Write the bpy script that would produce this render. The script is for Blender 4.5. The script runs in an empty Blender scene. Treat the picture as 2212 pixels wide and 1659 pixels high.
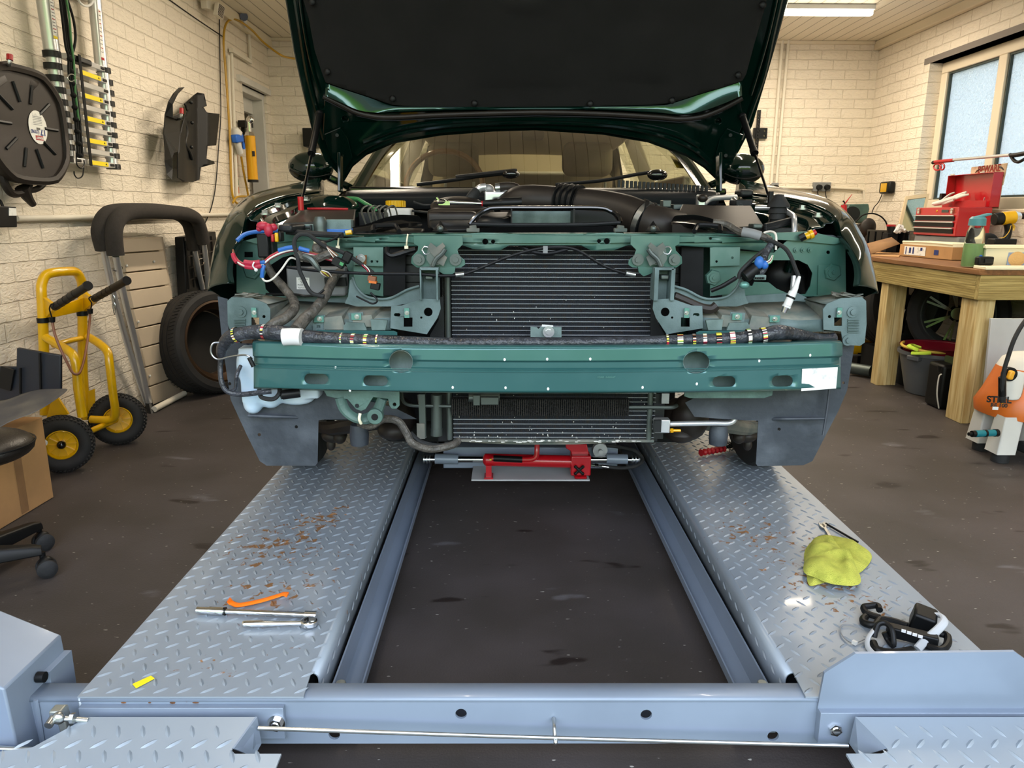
import bpy, bmesh, math, random
from mathutils import Vector, Matrix, Euler, noise as mnoise
from mathutils.geometry import tessellate_polygon
random.seed(7)
PI = math.pi
SC = bpy.context.scene
COL = SC.collection
# ---------------------------------------------------------------- camera
F = 1600.0; CX = 1106.0; CY = 829.5; H = 1.13
cam_d = bpy.data.cameras.new('camera'); cam = bpy.data.objects.new('camera', cam_d); COL.objects.link(cam)
cam_d.sensor_fit = 'HORIZONTAL'; cam_d.sensor_width = 36.0; cam_d.lens = 36.0*F/2212.0
cam_d.clip_start = 0.05; cam_d.clip_end = 100
RC = Matrix.Rotation(math.radians(-0.4), 3, 'Z') @ Matrix.Rotation(math.radians(77.0), 3, 'X') @ Matrix.Rotation(math.radians(0.25), 3, 'Z')
cam.location = (0, 0, H); cam.rotation_euler = RC.to_euler()
SC.camera = cam
# ---------------------------------------------------------------- world
w = bpy.data.worlds.new('World'); SC.world = w; w.use_nodes = True
nt = w.node_tree; nt.nodes.clear()
def N(t, **k):
    n = nt.nodes.new(t)
    for a, b in k.items(): setattr(n, a, b)
    return n
tc = N('ShaderNodeTexCoord'); sp = N('ShaderNodeSeparateXYZ'); nt.links.new(tc.outputs['Generated'], sp.inputs[0])
ns = N('ShaderNodeTexNoise'); ns.inputs['Scale'].default_value = 9; ns.inputs['Detail'].default_value = 5
nt.links.new(tc.outputs['Generated'], ns.inputs['Vector'])
ma = N('ShaderNodeMath', operation='MULTIPLY_ADD'); ma.inputs[1].default_value = 0.25; ma.inputs[2].default_value = -0.125
nt.links.new(ns.outputs['Fac'], ma.inputs[0])
ad = N('ShaderNodeMath', operation='ADD'); nt.links.new(sp.outputs['Z'], ad.inputs[0]); nt.links.new(ma.outputs[0], ad.inputs[1])
mr = N('ShaderNodeMapRange'); mr.inputs[1].default_value = -1; mr.inputs[2].default_value = 1
nt.links.new(ad.outputs[0], mr.inputs[0])
cr = N('ShaderNodeValToRGB'); nt.links.new(mr.outputs[0], cr.inputs[0])
e = cr.color_ramp.elements
e[0].position = 0.0; e[0].color = (.10, .095, .09, 1)
e[1].position = 1.0; e[1].color = (.72, .84, 1.05, 1)
for p, c in ((.475, (.10, .095, .09, 1)), (.50, (.10, .17, .04, 1)), (.56, (.16, .26, .06, 1)), (.60, (.98, 1.03, 1.1, 1)), (.75, (.80, .92, 1.12, 1))):
    x = e.new(p); x.color = c
bg = N('ShaderNodeBackground'); bg.inputs[1].default_value = 4.3
nt.links.new(cr.outputs[0], bg.inputs[0])
wo = N('ShaderNodeOutputWorld'); nt.links.new(bg.outputs[0], wo.inputs[0])
SC.view_settings.view_transform = 'Standard'; SC.view_settings.look = 'None'
SC.view_settings.gamma = 1.0; SC.view_settings.use_curve_mapping = False
SC.view_settings.exposure = 0.55
CEIL = 2.64; XL = -2.15; XR = 3.33; YB = 7.13; YF = -0.3
LAMPS = [((0.6, 5.9), 'x', 1.1), ((2.15, 5.95), 'x', 1.1), ((-0.9, 4.6), 'y', 1.2), ((2.2, 3.2), 'y', 1.2), ((-0.9, 2.2), 'y', 1.2), ((1.1, 3.6), 'y', 1.2)]
for i, ((lx, ly), ax, L) in enumerate(LAMPS):
    ld = bpy.data.lights.new('tube_light', 'AREA'); ld.shape = 'RECTANGLE'
    ld.size = L if ax == 'x' else 0.05; ld.size_y = 0.05 if ax == 'x' else L
    ld.energy = (28, 29, 24, 16, 7, 9)[i]; ld.color = (1.0, .86, .68)
    lo = bpy.data.objects.new('tube_light', ld); COL.objects.link(lo); lo.location = (lx, ly, CEIL-0.085)
# ---------------------------------------------------------------- helpers
def ray(px, py):
    return (RC @ Vector(((px-CX)/F, -(py-CY)/F, -1.0))).normalized()
C0 = Vector((0, 0, H))
def at(px, py, Y):
    d = ray(px, py); return C0 + d*(Y/d.y)
def onz(px, py, z):
    d = ray(px, py); return C0 + d*((z-H)/d.z)
def onx(px, py, x):
    d = ray(px, py); return C0 + d*(x/d.x)
def onp(px, py, p0, n):
    d = ray(px, py); return C0 + d*((Vector(p0)-C0).dot(n)/d.dot(n))
def s2l(h):
    h = h.lstrip('#'); o = []
    for i in (0, 2, 4):
        c = int(h[i:i+2], 16)/255.0
        o.append(c/12.92 if c <= .04045 else ((c+.055)/1.055)**2.4)
    return (*o, 1.0)
def V(*a): return Vector(a)
def catmull(pts, k=6, closed=False):
    pts = [Vector(p) for p in pts]; n = len(pts)
    if n < 3: return pts
    out = []
    rng = n if closed else n-1
    for i in range(rng):
        if closed: p0, p1, p2, p3 = pts[(i-1) % n], pts[i], pts[(i+1) % n], pts[(i+2) % n]
        else: p0, p1, p2, p3 = pts[max(i-1, 0)], pts[i], pts[i+1], pts[min(i+2, n-1)]
        for j in range(k):
            t = j/k; t2 = t*t; t3 = t2*t
            out.append(.5*((2*p1)+(-p0+p2)*t+(2*p0-5*p1+4*p2-p3)*t2+(-p0+3*p1-3*p2+p3)*t3))
    if not closed: out.append(pts[-1])
    return out
class MB:
    def __init__(s): s.v = []; s.f = []
    def add(s, vs, fs):
        b = len(s.v); s.v += [tuple(x) for x in vs]; s.f += [tuple(b+i for i in f) for f in fs]; return s
    def box(s, x0, x1, y0, y1, z0, z1):
        return s.add([(x, y, z) for x in (x0, x1) for y in (y0, y1) for z in (z0, z1)],
                     [(0, 1, 3, 2), (4, 6, 7, 5), (0, 4, 5, 1), (2, 3, 7, 6), (0, 2, 6, 4), (1, 5, 7, 3)])
    def obox(s, c, size, R=None):
        if R is None: R = Matrix.Identity(3)
        if isinstance(R, Euler): R = R.to_matrix()
        c = Vector(c); h = [a/2 for a in size]
        vs = [c + R @ Vector((sx*h[0], sy*h[1], sz*h[2])) for sx in (-1, 1) for sy in (-1, 1) for sz in (-1, 1)]
        return s.add(vs, [(0, 1, 3, 2), (4, 6, 7, 5), (0, 4, 5, 1), (2, 3, 7, 6), (0, 2, 6, 4), (1, 5, 7, 3)])
    def bar(s, p0, p1, wd, th, up=(0, 0, 1)):
        p0 = Vector(p0); p1 = Vector(p1); d = (p1-p0); L = d.length; d.normalize()
        sd = d.cross(Vector(up))
        if sd.length < 1e-5: sd = Vector((1, 0, 0))
        sd.normalize(); u = sd.cross(d).normalized()
        R = Matrix((d, sd, u)).transposed()
        return s.obox((p0+p1)/2, (L, wd, th), R)
    def cyl(s, p0, p1, r, r1=None, n=16, cap=True):
        if r1 is None: r1 = r
        p0 = Vector(p0); p1 = Vector(p1); d = (p1-p0).normalized()
        a = d.orthogonal().normalized(); b = d.cross(a)
        vs = []
        for p, rr in ((p0, r), (p1, r1)):
            for i in range(n):
                t = 2*PI*i/n; vs.append(p+a*rr*math.cos(t)+b*rr*math.sin(t))
        fs = [(i, (i+1) % n, n+(i+1) % n, n+i) for i in range(n)]
        if cap: fs += [tuple(range(n-1, -1, -1)), tuple(range(n, 2*n))]
        return s.add(vs, fs)
    def tube(s, pts, r, n=8, k=5, closed=False, cap=True, sm=True, flat=None):
        if sm: P = catmull(pts, k, closed)
        else: P = [Vector(p) for p in pts]
        m = len(P); rs = r if isinstance(r, (list, tuple)) else None
        vs = []; pa = None
        for i, p in enumerate(P):
            if closed: d = P[(i+1) % m]-P[i-1]
            else: d = P[min(i+1, m-1)]-P[max(i-1, 0)]
            if d.length < 1e-9: d = Vector((0, 0, 1))
            d.normalize()
            if pa is None: a = d.orthogonal().normalized()
            else:
                a = pa-d*pa.dot(d)
                a = a.normalized() if a.length > 1e-6 else d.orthogonal().normalized()
            pa = a; b = d.cross(a)
            if rs:
                q = i/(m-1)*(len(rs)-1); q0 = int(q); q1 = min(q0+1, len(rs)-1); rr = rs[q0]+(rs[q1]-rs[q0])*(q-q0)
            else: rr = r
            for j in range(n):
                t = 2*PI*j/n; vs.append(p+a*rr*math.cos(t)+b*rr*math.sin(t)*(flat or 1))
        fs = []
        R_ = m if closed else m-1
        for i in range(R_):
            for j in range(n):
                i2 = (i+1) % m
                fs.append((i*n+j, i*n+(j+1) % n, i2*n+(j+1) % n, i2*n+j))
        if cap and not closed: fs += [tuple(range(n-1, -1, -1)), tuple((m-1)*n+j for j in range(n))]
        return s.add(vs, fs)
    def lathe(s, prof, n=32, M=None, arc=2*PI):
        M = M or Matrix.Identity(4); full = abs(arc-2*PI) < 1e-6
        cols = n if full else n+1; k = len(prof); vs = []
        for i in range(cols):
            t = arc*i/n
            for r, z in prof: vs.append(M @ Vector((r*math.cos(t), r*math.sin(t), z)))
        fs = []
        for i in range(n):
            i2 = (i+1) % cols
            for j in range(k-1): fs.append((i*k+j, i2*k+j, i2*k+j+1, i*k+j+1))
        return s.add(vs, fs)
    def ell(s, c, r, R=None, n=12, m=8):
        R = R or Matrix.Identity(3); c = Vector(c)
        if not isinstance(r, (tuple, list)): r = (r, r, r)
        vs = [c+R @ Vector((0, 0, r[2]))]
        for i in range(1, m):
            p = PI*i/m
            for j in range(n):
                t = 2*PI*j/n
                vs.append(c+R @ Vector((r[0]*math.sin(p)*math.cos(t), r[1]*math.sin(p)*math.sin(t), r[2]*math.cos(p))))
        vs.append(c-R @ Vector((0, 0, r[2])))
        fs = [(0, 1+j, 1+(j+1) % n) for j in range(n)]
        for i in range(m-2):
            for j in range(n):
                a = 1+i*n+j; b = 1+i*n+(j+1) % n; fs.append((a, a+n, b+n, b))
        L = len(vs)-1; o = 1+(m-2)*n
        fs += [(L, o+(j+1) % n, o+j) for j in range(n)]
        return s.add(vs, fs)
    def loft(s, rows, close=False):
        k = len(rows[0]); vs = [p for r in rows for p in r]; fs = []
        for i in range(len(rows)-1):
            for j in range(k if close else k-1):
                j2 = (j+1) % k
                fs.append((i*k+j, i*k+j2, (i+1)*k+j2, (i+1)*k+j))
        return s.add(vs, fs)
    def prism(s, poly, ext):            # poly: 3d points planar, ext: vector
        ext = Vector(ext); P = [Vector(p) for p in poly]; n = len(P)
        return s.add(P+[p+ext for p in P], [tuple(range(n)), tuple(range(2*n-1, n-1, -1))]+[(i, n+i, n+(i+1) % n, (i+1) % n) for i in range(n)])
    def sheet(s, outline, holes=(), mp=None, cu=(), cv=()):
        loops = [[Vector((a, b, 0)) for a, b in outline]]+[[Vector((a, b, 0)) for a, b in h] for h in holes]
        tris = tessellate_polygon(loops); flat = [p for l in loops for p in l]
        bm = bmesh.new(); bv = [bm.verts.new(p) for p in flat]
        for t in tris:
            if len(set(t)) == 3:
                try: bm.faces.new([bv[i] for i in t])
                except ValueError: pass
        for ax, cs in ((0, cu), (1, cv)):
            for c in cs:
                no = Vector((1, 0, 0)) if ax == 0 else Vector((0, 1, 0)); co = no*c
                bmesh.ops.bisect_plane(bm, geom=bm.verts[:]+bm.edges[:]+bm.faces[:], plane_co=co, plane_no=no, dist=1e-6)
        bmesh.ops.dissolve_limit(bm, angle_limit=0.0001, verts=bm.verts[:], edges=[]) if False else None
        bm.verts.ensure_lookup_table(); bm.verts.index_update()
        self_v = [mp(v.co.x, v.co.y) if mp else v.co.copy() for v in bm.verts]
        fs = [[v.index for v in f.verts] for f in bm.faces]; bm.free()
        return s.add(self_v, fs)
    def mirror(s, xc):
        m = MB(); m.v = [(2*xc-x, y, z) for x, y, z in s.v]; m.f = [tuple(reversed(f)) for f in s.f]; return m
    def xf(s, M):
        s.v = [tuple(M @ Vector(p)) for p in s.v]; return s
    def build(s, name, mat, parent=None, label=None, bevel=0, solid=0, sub=0, flat=False, off=-1, seg=2, recalc=True, ang=35, wel=False, face=None):
        me = bpy.data.meshes.new(name); me.from_pydata(s.v, [], s.f)
        if recalc or wel:
            bm = bmesh.new(); bm.from_mesh(me)
            if wel: bmesh.ops.remove_doubles(bm, verts=bm.verts[:], dist=1e-5)
            if recalc: bmesh.ops.recalc_face_normals(bm, faces=bm.faces[:])
            bm.to_mesh(me); bm.free()
        if solid and recalc:
            av = Vector((0, 0, 0)); cc_ = Vector((0, 0, 0))
            for p in me.polygons: av += p.normal*p.area; cc_ += p.center
            if len(me.polygons): cc_ /= len(me.polygons)
            if parent is not None and parent.name in LOCAL: pass
            elif av.dot((face or (C0-cc_))) < 0: me.flip_normals()
        if not flat:
            me.polygons.foreach_set('use_smooth', [True]*len(me.polygons))
            me.set_sharp_from_angle(angle=math.radians(ang))
        if isinstance(mat, (list, tuple)):
            for m_ in mat: me.materials.append(m_)
        else: me.materials.append(mat)
        o = bpy.data.objects.new(name, me); COL.objects.link(o)
        if solid:
            m = o.modifiers.new('solid', 'SOLIDIFY'); m.thickness = solid; m.offset = off
        if bevel:
            m = o.modifiers.new('bevel', 'BEVEL'); m.width = bevel; m.segments = seg; m.limit_method = 'ANGLE'; m.angle_limit = math.radians(40); m.harden_normals = False
        if sub:
            m = o.modifiers.new('sub', 'SUBSURF'); m.levels = sub; m.render_levels = sub
        if parent is not None:
            o.parent = parent
            if parent.name not in LOCAL and parent.type == 'EMPTY':
                o.matrix_parent_inverse = Matrix.Translation(parent.location).inverted()
        if label: o['label'] = label
        return o
LOCAL = set()
def thing(name, label, cat, loc=(0, 0, 0), rot=0, group=None, local=False):
    o = bpy.data.objects.new(name, None); COL.objects.link(o); o.location = loc; o.empty_display_size = .1
    o['label'] = label; o['category'] = cat
    if group: o['group'] = group
    if local:
        LOCAL.add(o.name); o.rotation_euler = rot if isinstance(rot, (tuple, list, Euler)) else (0, 0, rot)
    return o
def tag(o, label, cat, group=None, kind=None):
    if label: o['label'] = label
    if cat: o['category'] = cat
    if group: o['group'] = group
    if kind: o['kind'] = kind
    return o
def st(o, label=None):
    o['kind'] = 'structure'
    if label: o['label'] = label
    return o
def dup(root, loc=None, rot=None, label=None):
    r = root.copy(); COL.objects.link(r)
    if loc is not None: r.location = loc
    if rot is not None: r.rotation_euler = rot
    if label: r['label'] = label
    def rec(a, b):
        for ch in list(a.children):
            c = ch.copy(); COL.objects.link(c); c.parent = b; rec(ch, c)
    rec(root, r); return r
def circ(cx, cy, rx, ry=None, n=20, ph=0):
    ry = ry or rx; return [(cx+rx*math.cos(2*PI*i/n+ph), cy+ry*math.sin(2*PI*i/n+ph)) for i in range(n)]
def slot(cx, cy, wd, ht, n=6):
    r = ht/2; h = wd/2-r; o = []
    for i in range(n+1): t = -PI/2+PI*i/n; o.append((cx+h+r*math.cos(t), cy+r*math.sin(t)))
    for i in range(n+1): t = PI/2+PI*i/n; o.append((cx-h+r*math.cos(t), cy+r*math.sin(t)))
    return o
def rect(x0, y0, x1, y1): return [(x0, y0), (x1, y0), (x1, y1), (x0, y1)]
def rrect(x0, y0, x1, y1, r, n=4):
    o = []
    for cx, cy, a in ((x1-r, y0+r, -PI/2), (x1-r, y1-r, 0), (x0+r, y1-r, PI/2), (x0+r, y0+r, PI)):
        for i in range(n+1): t = a+PI/2*i/n; o.append((cx+r*math.cos(t), cy+r*math.sin(t)))
    return o
def rng(a, b, s):
    o = []; x = a
    while x <= b: o.append(x); x += s
    return o
def text(body, size, mat, name, parent, M, depth=.0004, align='CENTER', bold=0):
    cu = bpy.data.curves.new(name, 'FONT'); cu.body = body; cu.size = size; cu.align_x = align; cu.align_y = 'CENTER'; cu.extrude = depth; cu.offset = bold
    tmp = bpy.data.objects.new('tmp', cu); COL.objects.link(tmp)
    bpy.context.view_layer.update()
    me = bpy.data.meshes.new_from_object(tmp.evaluated_get(bpy.context.evaluated_depsgraph_get()))
    COL.objects.unlink(tmp); bpy.data.objects.remove(tmp)
    me.transform(M); me.materials.clear(); me.materials.append(mat); me.name = name
    o = bpy.data.objects.new(name, me); COL.objects.link(o)
    if parent is not None:
        o.parent = parent
        if parent.name not in LOCAL and parent.type == 'EMPTY': o.matrix_parent_inverse = Matrix.Translation(parent.location).inverted()
    return o
def frame(o, x, y):      # matrix with origin o, local x, y axes
    x = Vector(x).normalized(); z = x.cross(Vector(y)).normalized(); y = z.cross(x)
    M = Matrix((x, y, z)).transposed().to_4x4(); M.translation = Vector(o); return M
# ---------------------------------------------------------------- materials
def mk(name, col, rough=.5, metal=0, var=0, vs=8, bump=0, bs=60, coat=0, col2=None, spec=.5, trans=0, alpha=1, detail=4, vrange=(.4, .65)):
    m = bpy.data.materials.new(name); m.use_nodes = True; t = m.node_tree; b = t.nodes['Principled BSDF']
    c = s2l(col) if isinstance(col, str) else col
    b.inputs['Base Color'].default_value = c; b.inputs['Roughness'].default_value = rough; b.inputs['Metallic'].default_value = metal
    b.inputs['Coat Weight'].default_value = coat; b.inputs['Coat Roughness'].default_value = .05
    b.inputs['Specular IOR Level'].default_value = spec; b.inputs['Transmission Weight'].default_value = trans; b.inputs['Alpha'].default_value = alpha
    if var or bump or col2: 
        tc = t.nodes.new('ShaderNodeTexCoord')
    if var or col2:
        n = t.nodes.new('ShaderNodeTexNoise'); n.inputs['Scale'].default_value = vs; n.inputs['Detail'].default_value = detail
        t.links.new(tc.outputs['Object'], n.inputs['Vector'])
        r = t.nodes.new('ShaderNodeMapRange'); r.inputs[1].default_value = vrange[0]; r.inputs[2].default_value = vrange[1]; t.links.new(n.outputs['Fac'], r.inputs[0])
        mx = t.nodes.new('ShaderNodeMix'); mx.data_type = 'RGBA'; t.links.new(r.outputs[0], mx.inputs[0])
        mx.inputs[6].default_value = c
        c2 = (s2l(col2) if isinstance(col2, str) else col2) if col2 else tuple(x*(1-var) for x in c[:3])+(1,)
        mx.inputs[7].default_value = c2
        t.links.new(mx.outputs[2], b.inputs['Base Color'])
    if bump:
        n2 = t.nodes.new('ShaderNodeTexNoise'); n2.inputs['Scale'].default_value = bs; n2.inputs['Detail'].default_value = 3
        t.links.new(tc.outputs['Object'], n2.inputs['Vector'])
        bp = t.nodes.new('ShaderNodeBump'); bp.inputs['Strength'].default_value = bump; bp.inputs['Distance'].default_value = .01
        t.links.new(n2.outputs['Fac'], bp.inputs['Height']); t.links.new(bp.outputs[0], b.inputs['Normal'])
    return m
def emat(name, col, s):
    m = bpy.data.materials.new(name); m.use_nodes = True; t = m.node_tree; b = t.nodes['Principled BSDF']
    b.inputs['Base Color'].default_value = (0.8, .8, .8, 1); b.inputs['Emission Color'].default_value = col; b.inputs['Emission Strength'].default_value = s
    return m
M = {}
def A(k, *a, **kw): M[k] = mk(k, *a, **kw); return M[k]
A('paint', '#031b15', .09, .0, var=.3, vs=3, spec=.55)
A('paint_in', '#2e5a50', .42, .2, coat=.25, col2='#517066', vs=6)
A('paint_dusty', '#5c7a70', .55, .1, col2='#3f6458', vs=9)
A('paint_beam', '#30605f', .30, .3, coat=.5, col2='#3b6867', vs=5)
A('plastic_green', '#6b7f7c', .6, 0, col2='#4a5d5a', vs=14, bump=.1, bs=250)
A('dust', '#75736a', .8, 0, col2='#4b5450', vs=12)
A('black', '#0c0d0e', .45, spec=.28); A('black_gloss', '#08090a', .12, coat=.5); A('black_matte', '#131415', .8, var=.3, vs=30, spec=.3)
A('rubber', '#191a1b', .75, col2='#232425', vs=30, bump=.1, bs=200)
A('tyre', '#1b1a1a', .75, col2='#242221', vs=12)
A('foam', '#2f2a26', .95, bump=.35, bs=500, var=.2, vs=60)
A('pad', '#191818', .95, bump=.2, bs=600, var=.25, vs=9)
A('plastic', '#1b1d1f', .42, var=.25, vs=9, bump=.06, bs=300, spec=.35)
A('plastic_brown', '#29231f', .48, var=.2, vs=12, spec=.35)
A('liner', '#2d333b', .55, col2='#50565e', vs=9, bump=.15, bs=60, vrange=(.45, .75))
A('chrome', '#dcdcdc', .12, 1.0); A('steel', '#b9bcbb', .3, .95, var=.2, vs=30); A('zinc', '#aeb2ac', .42, .85, var=.25, vs=25)
A('bolt', '#5a625f', .45, .7); A('rust', '#7a4a22', .85, col2='#3f2a18', vs=40)
A('alu', '#d8dadd', .3, .75); A('white', '#dededc', .5); A('white_wall', '#d9d2c2', .6); A('cream', '#efe7c8', .45)
A('yellow', '#dba800', .3, 0, coat=.4, var=.12, vs=14); A('red', '#b3101c', .3, 0, coat=.4); A('redp', '#a5141d', .4)
A('orange', '#cf6a22', .4, var=.1, vs=10); A('orange_tool', '#ff7a12', .35); A('blue', '#1f62c4', .5); A('teal', '#0f6f7a', .4)
A('lime', '#b9d63a', .6); A('green_cable', '#3f7a45', .6); A('gold', '#d59a08', .25, .15); A('hose_yellow', '#b38a1c', .4)
A('card', '#b58a5a', .85, var=.12, vs=9, bump=.05); A('card_dark', '#8b6742', .85, var=.15, vs=12)
A('leather', '#1b1612', .35, bump=.15, bs=220)
A('bronze', '#43301f', .45, .5, var=.25, vs=7)
A('grey_blue', '#7f8b9b', .38, .1, var=.1, vs=4, coat=.15)
A('cloth', '#dcdd5e', .95, bump=.9, bs=500, col2='#c3c84e', vs=30)
A('bucket', '#5e6063', .5, var=.1, vs=5); A('grey', '#7d7f80', .6, var=.1); A('lightgrey', '#b8bbbd', .6, var=.12, vs=5); A('offwhite', '#cfcdc6', .7, var=.1, vs=6)
A('beige', '#c9b9a2', .6, var=.08, vs=3); A('tan', '#9a8c74', .7); A('wood_rim', '#8a5a22', .3, coat=.6)
A('seat', '#8b7d66', .6, var=.1); A('cabin_dark', '#1d1a17', .8); A('trimgrey', '#a79d8a', .7)
A('wire_red', '#a8203a', .45); A('wire_blue', '#2a66b4', .45); A('wire_white', '#dcd6cd', .5); A('wire_green', '#3f8a54', .5); A('wire_yel', '#d6cf4a', .5); A('wire_brown', '#7a4a2e', .5)
A('tape', '#24262b', .32, 0, bump=.5, bs=90, col2='#3a3d44', vs=35); A('tape_grey', '#59544d', .5, bump=.6, bs=80, col2='#3a3733', vs=45)
A('bottle_white', '#c8d8e4', .45, col2='#9fc0dd', vs=6, vrange=(.4, .6))
A('label', '#e9e8e3', .6, col2='#c3c3c0', vs=45, vrange=(.55, .7)); A('yellow_label', '#f2d81a', .6)
A('foil', '#5f8f86', .35, .4)
def woodmat(name, c1, c2, axis):
    m = mk(name, c1, .65); t = m.node_tree; b = t.nodes['Principled BSDF']
    tc = t.nodes.new('ShaderNodeTexCoord'); mp = t.nodes.new('ShaderNodeMapping')
    sc = [14, 14, 14]; sc[axis] = .9; mp.inputs['Scale'].default_value = sc; t.links.new(tc.outputs['Object'], mp.inputs[0])
    n = t.nodes.new('ShaderNodeTexNoise'); n.inputs['Scale'].default_value = 3.2; n.inputs['Detail'].default_value = 5; n.inputs['Distortion'].default_value = .8
    t.links.new(mp.outputs[0], n.inputs['Vector'])
    r = t.nodes.new('ShaderNodeValToRGB'); r.color_ramp.elements[0].position = .35; r.color_ramp.elements[0].color = s2l(c1); r.color_ramp.elements[1].position = .65; r.color_ramp.elements[1].color = s2l(c2)
    t.links.new(n.outputs['Fac'], r.inputs[0]); t.links.new(r.outputs[0], b.inputs['Base Color'])
    M[name] = m; return m
woodmat('pine_v', '#d9c48f', '#b9995f', 2); woodmat('pine_y', '#b8a468', '#8f7b45', 1); woodmat('pine_x', '#b8a468', '#8f7b45', 0); woodmat('benchtop', '#8a5e34', '#6e4725', 1)
# ================================================================ room
def wallmat(name, ua, base, dark, rot=False):
    m = mk(name, base, .62); t = m.node_tree; b = t.nodes['Principled BSDF']; L = t.links.new
    tc = t.nodes.new('ShaderNodeTexCoord'); sp = t.nodes.new('ShaderNodeSeparateXYZ'); cb = t.nodes.new('ShaderNodeCombineXYZ')
    L(tc.outputs['Object'], sp.inputs[0]); L(sp.outputs[ua], cb.inputs[0]); L(sp.outputs['Z'], cb.inputs[1])
    nz = t.nodes.new('ShaderNodeTexNoise'); nz.inputs['Scale'].default_value = 9; L(tc.outputs['Object'], nz.inputs['Vector'])
    sb = t.nodes.new('ShaderNodeVectorMath'); sb.operation = 'MULTIPLY_ADD'; L(nz.outputs['Color'], sb.inputs[0]); sb.inputs[1].default_value = (.012, .012, 0); L(cb.outputs[0], sb.inputs[2])
    br = t.nodes.new('ShaderNodeTexBrick'); L(sb.outputs[0], br.inputs['Vector'])
    br.inputs['Scale'].default_value = 1; br.inputs['Brick Width'].default_value = .226; br.inputs['Row Height'].default_value = .083
    br.inputs['Mortar Size'].default_value = .0045; br.inputs['Mortar Smooth'].default_value = .6; br.inputs['Bias'].default_value = 0
    br.inputs['Color1'].default_value = s2l(base); br.inputs['Color2'].default_value = tuple(x*.95 for x in s2l(base)[:3])+(1,); br.inputs['Mortar'].default_value = s2l(dark)
    L(br.outputs['Color'], b.inputs['Base Color'])
    n2 = t.nodes.new('ShaderNodeTexNoise'); n2.inputs['Scale'].default_value = 38; n2.inputs['Detail'].default_value = 4; n2.inputs['Distortion'].default_value = 1.2
    mp2 = t.nodes.new('ShaderNodeMapping'); mp2.inputs['Scale'].default_value = (.55, .55, 1.3); L(tc.outputs['Object'], mp2.inputs[0]); L(mp2.outputs[0], n2.inputs['Vector'])
    b1 = t.nodes.new('ShaderNodeBump'); b1.inputs['Strength'].default_value = .7; b1.inputs['Distance'].default_value = .012; L(n2.outputs['Fac'], b1.inputs['Height'])
    b2 = t.nodes.new('ShaderNodeBump'); b2.invert = True; b2.inputs['Strength'].default_value = .75; b2.inputs['Distance'].default_value = .009; L(br.outputs['Fac'], b2.inputs['Height']); L(b1.outputs[0], b2.inputs['Normal'])
    L(b2.outputs[0], b.inputs['Normal']); M[name] = m; return m
wallmat('wall_y', 'Y', '#e6dccb', '#d8cdba'); wallmat('wall_x', 'X', '#e6dccb', '#e0d6c4')
# ceiling boards
m = A('ceilboard', '#e6decb', .5); t = m.node_tree; b = t.nodes['Principled BSDF']
tc_ = t.nodes.new('ShaderNodeTexCoord'); sp_ = t.nodes.new('ShaderNodeSeparateXYZ'); t.links.new(tc_.outputs['Object'], sp_.inputs[0])
md = t.nodes.new('ShaderNodeMath'); md.operation = 'PINGPONG'; md.inputs[1].default_value = .05; t.links.new(sp_.outputs['X'], md.inputs[0])
rp = t.nodes.new('ShaderNodeMapRange'); rp.inputs[1].default_value = 0; rp.inputs[2].default_value = .004; t.links.new(md.outputs[0], rp.inputs[0])
bp_ = t.nodes.new('ShaderNodeBump'); bp_.inputs['Strength'].default_value = 1; bp_.inputs['Distance'].default_value = .006; t.links.new(rp.outputs[0], bp_.inputs['Height']); t.links.new(bp_.outputs[0], b.inputs['Normal'])
mx_ = t.nodes.new('ShaderNodeMix'); mx_.data_type = 'RGBA'; mx_.inputs[6].default_value = s2l('#8d8471'); mx_.inputs[7].default_value = s2l('#e6decb'); t.links.new(rp.outputs[0], mx_.inputs[0]); t.links.new(mx_.outputs[2], b.inputs['Base Color'])
# floor
m = A('floor', '#3b3633', .55, bump=.12, bs=180, col2='#474140', vs=2.2, spec=.35); t = m.node_tree; b = t.nodes['Principled BSDF']
lk = b.inputs['Base Color'].links[0].from_socket
tcf = t.nodes.new('ShaderNodeTexCoord')
mpf = t.nodes.new('ShaderNodeMapping'); mpf.inputs['Scale'].default_value = (1, 2.6, 1); mpf.inputs['Rotation'].default_value = (0, 0, .3); t.links.new(tcf.outputs['Object'], mpf.inputs[0])
def spots(scale, lo, hi, col, prev, det=6, vec=None):
    n = t.nodes.new('ShaderNodeTexNoise'); n.inputs['Scale'].default_value = scale; n.inputs['Detail'].default_value = det; t.links.new((vec or mpf.outputs[0]), n.inputs['Vector'])
    r = t.nodes.new('ShaderNodeMapRange'); r.inputs[1].default_value = lo; r.inputs[2].default_value = hi; t.links.new(n.outputs['Fac'], r.inputs[0])
    x = t.nodes.new('ShaderNodeMix'); x.data_type = 'RGBA'; t.links.new(r.outputs[0], x.inputs[0]); t.links.new(prev, x.inputs[6]); x.inputs[7].default_value = s2l(col)
    return x.outputs[2]
o1 = spots(3.1, .66, .70, '#241d1b', lk, 3); o2 = spots(2.6, .665, .80, '#77757a', o1, 9); o3 = spots(38, .74, .78, '#a8a49c', o2, 1)
t.links.new(o3, b.inputs['Base Color'])
# matt between the runways
fl = MB().box(XL-.1, XR+.3, YF-2.5, YB+.1, -.08, 0).build('floor', M['floor']); st(fl)
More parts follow.
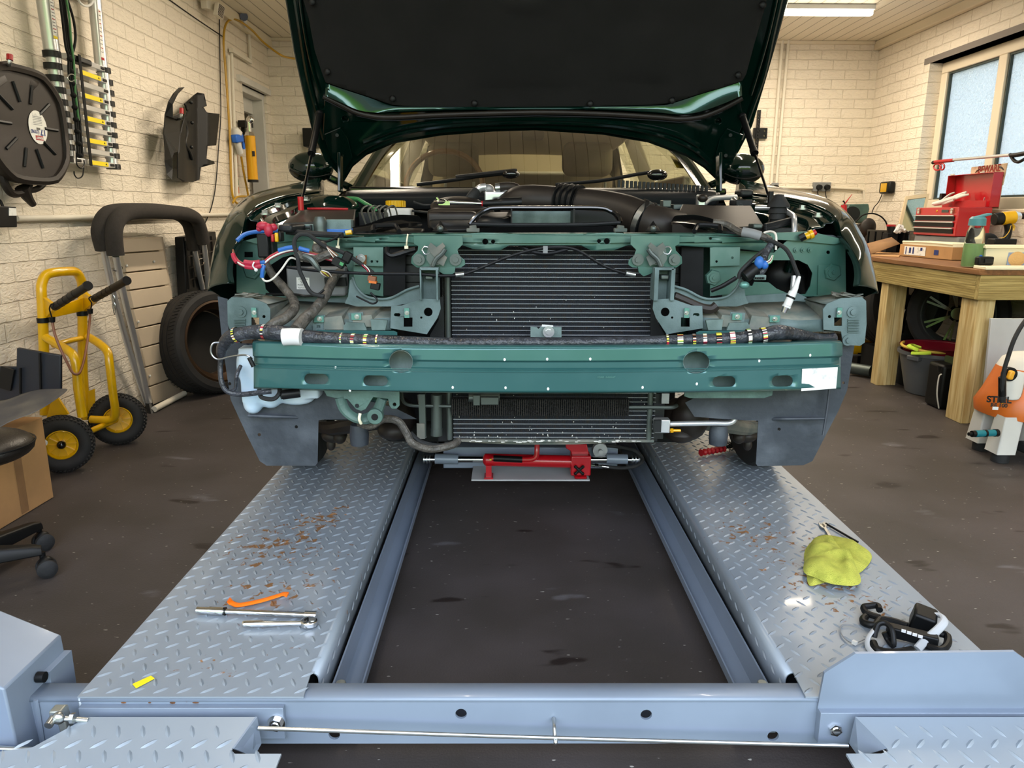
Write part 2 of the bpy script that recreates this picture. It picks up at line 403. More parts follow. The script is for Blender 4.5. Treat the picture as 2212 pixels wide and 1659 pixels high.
# left wall with doorway near the back
dY0, dY1, dZ = 5.05, 6.95, 1.93
p_ = onx(522, 170, XL); dY0 = p_.y; dZ = onx(522, 180, XL).z
p_ = onx(608, 212, XL); dY1 = min(p_.y, YB-.12)
lw = MB().sheet([(YF, 0), (YB, 0), (YB, CEIL), (YF, CEIL)], [[(dY0, .001), (dY1, .001), (dY1, dZ), (dY0, dZ)]] if 0 else [], lambda u, v: V(XL, u, v))
lw = MB().box(XL-.25, XL, YF, dY0, 0, CEIL).box(XL-.25, XL, dY1, YB+.1, 0, CEIL).box(XL-.25, XL, dY0, dY1, dZ, CEIL)
st(lw.build('wall_left', M['wall_y'], flat=True))
MB().box(XL-.95, XL-.9, dY0-.5, dY1+.6, 0, CEIL)
st(MB().box(XL-1.3, XL-1.25, dY0-.6, dY1+.9, 0, CEIL).box(XL-1.3, XL-.25, dY1+.35, dY1+.4, 0, CEIL).box(XL-1.3, XL-.25, dY0-.6, dY0-.55, 0, CEIL).box(XL-1.3, XL-.25, dY0-.6, dY1+.4, dZ+.35, dZ+.4).build('wall_passage', M['wall_x'], flat=True))
st(MB().box(XL-1.3, XL-.1, dY0-.6, dY1+.4, -.05, 0).build('floor_passage', M['floor'], flat=True))
df = MB().box(XL-.16, XL-.02, dY0, dY0+.05, 0, dZ).box(XL-.16, XL-.02, dY1-.05, dY1, 0, dZ).box(XL-.16, XL-.02, dY0+.05, dY1-.05, dZ-.05, dZ).box(XL-.15, XL-.11, dY0+.05, dY1-.05, dZ-.17, dZ-.05).build('door_1', M['offwhite'], bevel=.004)
st(df)
st(MB().box(XL-.03, XL+.035, dY0-.12, dY1+.04, dZ+.0, dZ+.05).build('trim_1', M['offwhite'], bevel=.003))
# back wall, right wall with window
st(MB().box(XL-.25, XR+.3, YB, YB+.15, 0, CEIL).build('wall_back', M['wall_x'], flat=True))
wz1 = onx(2024, 140, XR).z+.03
wz0 = 1.17; wY1 = onx(1992, 300, XR).y+.02; wY0 = wY1-2.35
rw = MB().box(XR, XR+.22, YF, wY0, 0, CEIL).box(XR, XR+.22, wY1, YB+.15, 0, CEIL).box(XR, XR+.22, wY0, wY1, 0, wz0).box(XR, XR+.22, wY0, wY1, wz1, CEIL)
st(rw.build('wall_right', M['wall_y'], flat=True))
st(MB().box(XL-.25, XR+.25, YF, YB+.15, CEIL, CEIL+.1).build('ceiling', M['ceilboard'], flat=True))
# cornices
A('cornice', '#d8cdb6', .6)
st(MB().box(XR-.05, XR, YF, YB, CEIL-.075, CEIL).build('trim_2', M['cornice'], bevel=.01))
st(MB().box(XL, XR-.05, YB-.03, YB, CEIL-.03, CEIL).build('trim_3', M['cornice'], bevel=.006))
st(MB().box(XL, XL+.05, YF, YB, CEIL-.09, CEIL).build('trim_4', M['cornice'], bevel=.01))
# boxed-in ledge high on the left wall
# window
glass = mk('frosted', '#dfe8ea', .45); t = glass.node_tree; b = t.nodes['Principled BSDF']
trn = t.nodes.new('ShaderNodeBsdfTranslucent'); trn.inputs[0].default_value = (.62, .655, .66, 1)
gl = t.nodes.new('ShaderNodeBsdfGlossy'); gl.inputs['Roughness'].default_value = .25; mxs = t.nodes.new('ShaderNodeMixShader'); mxs.inputs[0].default_value = .12
tcg = t.nodes.new('ShaderNodeTexCoord'); ng = t.nodes.new('ShaderNodeTexNoise'); ng.inputs['Scale'].default_value = 55; ng.inputs['Detail'].default_value = 3; t.links.new(tcg.outputs['Object'], ng.inputs['Vector'])
bg_ = t.nodes.new('ShaderNodeBump'); bg_.inputs['Strength'].default_value = 1; bg_.inputs['Distance'].default_value = .02; t.links.new(ng.outputs['Fac'], bg_.inputs['Height'])
t.links.new(bg_.outputs[0], trn.inputs['Normal']); t.links.new(bg_.outputs[0], gl.inputs['Normal'])
t.links.new(trn.outputs[0], mxs.inputs[1]); t.links.new(gl.outputs[0], mxs.inputs[2]); t.links.new(mxs.outputs[0], t.nodes['Material Output'].inputs[0])
xi = XR+.13
A('upvc', '#dccfb8', .45); A('gasket', '#3b443f', .7); A('lintel', '#77706a', .7)
panes = [(wY0, wY1-1.36), (wY1-1.36, wY1-.68), (wY1-.68, wY1)]
ym = wY1-.62
mid = onx(2165, 200, XR+.13).y
bays = [(mid, wY1), (wY0, mid)]
wf = MB().box(xi-.03, xi+.05, wY0, wY1, wz1-.08, wz1).box(xi-.03, xi+.05, wY0, wY1, wz0, wz0+.08).box(xi-.03, xi+.05, wY1-.08, wY1, wz0+.08, wz1-.08).box(xi-.03, xi+.05, mid-.045, mid+.045, wz0+.08, wz1-.08).box(xi-.03, xi+.05, wY0, wY0+.07, wz0+.08, wz1-.08)
wfo = st(wf.build('window_1', M['upvc'], bevel=.006))
for a, c in ((mid+.045, wY1-.08), (wY0+.07, mid-.045)):
    o = MB().box(xi+.008, xi+.014, a+.012, c-.012, wz0+.092, wz1-.092).build('pane', glass, wfo)
    MB().box(xi-.012, xi+.02, a, a+.014, wz0+.08, wz1-.08).box(xi-.012, xi+.02, c-.014, c, wz0+.08, wz1-.08).box(xi-.012, xi+.02, a+.014, c-.014, wz0+.08, wz0+.094).box(xi-.012, xi+.02, a+.014, c-.014, wz1-.094, wz1-.08).build('gasket', M['gasket'], wfo)
st(MB().box(XR-.005, XR+.2, wY0-.1, wY1+.08, wz1, wz1+.045).build('trim_5', M['lintel']))
st(MB().box(XR-.05, XR+.1, wY0-.05, wY1+.05, wz0-.025, wz0).build('trim_6', M['upvc'], bevel=.006))
# light battens
A('tube_white', '#f3ead6', .5)
lampe = emat('lit_diffuser', (1.0, .88, .66, 1), 9)
for i, ((lx, ly), ax, L) in enumerate(LAMPS):
    lab = ['ceiling batten light behind the raised bonnet', 'lit white batten light on the ceiling over the right rear corner', 'batten light on the ceiling above the left side of the car', 'batten light on the ceiling above the workbench', 'batten light on the ceiling above the yellow hand truck', 'batten light on the ceiling above the bonnet'][i]
    tt = thing('batten_light', lab, 'ceiling light', (lx, ly, CEIL), group='ceiling batten lights')
    hx, hy = (L/2, .03) if ax == 'x' else (.03, L/2)
    MB().box(lx-hx-.01, lx+hx+.01, ly-hy, ly+hy, CEIL-.035, CEIL-.001).build('housing', M['white'], tt, bevel=.004)
    MB().box(lx-hx, lx+hx, ly-hy+.004, ly+hy-.004, CEIL-.075, CEIL-.036).build('diffuser', lampe, tt, bevel=.012)
# loft hatch panel on ceiling, beyond the batten light
lhx = at(1700, 0, 5).x
# ================================================================ car lift
XC = .10; ZR = .17
def treadmat(name, spotsl):
    m = mk(name, '#909aa4', .36, .35, coat=.1, spec=.6); t = m.node_tree; b = t.nodes['Principled BSDF']; L = t.links.new
    tc = t.nodes.new('ShaderNodeTexCoord'); n = t.nodes.new('ShaderNodeTexNoise'); n.inputs['Scale'].default_value = 44; n.inputs['Detail'].default_value = 7; n.inputs['Distortion'].default_value = .6
    L(tc.outputs['Object'], n.inputs['Vector']); acc = None
    for (x, y, r, s) in spotsl:
        d = t.nodes.new('ShaderNodeVectorMath'); d.operation = 'DISTANCE'; L(tc.outputs['Object'], d.inputs[0]); d.inputs[1].default_value = (x, y, .17)
        q = t.nodes.new('ShaderNodeMapRange'); q.interpolation_type = 'SMOOTHSTEP'; q.inputs[1].default_value = 0; q.inputs[2].default_value = r; q.inputs[3].default_value = s; q.inputs[4].default_value = 0; L(d.outputs['Value'], q.inputs[0])
        if acc is None: acc = q.outputs[0]
        else:
            a = t.nodes.new('ShaderNodeMath'); a.operation = 'MAXIMUM'; L(acc, a.inputs[0]); L(q.outputs[0], a.inputs[1]); acc = a.outputs[0]
    a = t.nodes.new('ShaderNodeMath'); a.operation = 'ADD'; L(n.outputs['Fac'], a.inputs[0]); L(acc, a.inputs[1])
    g = t.nodes.new('ShaderNodeMapRange'); g.inputs[1].default_value = .735; g.inputs[2].default_value = .79; L(a.outputs[0], g.inputs[0])
    n3 = t.nodes.new('ShaderNodeTexNoise'); n3.inputs['Scale'].default_value = 70; L(tc.outputs['Object'], n3.inputs['Vector'])
    rc = t.nodes.new('ShaderNodeMix'); rc.data_type = 'RGBA'; rc.inputs[6].default_value = s2l('#936434'); rc.inputs[7].default_value = s2l('#60452c'); L(n3.outputs['Fac'], rc.inputs[0])
    x = t.nodes.new('ShaderNodeMix'); x.data_type = 'RGBA'; L(g.outputs[0], x.inputs[0]); x.inputs[6].default_value = s2l('#909aa4'); L(rc.outputs[2], x.inputs[7])
    n4 = t.nodes.new('ShaderNodeTexNoise'); n4.inputs['Scale'].default_value = 4; n4.inputs['Detail'].default_value = 5; L(tc.outputs['Object'], n4.inputs['Vector'])
    h = t.nodes.new('ShaderNodeMapRange'); h.inputs[1].default_value = .4; h.inputs[2].default_value = .7; h.inputs[3].default_value = .3; h.inputs[4].default_value = .48; L(n4.outputs['Fac'], h.inputs[0])
    mxr = t.nodes.new('ShaderNodeMix'); L(g.outputs[0], mxr.inputs[0]); L(h.outputs[0], mxr.inputs[2]); mxr.inputs[3].default_value = .8
    L(mxr.outputs[0], b.inputs['Roughness']); L(x.outputs[2], b.inputs['Base Color'])
    inv = t.nodes.new('ShaderNodeMapRange'); inv.inputs[3].default_value = .25; inv.inputs[4].default_value = 0; L(g.outputs[0], inv.inputs[0]); L(inv.outputs[0], b.inputs['Metallic'])
    M[name] = m; return m
treadmat('tread_left', [(-.66, 2.05, .35, .20), (-.60, 2.22, .16, .29), (-.60, 1.75, .3, .17), (-.55, 2.35, .12, .2), (-.6, 1.5, .25, .12), (-.7, 1.95, .15, .22)])
treadmat('tread_right', [(.78, 2.1, .3, .18), (.90, 1.72, .22, .2), (.82, 1.85, .2, .19), (.78, 2.3, .2, .14), (1.0, 1.6, .2, .1)])
treadmat('tread_plain', [(-.42, 1.25, .12, .10), (.95, 1.2, .1, .08)])
lift = thing('car_lift', 'grey-blue four-post car lift lowered to the floor, with two diamond plate runways', 'car lift', (XC, 1.35, 0))
def lug(mb, x, y, ang, z, L=.0165, W=.0050, Hh=.0027, mp=None):
    c, s = math.cos(ang), math.sin(ang); pts = []
    for u, v in ((-L, 0), (-L*.45, -W*.85), (L*.45, -W*.85), (L, 0), (L*.45, W*.85), (-L*.45, W*.85)):
        pts.append((x+u*c-v*s, y+u*s+v*c, z))
    top = [(x+u*c, y+u*s, z+Hh) for u in (-L*.5, L*.5)]
    if mp: pts = [mp(*p) for p in pts]; top = [mp(*p) for p in top]
    mb.add(pts+top, [(0, 1, 6), (1, 2, 7, 6), (2, 3, 7), (3, 4, 7), (4, 5, 6, 7), (5, 0, 6)])
def lugs(mb, x0, x1, y0, y1, z, px=.048, py=.054, mp=None, inside=None):
    j = 0; y = y0+.012
    while y < y1-.008:
        x = x0+(.012 if j % 2 == 0 else .012+px/2)
        while x < x1-.008:
            if inside is None or inside(x, y): lug(mb, x, y, math.radians(38 if j % 2 == 0 else 118), z, mp=mp)
            x += px
        y += py/2; j += 1
def runway(side):
    # side -1 left, +1 right ; inner edge towards centre
    if side < 0: xo, xi = -.870, -.400
    else: xo, xi = 1.075, .600
    s = 1 if xi > xo else -1
    y0, y1 = 1.327, 6.6
    prof = [(xo, ZR-.06), (xo, ZR-.004), (xo+s*.004, ZR)]
    for k in range(6): a = PI/2*k/5; prof.append((xi-s*.018+s*.018*math.sin(a), ZR-.018+.018*math.cos(a)))
    prof.append((xi+s*.002, ZR-.085))
    rows = []
    ys = [y0]+rng(1.7, y1, .7)+[y1]
    for y in ys:
        rows.append([V(x, y, z) for x, z in prof])
    # front: plate tongue - cut slanted at the inner corner, fold starts further back
    mb = MB()
    pf2 = prof[3:]
    MB().loft([[V(x, y, z) for x, z in pf2] for y in [1.41]+ys[1:]]).build('runway_side', M['tread_left' if side < 0 else 'tread_right'], lift, solid=.004, ang=50, face=V(-s*-1, 0, .3))
    MB().loft([[V(x, y, z) for x, z in prof[:2]] for y in (y0, y1)]).build('runway_side', M['tread_left' if side < 0 else 'tread_right'], lift, solid=.004, face=V(-s, 0, .1))
    mb.add([V(xo, y0, ZR), V(xi-s*.012, y0, ZR), V(xi-s*.018, 1.41, ZR), V(xo, 1.41, ZR), V(xi-s*.018, y1, ZR), V(xo, y1, ZR)], [(0, 1, 2, 3), (3, 2, 4, 5)])
    o = mb.build('runway', M['tread_left' if side < 0 else 'tread_right'], lift, solid=.004, flat=True, face=V(0, 0, 1))
    g = MB(); a, b_ = min(xo, xi), max(xo, xi)
    lugs(g, a+.004 if side < 0 else a+.014, b_-.012, 1.335, 4.3, ZR)
    # lugs on the rolled inner fold
    k = 0
    y = 1.42
    while y < 4.2:
        lug(g, 0, 0, 0, 0, mp=lambda p, q, r, y=y: V(xi+s*.0015+s*r, y+p*.9, ZR-.035+q+p*.35)); y += .054
    g.build('tread_pattern', M['tread_left' if side < 0 else 'tread_right'], o, ang=20)
    # side rail: angle section along the inside
    xr = xi+s*.012; w_ = .052*s
    r = MB(); pf = [(xr, .105), (xr+s*.004, .105), (xr+s*.006, .045), (xr+w_-s*.004, .034), (xr+w_-s*.004, .05), (xr+w_, .05), (xr+w_, .028), (xr, .028)]
    r.loft([[V(x, y, z) for x, z in pf] for y in (1.40, 6.6)], close=True)
    r.add([V(x, 1.40, z) for x, z in pf], [tuple(range(8))])
    rr = r.build('side_rail', M['grey_blue'], lift)
    MB().cyl((xr+w_*.55, 1.425, .03), (xr+w_*.55, 1.425, .135), .011, n=14).build('locating_pin', M['zinc'], lift, bevel=.002)
    # black panel painted for the shade inside the runway end
    MB().box(min(xi-s*.06, xi-s*.02), max(xi-s*.06, xi-s*.02), 1.44, 1.45, .03, ZR-.006).build('end_shade_panel', M['black_matte'], lift)
runway(-1); runway(1)
# crossbeam (near end) with holes
fz0, fz1 = .078, .163
hl = [onp(996, 1542, (0, 1.33, 0), V(0, 1, 0)), onp(1396, 1544, (0, 1.33, 0), V(0, 1, 0)), onp(722, 1587, (0, 1.33, 0), V(0, 1, 0)), onp(1670, 1590, (0, 1.33, 0), V(0, 1, 0))]
holes = [circ(h.x, h.z, .0118) for h in hl]
fz0 = at(1180, 1606, 1.33).z
cb = MB(); cb.sheet([(-.985, fz0), (1.25, fz0), (1.25, fz1-.006), (-.985, fz1-.006)], holes, lambda u, v: V(u, 1.33, v))
beamo = cb.build('crossbeam', M['grey_blue'], lift, solid=.006, flat=True)
cb = MB(); pf = [(1.33, fz1-.006), (1.3315, fz1-.002), (1.335, fz1), (1.3745, fz1), (1.378, fz1-.004), (1.378, fz0)]
cb.loft([[V(x, y, z) for y, z in pf] for x in (-.985, 1.25)]).build('beam_top', M['grey_blue'], lift, solid=.004)
MB().tube([V(-.955, 1.328, z) for z in (fz0, fz0+.02, fz0+.05, fz1)], .005, n=6).build('weld_seam', M['grey_blue'], lift)
for i in range(7):
    pass
# hinge brackets bolted to the beam
a0 = at(172, 1524, 1.322); a1 = at(618, 1592, 1.322)
MB().box(a0.x, a1.x, 1.316, 1.3295, a1.z, a0.z-.002).build('hinge_bracket', M['grey_blue'], lift, bevel=.001)
b0 = at(1770, 1535, 1.318); b1 = at(1769, 1600, 1.318)
MB().box(b0.x, 1.3, 1.310, 1.3295, b1.z, b0.z).build('hinge_bracket', M['grey_blue'], lift, bevel=.001)
for px, py in ((597, 1562), (1802, 1572)):
    c = at(px, py, 1.314); k = MB().cyl(c+V(0, .004, 0), c+V(0, -.010, 0), .0135, n=6).cyl(c+V(0, -.010, 0), c+V(0, -.012, 0), .009, .007, n=16).cyl(c+V(0, .005, 0), c+V(0, -.001, 0), .018, n=20)
    k.build('hinge_nut', M['chrome'], lift)
# ramps
def ramp(px0, px1, py, name, gx):
    A0 = at(px0, py, 1.292); A1 = at(px1, py, 1.292)
    z0 = (A0.z+A1.z)/2; sl = .22
    fn = lambda x, y, r=0: V(x, y, z0-(1.292-y)*sl+r)
    if gx > 0:   # left ramp: gusset at its right end
        pl = [(A0.x, 1.292), (A1.x, 1.292), (A1.x-.022, 1.222), (A1.x-.019, 1.214), (A1.x-.012, 1.211), (A1.x+.075, 1.211), (A1.x+.055, .93), (A0.x-.24, .93), (A0.x-.16, 1.211), (A0.x-.07, 1.225)]
    else:
        pl = [(A0.x, 1.292), (A1.x, 1.292), (A1.x+.01, .93), (A0.x-.02, .93), (A0.x-.053, 1.211), (A0.x+.014, 1.211), (A0.x+.030, 1.216), (A0.x+.030, 1.224)]
    o = MB().sheet(pl, (), lambda u, v: fn(u, v), cv=(1.22,)).build('ramp', M['tread_plain'], lift, solid=.005, flat=True, face=V(0, 0, 1))
    g = MB()
    def ins(x, y):
        if gx > 0: return A0.x-.16+((y-1.211)/.081*.16 if y > 1.211 else 0)+.02 < x < (A1.x-.03 if y > 1.205 else A1.x+.05)
        return (A0.x+.04 if y > 1.205 else A0.x-.03) < x < A1.x
    lugs(g, A0.x-.2, A1.x+.1, .95, 1.285, 0, mp=lambda x, y, r: fn(x, y, r), inside=ins); g.build('tread_pattern', M['tread_plain'], o, ang=20)
    xe = A1.x if gx > 0 else A0.x
    G = MB().prism([V(xe, 1.293, z0), V(xe+(-.022 if gx > 0 else .03), 1.222, z0-.0155), V(xe+(.002 if gx > 0 else -.004), 1.255, z0-.062), V(xe+(.004 if gx > 0 else -.006), 1.293, z0-.062)], (.004, 0, 0))
    G.build('ramp_gusset', M['grey_blue'], lift)
ramp(190, 551, 1549, 'ramp', 1)
ramp(1848, 2240, 1549, 'ramp', -1)
# wheel stop plate at the right
sp_ = [(1764, 1541), (1781, 1454), (1848, 1412), (2192, 1408), (2250, 1450), (2256, 1541)]
P0 = V(.7, 1.322, .17); nS = V(0, 1, .12).normalized()
MB().sheet(sp_, (), lambda u, v: onp(u, v, P0, nS)).build('wheel_stop_plate', M['grey_blue'], lift, solid=.006, flat=True)
# left post foot
q = MB().prism([V(-1.32, 1.27, .395), V(-.972, 1.27, .228), V(-.960, 1.27, 0), V(-1.32, 1.27, 0)], (0, .19, 0))
q.build('post', M['grey_blue'], lift, bevel=.004)
c = V(-.968, 1.36, .192)
MB().cyl(c, c+V(.016, 0, 0), .011, n=14).cyl(c+V(.016, 0, 0), c+V(.0162, 0, 0), .005, n=6).build('post_bolt', M['black'], lift)
MB().box(-.995, -.955, 1.38, 1.46, .0, .19).build('post_flange', M['grey_blue'], lift)
# link with ball joint, pull rods
c = at(137, 1560, 1.298)
lk_ = MB().obox(c+V(.004, 0, -.004), (.017, .022, .075), Euler((0, -.12, 0))).obox(c+V(-.004, -.004, .028), (.024, .024, .016), Euler((0, 0, 0)))
lk_.build('link_arm', M['zinc'], lift, bevel=.003)
e0 = at(122, 1551, 1.275); e1 = at(190, 1556, 1.285)
MB().cyl(e0, e1, .0055, n=12).cyl(e0+V(.028, 0, 0), e0+V(.036, 0, 0), .010, n=6).ell(e0+V(.004, 0, 0), (.013, .010, .013)).cyl(e0+V(-.006, 0, .0), e0+V(-.006, -.018, -.004), .008, n=12).build('rod_end', M['steel'], lift)
e0 = at(0, 1612, 1.26); e1 = at(126, 1622, 1.26)
MB().cyl(e0-V(.1, 0, 0), e1, .0055, n=12).cyl(e1-V(.03, 0, 0), e1-V(.006, 0, 0), .0095, n=12).cyl(e1-V(.036, 0, 0), e1-V(.030, 0, 0), .0105, n=6).build('pull_rod', M['steel'], lift)
r0 = at(558, 1573, 1.285); r1 = at(1832, 1611, 1.285)
MB().tube([r0, (r0+r1)/2+V(0, 0, -.002), r1], .0042, n=10, k=8).build('release_rod', M['steel'], lift)
h0 = at(1196, 1552, 1.328); h1 = at(1200, 1602, 1.282)
MB().tube([h0, h0+V(0, -.02, -.004), h0+V(.001, -.034, -.018), h1+V(0, -.004, .004), h1+V(0, .001, -.004), h1+V(0, .007, 0)], .0038, n=10).build('rod_guide_hook', M['steel'], lift)
# paint chips on beam front as rusty scuffs
for i in range(9):
    px = 246+i*26+random.uniform(-6, 6); c = at(px, 1514+(i % 2)*4, 1.3295)
    MB().ell(c, (random.uniform(.003, .008), .0006, random.uniform(.0015, .003)), n=8, m=4).build('rust_chip', M['rust'], beamo)
# ---- other end beam far behind
MB().box(-.985, 1.25, 6.6, 6.66, .07, .165).build('crossbeam', M['grey_blue'], lift)
for x in (-1.1, 1.3):
    if x > 0: MB().box(x-.06, x+.06, 6.55, 6.7, 0, .3).build('post', M['grey_blue'], lift)
# ================================================================ jack tray with hydraulic pump
jt = thing('jack_beam', 'grey jacking beam with steel end rollers and tray, spanning the runways below the radiator', 'jack beam', (XC, 2.9, 0))
jp = 2.88
L0 = at(915, 992, jp); R0 = at(1378, 993, jp)
MB().cyl(L0, R0, .0125, n=18).build('slide_tube', M['chrome'], jt)
for p, q in ((940, 990), (1310, 1355)):
    a = at(p, 991, jp); b_ = at(q, 992, jp); MB().cyl(a, b_, .021, n=20).build('collar', M['grey_blue'], jt)
for p in (915, 921, 927, 1364, 1371, 1378):
    a = at(p, 992, jp); MB().cyl(a, a+V(.006, 0, 0), .0175, n=18).build('roller_ring', M['steel'], jt)
t0 = at(1018, 1036, jp-.10); t1 = at(1274, 1038, jp-.10)
MB().box(t0.x, t1.x, jp-.10, jp+.06, t0.z-.006, t0.z).build('tray', M['lightgrey'], jt, bevel=.001)
MB().box(at(960, 985, jp+.12).x, at(1330, 985, jp+.12).x, jp+.06, jp+.16, t0.z-.01, at(1100, 960, jp+.1).z).build('beam_body', M['grey_blue'], jt, bevel=.004)
cc = at(1296, 972, jp+.03); MB().cyl(cc+V(0, .02, 0), cc+V(0, -.01, 0), .030, n=28).cyl(cc+V(0, -.01, 0), cc+V(0, -.03, 0), .009, n=14).build('pulley', M['lightgrey'], jt)
hp = thing('hydraulic_pump', 'red hand hydraulic pump with black grip standing on the jacking beam tray', 'hydraulic pump', (XC, 2.85, t0.z))
jq = jp-.06; zt = t0.z
a = at(1050, 993, jq); b_ = at(1232, 997, jq)
MB().cyl(a, b_, .025, n=24).ell(a, (.014, .025, .025)).cyl(b_, b_+V(.012, 0, 0), .030, n=24).build('cylinder_body', M['red'], hp)
h = at(1155, 985, jq-.03)
MB().tube([at(1062, 990, jq-.034), at(1110, 992, jq-.034), at(1146, 992, jq-.034), at(1158, 986, jq-.034), at(1160, 972, jq-.03), at(1160, 957, jq-.02)], .0105, n=10).build('pump_handle', M['red'], hp)
MB().cyl(at(1066, 990, jq-.036), at(1128, 993, jq-.036), .0125, n=14).build('handle_grip', M['black'], hp)
MB().box(at(1050, 1010, jq).x, at(1062, 1010, jq).x, jq-.03, jq+.02, zt, a.z-.015).obox((at(1056, 1010, jq).x, jq-.01, zt+.004), (.035, .06, .006)).build('foot', M['red'], hp)
x0 = at(1232, 1000, jq).x; x1 = at(1275, 1000, jq).x
MB().box(x0, x1, jq-.03, jq+.035, zt+.012, at(1240, 980, jq).z).obox(((x0+x1)/2, jq, zt+.006), (.05, .08, .01)).build('valve_block', M['red'], hp, bevel=.006)
MB().prism([at(1222, 958, jq), at(1268, 960, jq), at(1276, 1000, jq), at(1238, 1000, jq), at(1233, 975, jq), at(1222, 968, jq)], (0, .022, 0)).build('lever_housing', M['red'], hp, bevel=.003)
c = at(1251, 1016, jq-.04); m = MB().cyl(c, c+V(0, .02, 0), .008, n=10)
for i in range(4):
    t = PI/4+i*PI/2; m.cyl(c, c+V(.020*math.cos(t), 0, .020*math.sin(t)), .0055, n=8).ell(c+V(.020*math.cos(t), 0, .020*math.sin(t)), .007, n=8, m=6)
m.build('release_knob', M['black'], hp)
MB().cyl(at(1276, 1004, jq), at(1316, 1009, jq), .006, n=10).cyl(at(1284, 1005, jq), at(1292, 1006, jq), .009, n=6).cyl(at(1300, 1007, jq), at(1314, 1009, jq), .008, n=12).build('hose_fitting', M['chrome'], hp)
MB().tube([at(1316, 1009, jq), at(1345, 1011, jq), at(1375, 1006, jp-.06), at(1388, 992, jp-.03), at(1372, 974, jp+.0), at(1340, 966, jp+.03), at(1310, 962, jp+.05)], .0075, n=10, k=8).build('hose', M['rubber'], hp)
MB().box(at(1058, 985, jq).x, at(1120, 985, jq).x, jq-.0265, jq-.0255, a.z+.006, a.z+.012).build('warning_label', M['yellow_label'], hp)
# ================================================================ tools lying on the runways
Z1 = ZR+.002
def gp(px, py, z=Z1): return onz(px, py, z)
# orange trim tool
o_ = thing('trim_tool', 'bright orange plastic pry tool lying on the left runway', 'trim removal tool', gp(558, 1296))
P = [gp(494, 1297, Z1+.016), gp(500, 1303, Z1+.006), gp(514, 1308, Z1+.004), gp(540, 1304, Z1+.004), gp(570, 1297, Z1+.004), gp(600, 1288, Z1+.004), gp(612, 1284, Z1+.007), gp(622, 1286, Z1+.012)]
PP = catmull(P, 4); rows = []
for i, p in enumerate(PP):
    f = i/(len(PP)-1); wd = .0085 if .12 < f < .92 else .0105
    rows.append([p+V(0, -wd, 0), p+V(0, -wd, .003), p+V(0, -wd+.003, .004), p+V(0, wd-.003, .004), p+V(0, wd, .003), p+V(0, wd, 0)])
MB().loft(rows, close=True).add(rows[0], [tuple(range(6))]).add(rows[-1], [tuple(range(6))]).build('handle', M['orange_tool'], o_, ang=50)
# extension bar / torque wrench
w1 = thing('torque_wrench', 'long slim chrome wrench, the upper of the two on the left runway', 'wrench', gp(555, 1325))
a = gp(426, 1318, Z1+.010); b_ = gp(684, 1329, Z1+.010); d = (b_-a)
MB().cyl(a, a+d*.10, .0085, n=18).cyl(a+d*.10, a+d*.115, .010, n=18).cyl(a+d*.115, a+d*.225, .0098, n=18).cyl(a+d*.225, a+d*.24, .007, n=18).build('grip', M['chrome'], w1)
MB().cyl(a+d*.24, a+d*.92, .0065, n=18).build('shaft', M['chrome'], w1)
MB().cyl(a+d*.905, a+d, .0098, n=18).cyl(a+d*.995, a+d*1.001, .006, n=6).build('socket', M['chrome'], w1)
MB().cyl(a+d*.235, a+d*.24, .0102, n=18).build('lock_ring', M['black'], w1)
w2 = thing('ratchet_handle', 'short chrome ratchet with round head, the lower of the two on the left runway', 'ratchet', gp(600, 1348))
a = gp(524, 1348, Z1+.009); b_ = gp(662, 1346, Z1+.010); d = b_-a
MB().tube([a, a+d*.03, a+d*.3, a+d*.5, a+d*.85, b_], [.004, .008, .0085, .007, .0062, .007], n=16, k=5).build('grip', M['chrome'], w2)
c = gp(669, 1347, Z1+.006)
hm = MB(); pr_ = []
for i in range(28):
    t = 2*PI*i/28; r = .0185*(1+.18*max(0, -math.cos(t))); pr_.append((c.x+r*math.cos(t), c.y+r*.95*math.sin(t), Z1+.001))
hm.prism(pr_, (0, 0, .015)).build('ratchet_head', M['chrome'], w2, bevel=.003)
MB().cyl((c.x+.007, c.y, Z1+.0162), (c.x+.007, c.y, Z1+.0172), .0072, n=20).build('release_button', M['steel'], w2)
MB().obox((c.x-.007, c.y-.001, Z1+.0185), (.011, .0035, .004), Euler((0, 0, .9))).cyl((c.x-.007, c.y, Z1+.016), (c.x-.007, c.y, Z1+.0185), .004, n=10).build('direction_lever', M['black'], w2)
# yellow tape
ty = MB().prism([gp(286, 1478, Z1), gp(326, 1460, Z1), gp(334, 1466, Z1), gp(294, 1487, Z1)], (0, 0, .0008)).build('tape_strip', M['yellow_label'])
tag(ty, 'small yellow strip of tape stuck near the end of the left runway', 'tape')
# yellow cloth
def blob(px_out, h, seed, cen, zb=Z1):
    out = [gp(*p, zb) for p in px_out]; c = gp(*cen, zb); n = len(out); rings = 7; rows = []
    pts = catmull(out, 4, closed=True)
    for k in range(rings+1):
        f = 1-k/rings; row = []
        for i, p in enumerate(pts):
            q = c+(p-c)*f; e = math.sqrt(max(0, 1-f**4))
            fd = abs(((q.x-c.x)*.75+(q.y-c.y)*.66)+.012*math.sin(q.x*60+seed)); fd2 = abs((q.x-c.x)*.9-(q.y-c.y)*.35-.045)
            z = zb+.0015+h*e*(.45+.9*max(0, mnoise.noise(V(q.x*17+seed, q.y*17, seed))+.35)+.55*math.exp(-(fd/.012)**2)+.5*math.exp(-(fd2/.010)**2)) if k else zb+.001
            row.append(V(q.x, q.y, z))
        rows.append(row)
    return rows
cl = thing('microfibre_cloth', 'crumpled bright yellow-green microfibre cloth on the right runway', 'cloth', gp(1800, 1220))
r1 = blob([(1742, 1240), (1746, 1262), (1757, 1266), (1800, 1254), (1855, 1240), (1884, 1205), (1862, 1180), (1810, 1160), (1772, 1158), (1738, 1190)], .02, 1.3, (1805, 1210))
